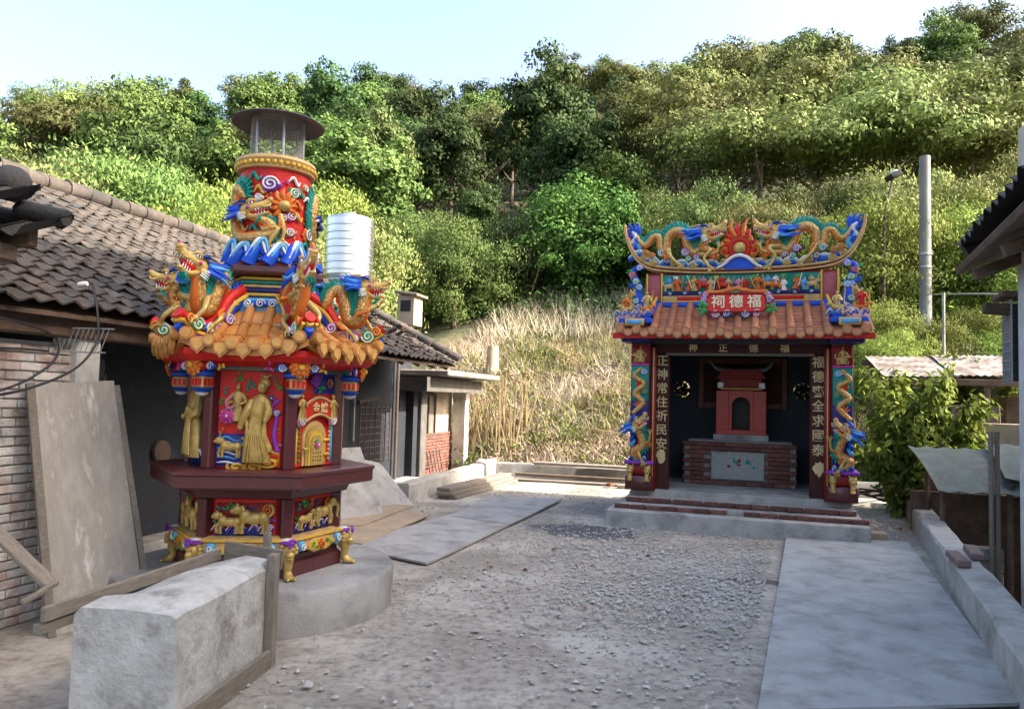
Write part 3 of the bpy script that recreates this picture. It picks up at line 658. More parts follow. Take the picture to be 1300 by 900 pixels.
# annexe with a flat concrete roof slab
ann = thing('brick_annexe', 'small brick annexe with flat concrete roof slab and iron-framed window', 'annexe', tuple(HM @ Vector((0,8.72,0))), HZ)
MB().bbox((-1.1, 1.1, 2.07), (1.9, 3.3, .11), .02).build('roof_slab', surf('dull_slab_concrete', (.24,.215,.185), (.14,.125,.11), rough=.9, scale=4, bump=.4, coords='World'), ann)
M_['cement_mid'] = surf('weathered_dark_cement', (.11,.10,.092), (.06,.056,.052), rough=.85, scale=3, bump=.4, coords='World')
MB().bbox((-1.05, .16, 1.0), (.34, .28, 2.0), .015).build('pier', M_['cement_mid'], ann)
MB().bbox((-1.0, 2.60, 1.0), (.3, .24, 2.0), .015).build('pier', M_['concrete_l'], ann)
mb = MB(); mb.box((-1.35, 1.45, .98), (.2, 2.5, 1.96)); aw = mb.build('wall', surf('buff_cement_wall', (.42,.36,.30), (.32,.26,.21), rough=.85, scale=3, bump=.3, coords='World'), ann, 0)  # warm buff cement with slight random tone
mb = MB(); mb.box((-.9, .9, 1.86), (.8, 3.2, .26)); mb.build('lintel', M_['cement_mid'], ann, 0)
ab = MB().bbox((0,0,0), (.05, .2, .055), .005).mesh('brick', 0); ab.materials.append(M_['brick'])
for j in range(13):
    for i in range(11):
        y = .42 + i*.21 + (.1 if j % 2 else 0)
        if y > 2.55: continue
        mobj('brick', ab, None, aw, None, Matrix.Translation((-1.23 + r.uniform(-.006,.006), y, .05 + j*.066)))
wf = bpy.data.objects.new('window', None); COL.objects.link(wf); wf.parent = ann
MB().box((-1.245, 1.2, 1.25), (.02, .75, .8)).build('pane', surf('dusty_glass', (.12,.12,.11), (.2,.18,.15), rough=.3, bump=0), wf, 0)
for dy in (-.38, 0, .38): MB().box((-1.22, 1.2+dy, 1.25), (.04, .05, .86)).build('frame_bar', M_['iron'], wf, 0)
for dz in (-.42, .42): MB().box((-1.215, 1.2, 1.25+dz), (.04, .81, .05)).build('frame_bar', M_['iron'], wf, 0)
# iron rack leaning in front of annexe brickwork
rk = thing('rusty_rack', 'rusty iron rack standing against the brick foot of the annexe', 'rack', tuple(HM @ Vector((-.9, 9.4, 0))), HZ)
for k in range(5): MB().tube([(0, k*.17, 0), (-.12, k*.17, .55)], .014, 5).build('bar', M_['iron'], rk)
for k in range(3): MB().tube([(-.02-k*.05, -.04, .1+k*.2), (-.02-k*.05, .76, .1+k*.2)], .014, 5).build('bar', M_['iron'], rk)

# chimney box on the roof, tank
cb = thing('roof_vent', 'small concrete vent box with sloping lid on the old tiled roof', 'vent', tuple(at_d(520, 406, 14.1) + Vector((0,0,-.12))), HZ)
MB().bbox((0,0,.28), (.34,.40,.56), .01).build('box', M_['ply'], cb)
MB().bbox((0.02,0,.59), (.46,.56,.05), .008, ry=.14).build('lid', M_['wood'], cb)
MB().box((0,-.2025,.36), (.2,.02,.2)).build('opening', M_['black'], cb, 0)
tk = at_d(442, 352, 16.9); 
tank = thing('water_tank', 'ribbed stainless steel water tank with domed top behind the old roof', 'water tank', (tk.x, tk.y, tk.z), 0)
H = 1.38; Rr = .53; prof = [(.02,-.12),(Rr*.75,-.10),(Rr,.02)]
for k in range(7):
    z = .1 + k*.165; prof += [(Rr,z),(Rr+.014,z+.015),(Rr+.014,z+.035),(Rr,z+.05)]
prof += [(Rr,H-.12),(Rr*.93,H-.06),(Rr*.55,H),(.16,H+.02),(.15,H+.06),(.02,H+.06)]
MB().lathe(prof, 36).build('shell', M_['steel'], tank, 30)
for a in (0,1,2,3):
    x, y = .42*math.cos(a*PI/2+.5), .42*math.sin(a*PI/2+.5)
    MB().tube([(x,y,-.02),(x*1.15,y*1.15,hgt(tk.x,tk.y)-tk.z-.2)], .03, 6).build('leg', M_['gi'], tank)
MB().lathe([(.5,-.14),(.52,-.12),(.52,-.09),(.5,-.08)], 24).build('stand_ring', M_['gi'], tank)
MB().tube([(.25,-.42,-.05),(.3,-.5,-.2),(.3,-.5,-1.2)], .03, 7).build('outlet_pipe', M_['white'], tank)

# leaning concrete-faced shuttering board
def slab4(name, c, th, mat, label, cat, thick_dir):
    c = [Vector(p) for p in c]; t = Vector(thick_dir).normalized()*th
    mb = MB(); mb.add(c + [p + t for p in c], [(0,1,2,3),(7,6,5,4),(0,4,5,1),(1,5,6,2),(2,6,7,3),(3,7,4,0)])
    o = mb.mesh(name, 0); return o
ft = thing('leaning_board', 'tall cement-splashed shuttering board leaning on the whitewashed brick wall', 'board', (-2.85, 5.4, 0))
off = Vector((-2.85, 5.4, 0))
c4 = [(-2.98,5.10,.0),(-2.66,5.70,.0),(-3.06,5.83,1.70),(-3.30,5.23,1.66)]
me = slab4('face', [Vector(p)-off for p in c4], .07, None, '', '', (-.9,.3,-.25))
M_['board'] = surf('cement_splashed_board', (.42,.395,.355), (.28,.25,.215), rough=.85, scale=4, bump=.35, bscale=30, stain=(.62,.61,.59), sscale=4, samt=(.54,.70), coords='World', stretch=(2.2,2.2,.7))
mobj('face', me, M_['board'], ft)
MB().tube([Vector((-2.98,5.08,0))-off, Vector((-3.31,5.21,1.66))-off], .035, 4).build('edge_batten', M_['wood'], ft)
MB().tube([Vector((-2.64,5.72,0))-off, Vector((-3.05,5.85,1.66))-off], .028, 4).build('edge_batten', M_['wood'], ft)

# old planks propped on the brick wall
def plank(name, label, p0, p1, w, th, mat, cat='plank', group=None, roll=0.0):
    p0, p1 = Vector(p0), Vector(p1); d = p1-p0; L = d.length
    q = d.to_track_quat('Y', 'Z').to_matrix().to_4x4()
    o = MB().bbox((0, L/2, 0), (w, L, th), .006).build(name, mat, None, 30)
    o.matrix_world = Matrix.Translation(p0) @ q @ Matrix.Rotation(roll, 4, 'Y')
    return tag(o, label, cat, group)
plank('plank', 'dirty plank propped diagonally against the foot of the whitewashed brick wall', tuple(at_d(66, 744, 4.55)), tuple(at_d(-25, 655, 4.75)), .10, .035, M_['wood'])
plank('plank', 'short pale batten lying at the foot of the leaning shuttering board', tuple(at_d(74, 738, 4.4)), tuple(at_d(28, 765, 4.2)), .03, .03, M_['wood'])
# foreground concrete wall stub with its formwork
fw = thing('concrete_stub_wall', 'unfinished pale concrete wall stub with timber formwork in front of the burner', 'wall', (-1.5, 3.9, 0))
O = Vector((-1.5, 3.9, 0))
top = [Vector(p)-O for p in [(-1.44,4.72,.60),(-1.80,4.86,.60),(-2.08,3.72,.58),(-1.56,3.66,.58)]]
vs = top + [Vector((p.x, p.y, 0)) for p in top]
mb = MB(); nseg = 8
A = [top[0].lerp(top[3], k/nseg) for k in range(nseg+1)]; B = [top[1].lerp(top[2], k/nseg) for k in range(nseg+1)]
pts = []; 
for k in range(nseg+1):
    j = rnd.uniform(-.028,.028)
    row = [Vector((A[k].x+.01, A[k].y, -O.z)), Vector((A[k].x+j*.5, A[k].y, A[k].z-.02)), Vector((A[k].x-.03, A[k].y, A[k].z+j)), A[k].lerp(B[k], .5) + Vector((0,0,.012+j*.6)), Vector((B[k].x+.03, B[k].y, B[k].z-j)), Vector((B[k].x, B[k].y, B[k].z-.03)), Vector((B[k].x, B[k].y, 0))]
    pts += row
fs = []
for k in range(nseg):
    for m in range(6): fs.append((k*7+m, k*7+m+1, k*7+8+m, k*7+7+m))
fs += [tuple(range(6,-1,-1)), tuple(nseg*7+m for m in range(7))]
mb.add(pts, fs); mb.build('concrete', surf('fresh_white_concrete', (.52,.51,.48), (.36,.35,.325), rough=.9, scale=5, bump=.7, bscale=30, coords='World', stain=(.20,.185,.16), sscale=4, samt=(.50,.68)), fw, 35)
def fwbox(n, p0, p1, w, h, m=M_['wood']):
    p0, p1 = Vector(p0)-O, Vector(p1)-O; d = p1-p0
    o = MB().bbox((0, d.length/2, 0), (w, d.length, h), .004).build(n, m, fw); o.matrix_local = Matrix.Translation(p0) @ d.to_track_quat('Y','Z').to_matrix().to_4x4(); return o
fwbox('form_board', (-1.415,4.66,.0), (-1.415,4.66,.665), .055, .09)
fwbox('form_board', (-1.39,4.76,.61), (-1.80,4.90,.63), .025, .12)
fwbox('form_board', (-1.84,4.92,.60), (-2.16,3.6,.58), .03, .07)
fwbox('form_board', (-1.875,4.92,.53), (-2.185,3.6,.51), .045, .05)
fwbox('stake', (-1.52,4.86,.0), (-1.52,4.86,.76), .045, .04)
fwbox('form_board', (-1.40,4.6,.06), (-1.52,3.7,.06), .03, .11)

# boards lying about the yard
def lying(name, label, corners, z, th, mat, cat='board', seed=0):
    rr = random.Random(seed); n = 8; P = [Vector((c[0], c[1], 0)) for c in corners]; vt, vb = [], []
    for i in range(n+1):
        for j in range(3):
            q = P[0].lerp(P[1], j/2).lerp(P[3].lerp(P[2], j/2), i/n); zz = z + .012*mnoise.noise(Vector((q.x*.7, q.y*.7, seed*3.3))) + .006
            vt.append((q.x, q.y, zz+th)); vb.append((q.x, q.y, zz))
    nn = len(vt); fs = []
    for i in range(n):
        for j in range(2):
            a = i*3+j; fs.append((a, a+1, a+4, a+3)); fs.append((nn+a+3, nn+a+4, nn+a+1, nn+a))
        for j in (0, 2):
            a = i*3+j; f = (a, a+3, nn+a+3, nn+a); fs.append(f if j == 0 else f[::-1])
    for i in (0, n):
        for j in range(2):
            a = i*3+j; f = (nn+a, nn+a+1, a+1, a); fs.append(f if i == 0 else f[::-1])
    mb = MB(); mb.add(vt+vb, fs); return tag(mb.build(name, mat, None, 25), label, cat)
g = at_z
lying('form_sheet', 'long grey form board lying flat on the ground beside the burner plinth', [(-1.78,8.15), (-.77,7.41), (.05,9.85), (-.72,10.6)], .012, .02, M_['sheet'], seed=1)
lying('form_sheet', 'grey form board end to end with the long one beside the timber stack', [(-.76,10.3), (.03,9.75), (.87,12.26), (-.30,12.5)], .022, .02, M_['sheet'], seed=2)
lying('form_sheet', 'wide clean pale board lying in front of the shrine steps by the kerb', [(1.35,4.1), (2.92,4.3), (4.87,9.3), (3.43,9.4)], .015, .02, surf('pale_blue_board', (.37,.37,.36), (.28,.28,.275), rough=.8, scale=2.2, bump=.2, stain=(.17,.165,.155), sscale=3.4, samt=(.48,.72), coords='World'), seed=3)
lying('plywood_sheet', 'brown plywood sheet lying behind the burner plinth', [(-2.3,8.35), (-1.55,8.2), (-1.05,10.3), (-1.9,10.9)], .03, .018, M_['ply'], seed=4)
lying('plywood_sheet', 'second brown plywood sheet propped a little above the first', [(-2.75,9.0), (-1.75,9.2), (-1.35,10.9), (-2.3,11.2)], .055, .018, M_['ply'], seed=5)
# ------------------------------------------------------------------ ornament toolkit (local frame: x right, z up, -y towards the viewer)
def spiral(c, r, turns=1.8, dirn=1, a0=0.0, n=26, sx=1.0, sz=1.0):
    out = []
    for i in range(n+1):
        t = i/n; a = a0 + dirn*turns*2*PI*t; q = r*(1-.86*t)
        out.append((c[0]+q*math.cos(a)*sx, c[1]-.012*t, c[2]+q*math.sin(a)*sz))
    return out
MULTI = {'dragon_teeth','dragon_pupil','dragon_eye','dragon_beard','dragon_mane','dragon_horn','dragon_fin','dragon_tail','leg_flame','leaf_cluster','flower_petals','flower_core','wave_crest','bead_row','vent_hole','pearl_flame','lantern_pane','water_line','figure_hair'}
def sub(name, mb, mat, parent, smooth=50):
    o = mb.build(name, M_[mat] if isinstance(mat, str) else mat, parent, smooth)
    if name in MULTI: o['kind'] = 'stuff'
    return o
def cloud(parent, c, r, col='purple', edge='white', dirn=1, a0=0.0):
    mb = MB(); mb.ell(c, (r*.98, r*.35, r*.85), 12, 6)
    for k in range(3): a = a0 + 2.1*k; mb.ell((c[0]+r*.75*math.cos(a), c[1], c[2]+r*.62*math.sin(a)), (r*.5, r*.3, r*.45), 9, 5)
    sub('cloud', mb, col, parent)
    m2 = MB(); m2.tube(spiral((c[0], c[1]-r*.34, c[2]), r*.85, 1.9, dirn, a0), [r*.12, r*.10, r*.08], 6); sub('cloud_scroll', m2, edge, parent)
def flower(parent, c, r, col='orange', core='yellow', n=8, layers=2, tilt=0.0):
    mb = MB()
    for l in range(layers):
        for k in range(n):
            a = 2*PI*k/n + l*PI/n; q = r*(.66 - .28*l)
            mb.ell((c[0]+q*math.cos(a), c[1]-r*.18*l, c[2]+q*math.sin(a)), (r*.34, r*.16, r*.24), 8, 5, Matrix.Rotation(-a, 4, 'Y'))
    sub('flower_petals', mb, col, parent)
    m2 = MB(); m2.ell((c[0], c[1]-r*.35, c[2]), (r*.26, r*.2, r*.26), 9, 6)
    for k in range(n): a = 2*PI*k/n + PI/n; m2.tube([(c[0]+r*.95*math.cos(a), c[1]-r*.05, c[2]+r*.95*math.sin(a)), (c[0]+r*.6*math.cos(a), c[1]-r*.2, c[2]+r*.6*math.sin(a))], [r*.02, r*.06], 5)
    sub('flower_core', m2, core, parent)
def leafs(parent, c, r, col='green', n=7, seed=0, edge=None):
    q = random.Random(seed); mb = MB()
    for k in range(n):
        a = q.uniform(0, 2*PI); l = r*q.uniform(.5,1)
        mb.ell((c[0]+l*.6*math.cos(a), c[1]-q.uniform(0,.01), c[2]+l*.6*math.sin(a)), (l*.42, r*.1, l*.2), 8, 5, Matrix.Rotation(-a, 4, 'Y'))
    sub('leaf_cluster', mb, col, parent)
def waves(parent, x0, x1, z, h, y, n, cols=('blue','sky','white'), seed=0):
    q = random.Random(seed)
    for li, c in enumerate(cols):
        mb = MB()
        for k in range(n):
            xa = x0 + (x1-x0)*(k+q.uniform(.1,.6))/n; w = (x1-x0)/n*q.uniform(.7,1.1); zz = z + h*(.25*li) + q.uniform(-.1,.1)*h
            pts = [(xa-w*.6, y-.004*li, zz-h*.3), (xa-w*.2, y-.008*li, zz+h*.35), (xa+w*.15, y-.008*li, zz+h*.3), (xa+w*.3, y-.004*li, zz+h*.02), (xa+w*.12, y-.006*li, zz-h*.02)]
            mb.tube(catmull(pts, 4), [h*.10, h*.16, h*.14, h*.09, h*.04] if li == 0 else [h*.05, h*.08, h*.08, h*.05, h*.02], 6)
        sub('wave_crest', mb, c, parent)
def disc(mb, x, y, z, r, th, n=16): mb.prism([(x+r*math.cos(2*PI*i/n), z+r*math.sin(2*PI*i/n)) for i in range(n)], y, y+th)
def loft(mb, secs, n=12):
    vs, fs = [], []; m = len(secs)
    for (x, y, z, hw, dp) in secs:
        for k in range(n): a = 2*PI*k/n; vs.append((x+hw*math.cos(a), y+dp*math.sin(a), z))
    for i in range(m-1):
        for k in range(n): fs.append((i*n+k, i*n+(k+1)%n, (i+1)*n+(k+1)%n, (i+1)*n+k))
    fs += [tuple(range(n-1,-1,-1)), tuple((m-1)*n+k for k in range(n))]
    mb.add(vs, fs)
def robed_figure(parent, c, h, robe='gold', skin='gold', accent=None, lean=0.0, arms=True, seed=0, name='figure'):
    """standing robed figure of height h on base point c, facing -y"""
    q = random.Random(seed); x, y, z = c; mb = MB(); w = h*.19
    loft(mb, [(x, y, z, w*1.15, h*.10), (x+lean*h*.02, y, z+h*.12, w*1.0, h*.10), (x+lean*h*.10, y, z+h*.34, w*.78, h*.09), (x+lean*h*.14, y, z+h*.52, w*.62, h*.08), (x+lean*h*.12, y-.01*h, z+h*.66, w*.82, h*.085), (x+lean*h*.08, y, z+h*.76, w*.78, h*.07), (x+lean*h*.06, y, z+h*.82, w*.28, h*.04)])
    for k in range(4):
        o = (k-1.5)*w*.45; mb.tube(catmull([(x+o*.6+lean*h*.13, y-h*.085, z+h*.5), (x+o*.9+lean*h*.08, y-h*.10, z+h*.3), (x+o*1.25, y-h*.105, z+h*.03)], 4), h*.014, 5)
    hx = x+lean*h*.04; mb2 = MB(); mb2.ell((hx, y-h*.01, z+h*.895), (h*.062, h*.06, h*.078), 10, 7); mb2.ell((hx, y-h*.07, z+h*.885), (h*.012,h*.016,h*.016), 6, 4)
    hair = MB(); hair.ell((hx, y+h*.02, z+h*.925), (h*.07,h*.055,h*.06), 9, 6); hair.ell((hx+h*.02, y+h*.02, z+h*.985), (h*.038,h*.035,h*.035), 8, 5)
    if arms:
        for s in (-1, 1):
            e = (x+s*w*1.15+lean*h*.1, y-h*.05, z+h*(.52+.06*q.uniform(-1,1))); hd = (x+s*w*q.uniform(.1,.9)+lean*h*.1, y-h*.13, z+h*(.55+.1*q.uniform(-1,1)))
            mb.tube(catmull([(x+s*w*.68+lean*h*.08, y, z+h*.73), e, hd], 4), [h*.05, h*.055, h*.05, h*.03], 7)
            mb2.ell(hd, h*.026, 7, 5)
    o = sub(name, mb, robe, parent)
    sub('figure_head', mb2, skin, parent); sub('figure_hair', hair, accent or robe, parent)
    return o
def beast(mb, c, L, dirn=1, kind='lion', dp=.5):
    """quadruped in profile; L body length, facing +x when dirn=1"""
    x, y, z = c; d = dirn
    mb.ell((x, y, z+L*.46), (L*.36, L*.17*dp*1.6, L*.19), 12, 7); mb.ell((x+d*L*.24, y-L*.03*dp, z+L*.52), (L*.2, L*.18*dp*1.4, L*.22), 10, 6); mb.ell((x-d*L*.26, y-L*.03*dp, z+L*.47), (L*.19, L*.18*dp*1.4, L*.2), 10, 6)
    for (ox, oy, bend) in ((.28,-.10,.05), (.38,.06,.14), (-.24,-.10,-.06), (-.36,.06,-.02)):
        mb.tube(catmull([(x+d*L*ox, y+L*oy*dp, z+L*.42), (x+d*L*(ox+bend), y+L*oy*dp, z+L*.2), (x+d*L*(ox+bend*.6), y+L*oy*dp, z+L*.03)], 3), [L*.10, L*.065, L*.05, L*.06], 7)
        mb.ell((x+d*L*(ox+bend*.6+.03), y+L*oy*dp, z+L*.03), (L*.07, L*.05, L*.035), 8, 5)
    hx, hz = x+d*L*.50, z+L*.72
    mb.ell((hx, y-L*.04*dp, hz), (L*.17, L*.14*dp*1.3, L*.16), 10, 7)
    if kind == 'elephant':
        mb.tube(catmull([(hx+d*L*.1, y-L*.05, hz-.02*L), (hx+d*L*.24, y-L*.05, hz-L*.2), (hx+d*L*.2, y-L*.05, hz-L*.45), (hx+d*L*.28, y-L*.05, hz-L*.55)], 4), [L*.07, L*.055, L*.04, L*.025], 7)
        mb.ell((hx-d*L*.08, y-L*.14*dp, hz), (L*.11, L*.03, L*.15), 9, 5)
    else:
        mb.ell((hx+d*L*.13, y-L*.05*dp, hz-L*.04), (L*.10, L*.09, L*.08), 9, 6); mb.ell((hx-d*L*.02, y-L*.1*dp, hz+L*.15), (L*.04, L*.03, L*.05), 7, 5)
        mb.tube(catmull([(hx-d*L*.12, y, hz+L*.1), (hx-d*L*.2, y, hz-L*.05), (hx-d*L*.12, y, hz-L*.2)], 3), [L*.05, L*.07, L*.05], 7)
        mb.tube(catmull([(x-d*L*.42, y, z+L*.5), (x-d*L*.56, y, z+L*.66), (x-d*L*.5, y, z+L*.86), (x-d*L*.42, y, z+L*.8)], 4), [L*.04, L*.05, L*.06, L*.02], 6)
    if kind == 'deer':
        for s in (0, 1): mb.tube([(hx-d*L*.02, y-.01*s, hz+L*.12), (hx-d*L*.08, y-.02*s, hz+L*.32), (hx+d*L*(.02-.14*s), y-.02*s, hz+L*.42)], [L*.025, L*.02, L*.01], 5)

def dragon_head(parent, HMx, pal, mane_n=13, seed=0, jaw=.26):
    """head of unit length: +x forward, +z up"""
    q = random.Random(seed); 
    def put(name, mb, mat): mb.v = [tuple(HMx @ Vector(p)) for p in mb.v]; return sub(name, mb, mat, parent)
    h = MB(); h.ell((.06,0,.10), (.30,.24,.25), 12, 8)
    h.tube(catmull([(.1,0,.12), (.45,0,.10), (.7,0,.12), (.92,0,.20)], 4), [.24,.20,.165,.13], 10, flat=(1,1.0,.8)); h.ell((.93,0,.24), (.11,.15,.10), 10, 6)
    h.tube(catmull([(.02,0,-.10), (.36,0,-.16-jaw*.4), (.66,0,-.10-jaw*.5)], 4), [.17,.13,.10,.07], 9, flat=(1,1.1,.7)); h.ell((.66,0,-.10-jaw*.5), (.1,.1,.06), 8, 5)
    for s in (-1, 1):
        h.ell((.95,s*.09,.27), (.05,.05,.05), 7, 5); h.tube(catmull([(.2,s*.16,.28),(.38,s*.2,.36),(.52,s*.15,.30)], 3), [.05,.06,.03], 6)
        h.ell((.0,s*.22,-.08), (.14,.08,.12), 8, 5)
        h.tube(catmull([(.62,s*.16,.04),(.8,s*.2,-.02),(.93,s*.15,.06)], 3), .035, 6)
    put('dragon_head', h, pal.get('head','head'))
    dc = MB(); dc.ell((.97,0,.30), (.07,.10,.06), 8, 5)
    for s in (-1, 1): dc.ell((.24,s*.24,.10), (.07,.04,.06), 8, 5)
    put('dragon_nose', dc, 'mag')['kind'] = 'stuff'
    dc = MB()
    for s in (-1, 1):
        for k in range(4): dc.tube(catmull([(.05+.02*k,s*.24,-.02-.07*k), (-.08,s*.31,-.03-.08*k), (-.18,s*.30,.02-.09*k)], 3), [.03,.035,.006], 6)
    put('dragon_whisker', dc, 'white')['kind'] = 'stuff'
    m = MB(); m.ell((.36,0,-.06), (.34,.13,.10+jaw*.25), 10, 6); m.tube(catmull([(.3,0,-.1),(.6,0,-.06-jaw*.25),(.8,0,-.0-jaw*.2)], 3), [.07,.06,.02], 6, flat=(1,1,.5)); put('dragon_mouth', m, 'red')
    t = MB()
    for k in range(6):
        for s in (-1, 1):
            xx = .42 + .09*k; t.tube([(xx,s*.13,.0+.01*k),(xx+.01,s*.13,-.10)], [.028,.004], 5)
            if k < 4: t.tube([(xx-.04,s*.09,-.14-jaw*.36),(xx-.02,s*.09,-.02-jaw*.25)], [.026,.004], 5)
    put('dragon_teeth', t, 'white')
    e = MB(); p = MB()
    for s in (-1, 1): e.ell((.36,s*.19,.25), (.075,.06,.07), 9, 6); p.ell((.385,s*.235,.255), (.035,.025,.035), 7, 5)
    put('dragon_eye', e, 'white'); put('dragon_pupil', p, 'black')
    hn = MB()
    for s in (-1, 1): hn.tube(catmull([(.1,s*.12,.3),(-.12,s*.2,.5),(-.42,s*.22,.52),(-.5,s*.24,.64)], 4), [.05,.045,.03,.012], 6)
    put('dragon_horn', hn, pal.get('horn','tan'))
    for gi, (col, frac) in enumerate(((pal.get('mane','blue'), 1.0), (pal.get('mane2','sky'), .5))):
        mm = MB()
        for k in range(int(mane_n*frac)):
            a = -1.7 + 3.4*(k+.5*gi)/max(1,(mane_n*frac-1)) ; s = math.sin(a); up = math.cos(a)
            b = Vector((-.08, s*.24, .08+up*.24 - (.06 if up < .2 else 0))); l = q.uniform(.55,.95)
            mid = b + Vector((-l*.5, s*.12, up*.10 + q.uniform(-.05,.08))); en = b + Vector((-l, s*.20 + q.uniform(-.05,.05), up*.20 + q.uniform(-.12,.22)))
            mm.tube(catmull([b, mid, en], 4), [.085,.075,.055,.012], 6)
        for s in (-1, 1): mm.tube(catmull([(.22,s*.2,.33),(.05,s*.26,.42),(-.15,s*.3,.38)], 3), [.06,.05,.01], 6)
        put('dragon_mane', mm, col)
    bd = MB()
    for s in (-1, 0, 1): bd.tube(catmull([(.5,s*.08,-.16-jaw*.5),(.42,s*.12,-.34-jaw*.4),(.24,s*.1,-.42-jaw*.4)], 3), [.05,.04,.008], 6)
    for s in (-1, 1): bd.tube(catmull([(.02,s*.22,-.1),(-.1,s*.3,-.24),(-.02,s*.3,-.4)], 3), [.07,.05,.01], 6)
    put('dragon_beard', bd, pal.get('beard','teal'))
def limb(parent, pts, r, claw=True, cols=('gold','orange'), out=(0,-1,0)):
    P = catmull(pts, 4); mb = MB(); mb.tube(P, [r*1.5, r*1.1, r*.8, r*.75], 8)
    e, d = P[-1], (P[-1]-P[-3]).normalized(); o = Vector(out); s = d.cross(o).normalized()
    mb.ell(e, r*1.1, 8, 6)
    for k in (-1, 0, 1, 2):
        dd = (d + s*.65*(k-.5) + o*.15).normalized(); mb.tube([e, e+dd*r*2.2+o*r*.6, e+dd*r*3.4-o*r*.1], [r*.5, r*.42, r*.08], 6)
    sub('dragon_leg', mb, cols[0], parent)
    f = MB()
    for k in range(4): b = P[1+k]; f.tube(catmull([b, b - d*r*1.5 + s*r*(1.2+.4*k) + o*r*.4, b - d*r*3.2 + s*r*1.5], 3), [r*.6, r*.5, r*.08], 6)
    sub('leg_flame', f, cols[1], parent)
def dragon(parent, path, rad, nrm, sgn, HMx, pal=None, legs=(), tail=None, name='dragon', label=None, fin_h=1.0, seed=0, mane_n=13, belly=True, jaw=.26):
    pal = pal or {}; P = catmull(path, 7); m = len(P); rr = lerpl(rad, m); nrm = Vector(nrm)
    b = MB(); b.tube(P, rr, 10); body = sub(name, b, pal.get('body','scale'), parent)
    if label: body['label'] = label
    fin = MB(); fin2 = MB(); bl = MB(); base = []
    for i in range(m):
        t = (P[min(i+1,m-1)]-P[max(0,i-1)]).normalized(); n = nrm if not callable(nrm) else nrm(P[i])
        sd = n.cross(t).normalized()*sgn; base.append((P[i] + sd*rr[i]*.9, sd, t))
    fin.tube([q[0] for q in base], [r*.34 for r in rr], 6)
    for i in range(1, m-1, 1):
        p, sd, t = base[i]; hh = rr[i]*1.25*fin_h; w = rr[i]*.5
        fin.tube([p, p + sd*hh*.55 - t*hh*.1, p + sd*hh - t*hh*.45], [w, w*.62, w*.08], 5)
    sub('dragon_fin', fin, pal.get('fin','teal'), body)
    for i in range(1, m-1, 2):
        p, sd, t = base[i]; hh = rr[i]*1.3*fin_h; fin2.tube([p + sd*hh*.35 + nrm*rr[i]*.25, p + sd*hh*1.02 - t*hh*.45], [rr[i]*.13, rr[i]*.05], 4)
    o = sub('fin_edge', fin2, 'mint', body); o['kind'] = 'stuff'
    if belly:
        bl.tube([P[i] - base[i][1]*rr[i]*.42 for i in range(m)], [r*.78 for r in rr], 8); sub('dragon_belly', bl, pal.get('belly','orange'), body)
    dragon_head(body, HMx, pal, mane_n, seed, jaw)
    for lg in legs: limb(body, lg[0], lg[1], out=lg[2] if len(lg) > 2 else (0,-1,0))
    if tail:
        tm_ = MB(); c = Vector(tail[0]); d = Vector(tail[1]).normalized(); s = nrm.cross(d).normalized(); l = tail[2]
        for k in range(5): a = (k-2)*.32; e = c + (d*math.cos(a)+s*math.sin(a))*l*(1-.12*abs(k-2)); tm_.tube(catmull([c, c.lerp(e,.5)+s*.06*l*(k-2)*.5, e], 4), [l*.08, l*.13, l*.02], 6)
        sub('dragon_tail', tm_, pal.get('mane','blue'), body)
    return body
def head_mat(p, fwd, up, s):
    f = Vector(fwd).normalized(); u = Vector(up); u = (u - f*u.dot(f)).normalized(); l = u.cross(f)
    return Matrix(((f.x*s, l.x*s, u.x*s, p[0]), (f.y*s, l.y*s, u.y*s, p[1]), (f.z*s, l.z*s, u.z*s, p[2]), (0,0,0,1)))

# ------------------------------------------------------------------ joss paper burner
BX, BY, BRZ = -1.955, 6.06, R(5.5)
pl = MB(); pl.lathe([(1.04,-.1),(1.05,.0),(1.055,.27),(1.035,.30),(.0,.302)], 56, cap=False)
plinth = tag(pl.build('burner_plinth', M_['concrete'], None, 40), 'round raw concrete plinth under the painted burner', 'plinth'); plinth.location = (BX, BY, 0)
burner = thing('joss_paper_burner', 'tall painted hexagonal joss paper burner with dragon roof and round chimney', 'burner', (BX, BY, .302), BRZ)
Z0 = -.302     # heights below are given above the yard
def hexring(mb, prof):  mb.lathe([(r_, z+Z0) for r_, z in prof], 6, a0=-PI/2 - PI/6)
def PMt(k, ap, z=0): return Matrix.Rotation(k*PI/3, 4, 'Z') @ Matrix.Translation((0, -ap, z+Z0))
mb = MB(); hexring(mb, [(.63,.302),(.63,.40),(.60,.42),(.60,.45),(.5,.5)]); mb.build('base_block', M_['maroon'], burner, 25)
mb = MB(); hexring(mb, [(.54,.44),(.66,.50),(.665,.55),(.64,.585),(.60,.60)]); mb.build('base_moulding', M_['tan'], burner, 25)
mb = MB(); hexring(mb, [(.55,.58),(.55,.95)]); mb.build('lower_body', M_['dred'], burner, 25)
mb = MB(); hexring(mb, [(.58,.86),(.66,.88),(.68,.93),(.72,.952)]); mb.build('shelf_moulding', M_['maroon'], burner, 25)
mb = MB(); hexring(mb, [(.80,.95),(.85,.955),(.862,.97),(.862,1.045),(.875,1.055),(.875,1.075),(.86,1.082)]); mb.build('shelf', M_['maroon'], burner, 25)
mb = MB(); hexring(mb, [(.53,1.07),(.53,1.86)]); mb.build('upper_body', M_['dred'], burner, 25)
for k in range(6):
    a = k*PI/3 + PI/6
    for (rr_, z0, z1) in ((.565,1.075,1.83), (.575,.585,.875)):
        o = MB().bbox((0,0,(z0+z1)/2+Z0), (.085,.085,z1-z0), .012).build('corner_post', M_['maroon'], burner); o.matrix_local = Matrix.Rotation(a, 4, 'Z') @ Matrix.Translation((0,-rr_,0))
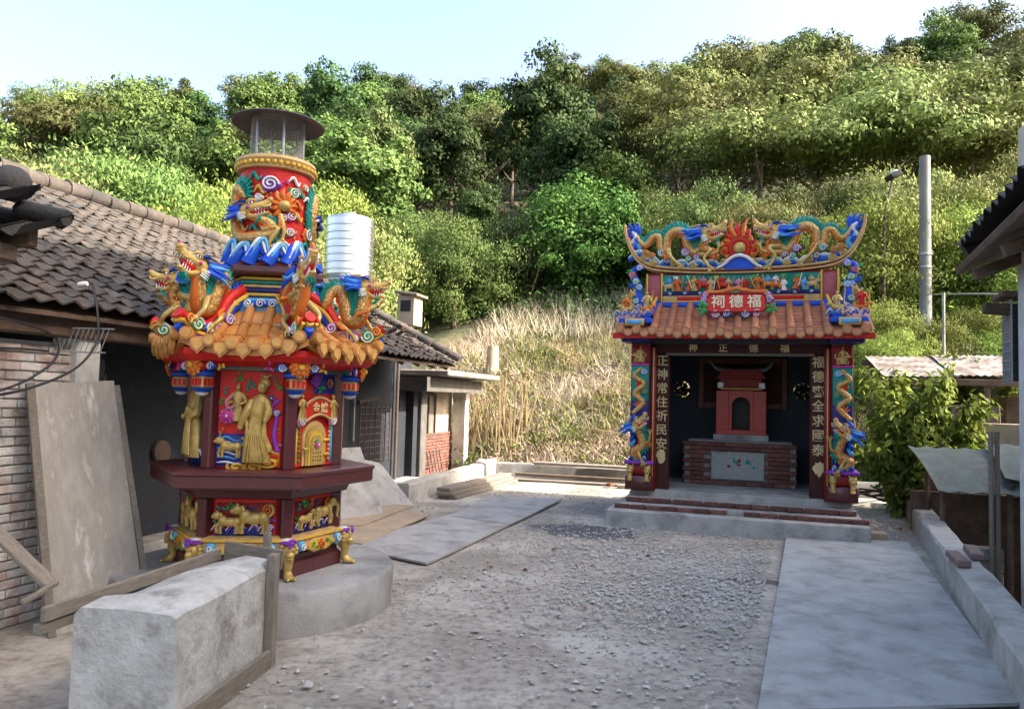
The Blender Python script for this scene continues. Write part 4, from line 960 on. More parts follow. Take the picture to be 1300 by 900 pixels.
def panel(k, ap, w, z0, z1, mat, name='relief_panel', label=None):
    o = MB().bbox((0, 0, (z1-z0)/2), (w, .03, z1-z0), .006).build(name, M_[mat], burner, 30, label); o.matrix_local = PMt(k, ap, z0); return o
AU, AL = .474, .489
# front upper panel: lady, attendant, deer
P = panel(0, AU, .46, 1.085, 1.81, 'red', label='red relief panel with a golden robed lady, an attendant and a deer')
def C(cx, cy, y=-.02): return Vector(((cx-345)*.00096, y, (810-cy)*.00101))
lady = MB()
loft(lady, [(C(410,765).x,-.045,C(0,765).z,.105,.05),(C(405,690).x,-.05,C(0,690).z,.095,.055),(C(395,590).x,-.05,C(0,590).z,.080,.055),(C(395,480).x,-.05,C(0,480).z,.058,.05),(C(405,430).x,-.05,C(0,430).z,.060,.05),(C(412,350).x,-.05,C(0,350).z,.068,.05),(C(420,300).x,-.05,C(0,300).z,.060,.045),(C(430,272).x,-.05,C(0,272).z,.02,.025)], 14)
for k in range(7):
    o = (k-3)*13; lady.tube(catmull([C(400+o*.5,440,-.098), C(398+o,560,-.105), C(408+o*2.1,758,-.098)], 5), [.004,.008,.006], 5)
lady.tube(catmull([C(365,320,-.06), C(330,410,-.09), C(285,520,-.07)], 5), [.028,.034,.024], 8); lady.tube(catmull([C(470,320,-.06), C(490,400,-.08), C(470,470,-.09)], 5), [.026,.032,.02], 8)
lady.tube(catmull([C(470,470,-.08), C(465,570,-.07), C(505,670,-.06), C(470,700,-.07)], 5), [.012,.022,.024,.008], 7); lady.tube(catmull([C(330,430,-.08), C(345,560,-.09), C(330,700,-.08)], 5), [.01,.016,.01], 7)
sub('lady_robe', lady, 'gold', P)
lh = MB(); lh.ell(C(435,222,-.06), (.036,.034,.046), 12, 8); lh.ell(C(432,228,-.096), (.006,.008,.008), 6, 4); sub('lady_head', lh, 'gold', P)
hr = MB(); hr.ell(C(450,190,-.045), (.042,.034,.038), 10, 7); hr.ell(C(455,150,-.04), (.024,.022,.024), 8, 6)
for s in range(5): hr.tube([C(445,165,-.05), C(420+s*20,130,-.05)], [.007,.003], 5)
sub('lady_hair', hr, 'gold', P)
robed_figure(P, tuple(C(250,470,-.03)), .27, 'gold', 'gold', 'gold', seed=3, name='attendant')
sc = MB(); sc.tube(catmull([C(215,290,-.055), C(175,330,-.06), C(195,380,-.065), C(240,360,-.07)], 5), .012, 7); sub('scarf', sc, 'pink', P)
flower(P, C(185,435,-.05), .062, 'mag', 'white', 9, 3); leafs(P, C(245,455,-.03), .06, 'green', 10, 2)
dr = MB(); beast(dr, tuple(C(215,735,-.035)), .17, -1, 'deer', .45); sub('deer', dr, 'gold', P)
bgm = MB(); bgm.bbox(C(210,680,-.018), (.21,.02,.235), .01); sub('water_ground', bgm, 'navy', P)
for k in range(6): 
    m2 = MB(); m2.tube(catmull([C(110,600+k*34,-.022), C(180,585+k*36,-.028), C(250,615+k*32,-.024), C(310,590+k*34,-.02)], 4), .007, 5); sub('water_line', m2, ('sky','white')[k % 2], P)
for (cx, cy, r_) in ((265,800,.05),(390,800,.045),(500,770,.05)): 
    m2 = MB(); m2.tube(spiral(C(cx,cy,-.03), r_, 1.6, 1, 2.5, sx=1.5, sz=.75), .010, 6); sub('cloud_scroll', m2, 'yellow', P); m2 = MB(); m2.ell(C(cx,cy,-.015), (r_*1.5,.012,r_*.8), 12, 5); sub('cloud', m2, 'orange', P)
leafs(P, C(250,155,-.02), .05, 'green', 9, 4); leafs(P, C(335,215,-.02), .05, 'teal', 9, 5); leafs(P, C(565,205,-.02), .045, 'green', 8, 6); leafs(P, C(552,530,-.02), .03, 'green', 5, 7)
m2 = MB(); m2.tube(catmull([C(560,690,-.02), C(530,560,-.03), C(545,420,-.03), C(500,370,-.03), C(560,310,-.02)], 5), [.02,.016,.014,.012], 7); sub('tree_branch', m2, 'purple', P)
cloud(P, C(545,410,-.03), .028, 'navy', 'white'); flower(P, C(500,300,-.03), .03, 'navy', 'white', 6, 1)
m2 = MB(); m2.bbox(C(500,740,-.016), (.15,.02,.12), .008); sub('cloud_ground', m2, 'orange', P)
for k in range(4): m2 = MB(); m2.tube(catmull([C(430,700+k*26,-.03), C(490,685+k*28,-.035), C(570,705+k*24,-.03)], 4), .007, 5); sub('cloud_scroll', m2, ('yellow','red')[k % 2], P)
for (cx, cy, c_) in ((150,250,'teal'),(130,330,'green'),(300,290,'orange'),(530,600,'mag'),(560,640,'pink'),(140,520,'orange'),(290,520,'teal'),(520,160,'teal'),(300,640,'teal')): leafs(P, C(cx,cy,-.022), .035, c_, 6, cx)
# right upper panel: furnace door with banner
P = panel(1, AU, .46, 1.085, 1.81, 'red', label='red relief panel with golden arched furnace door and banner')
def arch(w, h, n=12, z0=0): return [(-w, z0), (w, z0)] + [(w*math.cos(a), z0+h-w+w*math.sin(a)) for a in [PI*i/n for i in range(n+1)]]
for i, (w, h, y, m) in enumerate(((.135,.335,-.028,'tan'),(.112,.305,-.038,'gold'),(.085,.262,-.046,'yellow'),(.066,.23,-.054,'gold'))):
    m2 = MB(); m2.prism([(p[0]-.005, p[1]+.012) for p in arch(w, h)], y, -.01); sub('furnace_door' if i == 1 else 'door_arch', m2, m, P, 25)
m2 = MB()
for i in range(4):
    for j in range(3): m2.ell((-.045+i*.027, -.056, .05+j*.028), (.006,.004,.006), 6, 4)
sub('vent_hole', m2, 'black', P)
flower(P, (-.005,-.062,.165), .03, 'mag', 'white', 6, 2); leafs(P, (-.005,-.058,.195), .035, 'green', 7, 9)
for zz in (.09,.2): m2 = MB(); m2.bbox((.115,-.045,zz), (.07,.02,.022), .004); sub('hinge', m2, 'yellow', P)
m2 = MB(); m2.tube([(-.12,-.06,.14),(-.16,-.065,.14)], .01, 7); m2.ell((-.165,-.065,.14), .015, 8, 6); sub('door_latch', m2, 'gold', P)
bn = MB(); N = 16
top_ = [(-.155+.31*i/N, .47+.05*math.sin(PI*i/N*1.0)+.015*i/N) for i in range(N+1)]
bn.prism([(x, z-.13) for x, z in top_] + top_[::-1], -.05, -.03); sub('banner', bn, 'red', P)
be = MB(); be.tube([(x,-.052,z) for x, z in top_], .011, 7); be.tube([(x,-.052,z-.13) for x, z in top_], .011, 7); sub('banner_edge', be, 'tan', P)
for ch, xx in (('金',-.035),('爐',.06)): o = mobj('character', text_mesh(ch, .085, .003), M_['ink'], P, None, Matrix.Translation((xx,-.056,.445)))
for s in (-1, 1): robed_figure(P, (s*.185,-.045,.36), .19, 'gold', 'gold', 'gold', seed=20+s, name='golden_boy'); cloud(P, (s*.185,-.04,.345), .045, 'pink', 'white')
for s in (-1, 1):
    m2 = MB(); m2.bbox((s*.205,-.012,.17), (.03,.02,.3), .004); sub('side_strip', m2, 'sky' if s > 0 else 'yellow', P)
    m2 = MB(); 
    for k in range(8): m2.ell((s*.175,-.02,.05+k*.035), (.012,.01,.012), 7, 5)
    sub('bead_row', m2, 'yellow' if s > 0 else 'green', P)
m2 = MB(); m2.bbox((.1,-.014,.635), (.24,.02,.16), .008); sub('corner_plaque', m2, 'blue', P); m2 = MB(); m2.bbox((.1,-.022,.63), (.20,.02,.13), .006); sub('corner_plaque', m2, 'navy', P)
flower(P, (.15,-.035,.64), .04, 'orange', 'yellow', 6, 1); leafs(P, (.04,-.03,.59), .05, 'green', 8, 11)
for k in range(6): m2 = MB(); a = 1.2+k*.28; m2.tube([(0,-.03,.6),(0+.11*math.cos(a),-.035,.6+.11*math.sin(a))], [.006,.012], 6); sub('fan_petal', m2, 'purple', P)
# the other upper panels
for k in (-1, 2, 3, 4):
    P = panel(k, AU, .46, 1.085, 1.81, 'red' if k != -1 else 'navy')
    robed_figure(P, (0,-.05,.06), .62, 'gold', 'gold', 'gold', seed=40+k, name='standing_figure')
    waves(P, -.2, .2, .04, .1, -.03, 4, ('navy','sky','white'), k+9)
# lower panels with animals
for k in range(6):
    kk = k if k < 4 else k-6
    P = panel(kk, AL, .44, .60, .868, 'red')
    m2 = MB(); m2.bbox((0,-.012,.12), (.41,.012,.235), .004); sub('panel_field', m2, 'dred', P)
    if kk == 1:
        m2 = MB(); beast(m2, (.09,-.045,.03), .23, 1, 'elephant', .5); sub('elephant', m2, 'gold', P); m2 = MB(); beast(m2, (-.12,-.05,.025), .17, 1, 'elephant', .5); sub('elephant', m2, 'gold', P)
    else:
        m2 = MB(); beast(m2, (.07,-.045,.02), .24, -1, 'lion', .5); sub('lion', m2, 'gold', P); m2 = MB(); beast(m2, (-.10,-.05,.02), .18, -1, 'lion', .5); sub('lion', m2, 'gold', P)
    for (x_, z_, c_) in ((-.02,.055,'blue'),(.18,.06,'purple'),(-.18,.055,'blue')): cloud(P, (x_,-.022,z_), .03, c_, 'white', 1)
    waves(P, -.2, .2, .03, .06, -.03, 5, ('navy','purple','white'), 30+k); leafs(P, (-.1,-.025,.215), .05, 'green', 9, 50+k)
    m2 = MB(); m2.tube(spiral((.16,-.03,.19), .04, 1.6), .008, 6); sub('cloud_scroll', m2, 'orange', P)
    for (dx, dz, c_) in ((-.17,.2,'teal'),(-.03,.22,'orange'),(.04,.2,'navy'),(.19,.12,'purple'),(-.19,.1,'green')): leafs(P, (dx,-.025,dz), .04, c_, 6, 600+k)
    m2 = MB(); m2.bbox((0,-.016,.03), (.40,.012,.055), .004); sub('water_ground', m2, 'navy', P)
    # cartouche on the base
    Cq = MB().prism([( .17*math.cos(a)*(1+.12*math.cos(4*a)), .052*math.sin(a)*(1+.1*math.cos(6*a))) for a in [2*PI*i/28 for i in range(28)]], -.02, .02).build('cartouche', M_['tan'], burner, 30); Cq.matrix_local = PMt(kk, .575, .512)
    m2 = MB(); m2.prism([(.15*math.cos(a), .042*math.sin(a)) for a in [2*PI*i/24 for i in range(24)]], -.028, -.018); sub('cartouche_field', m2, 'yellow', Cq)
    flower(Cq, (0,-.03,0), .045, 'orange', 'red', 7, 2); leafs(Cq, (-.08,-.03,0), .05, 'green', 6, 60+k); leafs(Cq, (.08,-.03,0), .05, 'green', 6, 70+k)
    for s in (-1, 1): m2 = MB(); m2.bbox((s*.21,.0,.01), (.06,.05,.075), .01); sub('base_scroll', m2, 'sky', Cq); m2 = MB(); m2.tube(spiral((s*.21,-.03,.01), .028, 1.4, s), .006, 5); sub('base_scroll', m2, 'white', Cq)
    for x_ in (-.27,-.125,.125,.27): cloud(Cq, (x_,.012,-.005), .026, ('blue','orange','navy','mag')[int(abs(x_)*100) % 4], ('white','yellow')[x_ > 0], 1 if x_ > 0 else -1)
    m2 = MB(); m2.bbox((0,.0,.062), (.60,.03,.018), .004); sub('base_trim', m2, 'yellow', Cq)
    # lion foot at the corner
    ft_ = MB(); ft_.ell((0,-.01,.20), (.052,.045,.05), 10, 7); ft_.ell((0,-.045,.178), (.032,.03,.028), 9, 6); ft_.ell((0,-.05,.155), (.028,.026,.014), 8, 5)
    ft_.tube(catmull([(0,.01,.17),(0,-.012,.11),(0,.0,.06),(0,-.03,.02)], 4), [.048,.032,.028,.036], 9); ft_.ell((0,-.045,.02), (.042,.042,.02), 9, 5)
    for a in range(9): b_ = -.3+a*(PI+.6)/8; ft_.ell((.058*math.cos(b_), -.0, .205+.055*math.sin(b_)), (.02,.022,.02), 7, 5)
    for s in (-1, 1): ft_.ell((s*.024,-.082,.014), (.012,.016,.012), 6, 4); ft_.ell((s*.022,-.05,.215), (.012,.012,.01), 6, 4)
    fo = ft_.build('lion_foot', M_['gold'], burner, 50); fo.matrix_local = Matrix.Rotation(kk*PI/3+PI/6, 4, 'Z') @ Matrix.Translation((0,-.655,.302+Z0))
    m2 = MB(); m2.ell((0,.01,.262), (.066,.055,.022), 10, 5); m2.tube(spiral((0,-.06,.262), .035, 1.5), .008, 6); sub('foot_cap', m2, 'purple', fo); m2 = MB(); m2.ell((0,.01,.280), (.045,.04,.010), 10, 4); sub('foot_cap', m2, 'white', fo)
# fascia, brackets, flowers and lantern pendants under the eave
mb = MB(); hexring(mb, [(.56,1.82),(.70,1.83),(.80,1.86),(.84,1.90),(.84,1.945),(.70,1.96)]); mb.build('eave_fascia', M_['red'], burner, 25)
mb = MB(); hexring(mb, [(.54,1.79),(.62,1.80),(.62,1.835)]); mb.build('bracket_band', surf('painted_bracket_band', (.10,.12,.12), (.20,.10,.06), rough=.5, scale=30, contrast=(.48,.52), bump=.4, stain=(.04,.16,.13), sscale=24, samt=(.5,.55)), burner, 25)
for k in range(6):
    Q = Matrix.Rotation(k*PI/3+PI/6, 4, 'Z')
    lan = MB().bbox((0,0,0), (.115,.115,.085), .01).build('lantern_pendant', M_['tan'], burner); lan.matrix_local = Q @ Matrix.Translation((0,-.655,1.705+Z0))
    m2 = MB(); m2.lathe([(.03,-.075),(.055,-.065),(.075,-.045),(.045,-.04)], 12); sub('lantern_base', m2, 'blue', lan)
    m2 = MB(); m2.lathe([(.05,.04),(.085,.05),(.09,.07),(.06,.085)], 12); sub('lantern_top', m2, 'blue', lan)
    m2 = MB(); m2.lathe([(.02,-.10),(.04,-.09),(.05,-.075)], 10); sub('lantern_bud', m2, 'white', lan)
    m2 = MB()
    for s in range(4):
        for t in (-1, 0, 1): m2.v += []; m2.box((t*.035,-.06,.0), (.022,.012,.05), M=Matrix.Rotation(s*PI/2, 4, 'Z'))
    sub('lantern_pane', m2, 'red', lan)
    m2 = MB(); m2.tube([(0,0,.08),(0,.02,.16)], [.05,.09], 8); sub('lantern_bracket', m2, 'teal', lan)
    fl = MB().ell((0,0,0), (.075,.05,.06), 10, 6).build('eave_flower', M_['red'], burner); fl.matrix_local = Q @ Matrix.Translation((0,-.70,1.825+Z0))
    flower(fl, (0,-.045,0), .085, 'orange', 'yellow', 8, 2)
    for s in (-1, 1): cloud(fl, (s*.12,.0,-.005), .035, 'blue', 'white', s); leafs(fl, (s*.2,.02,.0), .05, ('mag','yellow')[s > 0], 5, k)
# roof
RT, RE, ZT, ZE = .34, .875, 2.27, 1.955
T30 = math.tan(PI/6)
def roofz(ap, x):
    t = (ap/math.cos(PI/6) - RT)/(RE-RT); s = abs(x)/max(1e-6, ap*T30)
    return ZT - (ZT-ZE)*(1-(1-min(1,max(0,t)))**1.7) + .085*max(0,t)**2*s**3
dk = MB(); vs, fs = [], []; NA, NX = 8, 10
for i in range(NA+1):
    ap = (RT + (RE-RT)*i/NA)*math.cos(PI/6)
    for j in range(NX+1): x = ap*T30*(2*j/NX-1); vs.append((x, -ap, roofz(ap, x)+Z0-.01))
nt_ = len(vs); vs += [(v[0], v[1]+.0, v[2]-.05) for v in vs]
for i in range(NA):
    for j in range(NX): a = i*(NX+1)+j; fs.append((a, a+NX+1, a+NX+2, a+1)); fs.append((nt_+a, nt_+a+1, nt_+a+NX+2, nt_+a+NX+1))
for j in range(NX): a = NA*(NX+1)+j; fs.append((a, nt_+a, nt_+a+1, a+1))
dk.add(vs, fs); deck_me = dk.mesh('roof_side', 40); deck_me.materials.append(M_['tile'])
side0 = mobj('roof_side', deck_me, None, burner)
APE = RE*math.cos(PI/6); AP0 = RT*math.cos(PI/6)
for x in (-.385,-.231,-.077,.077,.231,.385):
    a0 = max(AP0, abs(x)/T30+.02); ns = max(1, int(round((APE-a0)/.15)))
    for k in range(ns):
        p0 = a0 + (APE+.035-a0)*k/ns; p1 = a0 + (APE+.035-a0)*(k+1)/ns
        pts = [(x, -(p0+(p1-p0)*t), roofz(p0+(p1-p0)*t, x)+Z0+.022) for t in (0,.33,.66,1)]
        m2 = MB(); m2.tube(pts, [.037,.040,.042,.044], 10); sub('barrel_tile', m2, 'tile', side0)
    ze = roofz(APE, x)+Z0+.015; m2 = MB(); disc(m2, x, -APE-.05, ze+.012, .046, .035); sub('tile_end', m2, 'tile', side0, 30); m2 = MB(); disc(m2, x, -APE-.058, ze+.012, .032, .012); sub('tile_end_face', m2, 'tileface', side0, 30)
for x in (-.308,-.154,0,.154,.308):
    a0 = max(AP0, abs(x)/T30+.05); ns = max(1, int((APE-a0)/.10))
    for k in range(ns):
        p0 = a0 + (APE+.02-a0)*k/ns; p1 = a0 + (APE+.02-a0)*(k+1)/ns; vs = []
        for (pp, dz) in ((p0, .004), (p1, .020)):
            for j in range(5): xx = x + .075*(j/2-1); vs.append((xx, -pp, roofz(pp, x)+Z0+dz+.012*(abs(j-2)/2)**2))
        vs += [(v[0], v[1], v[2]-.014) for v in vs[5:]]
        m2 = MB(); m2.add(vs, [(j, j+5, j+6, j+1) for j in range(4)] + [(j+5, j+10, j+11, j+6) for j in range(4)]); sub('pan_tile', m2, 'tile', side0)
    ze = roofz(APE, x)+Z0
    hp = [(x+.078*math.sin(a)*(1 if abs(a) < 2 else 1), ze-.035+ (.05 if abs(a) > 1.6 else 0) - .055*math.cos(a)*(1.1)) for a in [0]]
    poly = [(x-.062, ze+.03), (x-.058, ze-.02), (x-.042, ze-.05), (x-.016, ze-.068), (x, ze-.088), (x+.016, ze-.068), (x+.042, ze-.05), (x+.058, ze-.02), (x+.062, ze+.03)]
    m2 = MB(); m2.prism(poly, -APE-.035, -APE-.015); sub('drip_tile', m2, 'tile', side0, 25); m2 = MB(); m2.prism([(x+(p[0]-x)*.72, ze-.012+(p[1]-ze+.012)*.72) for p in poly], -APE-.043, -APE-.034); sub('drip_tile_face', m2, 'tileface', side0, 25)
for k in range(1, 6):
    c = copy_tree(side0, burner); c.matrix_local = Matrix.Rotation(k*PI/3, 4, 'Z')
# hips with painted bands, clouds and dragons (hip frame: -y outwards)
hipc = [(0,-RT+.03,ZT+.07),(0,-.45,ZT-.02),(0,-.58,2.09),(0,-.72,2.015),(0,-.86,2.03),(0,-.985,2.10)]
hipc = [(p[0], p[1] if p[1] > -.4 else -.4+(p[1]+.4)*.86, p[2]+Z0) for p in hipc]
for k in range(6):
    Q = Matrix.Rotation(k*PI/3+PI/6, 4, 'Z'); cc = catmull(hipc, 6)
    hp = MB(); hp.tube(cc, [.045,.05,.055,.055,.05,.03], 10); hip = hp.build('hip_ridge', M_['blue'], burner, 50); hip.matrix_local = Q
    for dz, rr_, m in ((.045,.030,'yellow'),(.085,.042,'red')):
        m2 = MB(); m2.tube([p + Vector((0,0,dz)) for p in cc], rr_, 8); sub('hip_band', m2, m, hip)
    for s in (-1, 1): m2 = MB(); m2.tube([p + Vector((s*.05,0,.035)) for p in cc], .014, 6); sub('hip_band', m2, 'yellow', hip)
    front = k in (0, 5)
    sc_ = .96 if front else .86
    pth = [(0,-.35,2.34),(.03,-.40,2.30),(-.03,-.45,2.36),(0,-.50,2.46),(.02,-.59,2.48),(.02,-.65,2.36),(0,-.70,2.24),(-.02,-.79,2.25),(0,-.83,2.38),(0,-.84,2.49)]
    YS = lambda y: y if y > -.4 else -.4+(y+.4)*.78
    pth = [(p[0], YS(p[1]), p[2]+Z0) for p in pth]
    up_ = .45 if front else .08
    HMx = head_mat((0,YS(-.83),2.50+Z0), (0,-1,up_), (0,up_*.8,1), .25*sc_)
    legs = [([(.05,-.78,2.30+Z0),(.11,-.88,2.22+Z0),(.08,-.94,2.15+Z0)], .022, (0,-.3,1)), ([(-.05,-.78,2.30+Z0),(-.12,-.90,2.32+Z0),(-.10,-.99,2.36+Z0)], .022, (0,-.3,1)), ([(.05,-.6,2.2+Z0),(.10,-.68,2.16+Z0),(.08,-.76,2.1+Z0)], .02, (.6,0,.8)), ([(-.05,-.6,2.2+Z0),(-.10,-.68,2.16+Z0),(-.08,-.76,2.1+Z0)], .02, (-.6,0,.8))]
    legs = [([(p[0], YS(p[1]), p[2]) for p in l[0]], l[1], l[2]) for l in legs]
    dg = dragon(burner, pth, [.014,.022,.030,.040,.048,.050,.052,.054,.05,.042], (1,0,0), -1, HMx, {}, legs, ((0,-.36,2.34+Z0), (0,.3,1), .16), 'roof_dragon', 'golden dragon with blue mane sitting on a roof hip', 1.0, seed=k, jaw=.42)
    dg.matrix_local = Q
    for (y, z, r_, c_, s) in ((-.50,2.17,.05,'purple',1),(-.62,2.10,.055,'mag',-1),(-.72,2.09,.05,'blue',1),(-.86,2.11,.06,'green',1),(-.94,2.15,.045,'red',-1)):
        for sd in (-1, 1):
            yq = YS(y)*1.04; m2 = MB(); m2.ell((sd*.062, yq, z+Z0), (.022, r_, r_*.8), 10, 6); sub('cloud', m2, c_, hip)
            m2 = MB(); m2.tube([(sd*(.078+.0*i), yq+p[0], z+Z0+p[2]) for i, p in enumerate(spiral((0,0,0), r_*.85, 1.7, s*sd))], r_*.13, 5); sub('cloud_scroll', m2, ('white','yellow')[c_ == 'red'], hip)
# neck tiers
mb = MB(); hexring(mb, [(.36,2.25),(.37,2.33),(.34,2.36)]); mb.build('neck_tier', M_['sky'], burner, 25)
nk = MB(); hexring(nk, [(.30,2.36),(.30,2.54)]); nk = nk.build('neck_tier', M_['navy'], burner, 25)
for z_, m in ((2.375,'yellow'),(2.41,'navy'),(2.44,'tan'),(2.47,'teal'),(2.50,'yellow')):
    mb = MB(); hexring(mb, [(.305,z_),(.325,z_+.008),(.325,z_+.022),(.305,z_+.03)]); mb.build('neck_band', M_[m], burner, 25)
for k in range(6):
    cl = MB().ell((0,0,0), (.10,.02,.03), 10, 5).build('neck_cloud', M_['blue'], burner); cl.matrix_local = PMt(k, .325, 2.315)
    for x in (-.09,0,.09): m2 = MB(); m2.tube(spiral((x,-.02,.0), .035, 1.6, 1 if x >= 0 else -1), .006, 5); sub('cloud_scroll', m2, 'white', cl)
mb = MB(); hexring(mb, [(.30,2.53),(.40,2.545),(.41,2.56),(.41,2.60),(.39,2.615)]); mb.build('chimney_plate', M_['maroon'], burner, 25)
mb = MB(); hexring(mb, [(.37,2.612),(.37,2.63)]); mb.build('chimney_plate', M_['dred'], burner, 25)
# chimney drum
CRd = .272
dm = MB(); dm.lathe([(CRd,2.62+Z0),(CRd,3.40+Z0)], 48); drum = dm.build('chimney', M_['red'], burner, 40, 'round red chimney drum with painted dragon relief')
mb = MB(); mb.lathe([(CRd,3.385+Z0),(CRd+.03,3.39+Z0),(CRd+.035,3.41+Z0),(CRd+.02,3.42+Z0),(CRd+.035,3.44+Z0),(CRd+.045,3.46+Z0),(CRd+.035,3.485+Z0),(CRd-.02,3.49+Z0)], 48); mb.build('chimney_rim', M_['tan'], burner, 40)
mb = MB()
for k in range(40): a = 2*PI*k/40; mb.ell(((CRd+.035)*math.cos(a), (CRd+.035)*math.sin(a), 3.425+Z0), .020, 7, 5)
mb.build('rim_bead', M_['yellow'], burner, 60)['kind'] = 'stuff'
def wrapc(v, a0):     # flat panel -> drum surface
    a = v.x/CRd + a0; q = CRd - v.y
    return Vector((q*math.sin(a), -q*math.cos(a), v.z))
def wrapped(parent_part, a0):
    todo = [parent_part]
    while todo:
        o = todo.pop(); todo += list(o.children)
        if o.type == 'MESH':
            for vx in o.data.vertices: vx.co = wrapc(vx.co, a0)
def drum_dragon(a0, mir=1, full=True):
    def D(cx, cy, y=-.02): return ((cx-270)*.00138*mir, y, 2.62+Z0+(840-cy)*.00142)     # photo crop to drum panel
    pth = [D(110,360), D(150,400), D(165,470), D(110,560), D(105,640), D(160,690), D(235,680), D(300,640), D(275,590), D(205,560)]
    pth = [D(185,470), D(120,420), D(100,520), D(110,620), D(170,690), D(260,690), D(330,670), D(340,620), D(280,590), D(220,560)]
    HMx = head_mat(D(205,560,-.03), (1*mir,-.04,.30), (0,0,1), .21)
    d = dragon(burner, pth, [.016,.056,.052,.046,.044,.040,.037,.035,.035,.035], (0,-1,0), -1*mir, HMx, {'mane2':'white'}, [([D(300,650,-.03), D(370,640,-.05), D(330,740,-.04), D(360,800,-.04)], .018), ([D(100,680,-.03), D(90,750,-.05), D(125,815,-.04)], .022), ([D(380,560,-.02), D(400,640,-.04), D(395,700,-.04)], .016)], None, 'chimney_dragon', 'golden relief dragon with blue mane on the chimney', .9, 77, jaw=.2)
    fn = MB()
    for k in range(11): a = 2.7 - k*.30; fn.tube([(D(150,440)[0]+.075*math.cos(a)*mir, -.02, D(0,440)[2]+.095*math.sin(a)), (D(150,440)[0]+.13*math.cos(a)*mir, -.025, D(0,440)[2]+.15*math.sin(a))], [.02,.003], 5)
    sub('dragon_fin', fn, 'teal', d)
    pe = MB(); pe.ell(D(400,510,-.03), (.045,.04,.045), 12, 8); sub('flaming_pearl', pe, 'gold', d)
    fl = MB()
    for k in range(9): a = -.6 + k*.55; fl.tube(catmull([(D(400,510)[0]+.03*math.cos(a), -.02, D(400,510)[2]+.03*math.sin(a)), (D(400,510)[0]+.075*math.cos(a+.2), -.03, D(400,510)[2]+.09*math.sin(a+.2)), (D(400,510)[0]+.10*math.cos(a), -.02, D(400,510)[2]+.14*math.sin(a))], 3), [.018,.02,.004], 6)
    sub('pearl_flame', fl, 'orange', d)
    for (cx, cy, r_, c_) in ((325,395,.07,'purple'),(185,755,.072,'purple'),(395,735,.06,'teal'),(445,560,.045,'mag'),(440,650,.04,'pink'),(90,480,.05,'green'),(455,430,.05,'green'),(60,640,.06,'orange'),(480,760,.055,'blue'),(300,790,.05,'sky'),(265,470,.035,'white'),(70,760,.05,'mag')): cloud(d, D(cx,cy,-.008), r_, c_, 'white')
    qq = random.Random(int(a0*100)+5)
    for i in range(7):
        for j in range(7):
            cx, cy = 40+i*72+qq.uniform(-18,18), 375+j*68+qq.uniform(-16,16); t = qq.random()
            if t < .35: leafs(d, D(cx,cy,-.006), .045, qq.choice(('teal','orange','green','gold','mag')), 6, i*10+j)
            elif t < .62: cloud(d, D(cx,cy,-.002), .034, qq.choice(('orange','blue','teal','pink','gold')), 'white', 1 if i % 2 else -1)
            else: m2 = MB(); m2.tube(catmull([D(cx-35,cy,-.01), D(cx-8,cy-28,-.016), D(cx+20,cy+10,-.016), D(cx+40,cy-14,-.01)], 4), [.006,.014,.012,.004], 6); sub('cloud_ribbon', m2, qq.choice(('gold','orange','white','yellow','teal')), d)
    wrapped(d, a0)
drum_dragon(R(-12)); drum_dragon(R(138)); 
wv = MB()
for k in range(15):
    a = 2*PI*k/15
    wv.tube(catmull([((CRd+.07)*math.cos(a-.22), (CRd+.07)*math.sin(a-.22), 2.62+Z0), ((CRd+.065)*math.cos(a-.1), (CRd+.065)*math.sin(a-.1), 2.69+Z0+.03*(k%2)), ((CRd+.045)*math.cos(a), (CRd+.045)*math.sin(a), 2.745+Z0+.03*(k%2)), ((CRd+.065)*math.cos(a+.12), (CRd+.065)*math.sin(a+.12), 2.69+Z0)], 4), [.06,.05,.03,.012], 8)
wv.build('wave_skirt', M_['blue'], burner, 60)['kind'] = 'stuff'
for off_, m in ((.05,'sky'),(-.02,'white')):
    wv = MB()
    for k in range(15):
        a = 2*PI*k/15 + off_
        wv.tube(catmull([((CRd+.11)*math.cos(a-.18), (CRd+.11)*math.sin(a-.18), 2.67+Z0), ((CRd+.085)*math.cos(a-.02), (CRd+.085)*math.sin(a-.02), 2.755+Z0+.03*(k%2)), ((CRd+.06)*math.cos(a+.08), (CRd+.06)*math.sin(a+.08), 2.775+Z0+.03*(k%2)), ((CRd+.085)*math.cos(a+.2), (CRd+.085)*math.sin(a+.2), 2.70+Z0)], 4), [.012,.016,.02,.008], 6)
    wv.build('wave_crest', M_[m], burner, 60)['kind'] = 'stuff'
# mesh cage and cap
cg = MB(); rc = .205; n_ = 64
for k in range(n_):
    for s in (-1, 1):
        pts = [(rc*math.cos(2*PI*k/n_+s*t*1.5), rc*math.sin(2*PI*k/n_+s*t*1.5), 3.48+Z0+t*.36) for t in [i/7 for i in range(8)]]
        cg.tube(pts, .0013, 3, cap=False)
cage = cg.build('spark_mesh', M_['gi'], burner, 0); cage['kind'] = 'stuff'
for k in range(6):
    a = k*PI/3 + .95; MB().tube([(.21*math.cos(a), .21*math.sin(a), 3.47+Z0), (.21*math.cos(a), .21*math.sin(a), 3.845+Z0)], .011, 6).build('cage_post', M_['gi'], burner)
mb = MB(); mb.lathe([(.0,3.90+Z0),(.15,3.875+Z0),(.35,3.825+Z0),(.365,3.812+Z0),(.36,3.806+Z0),(.2,3.84+Z0),(.0,3.86+Z0)], 40, cap=False); mb.build('chimney_cap', surf('rusty_steel_cap', (.10,.075,.065), (.06,.045,.04), rough=.55, metal=.3, scale=8, bump=.15), burner, 40)
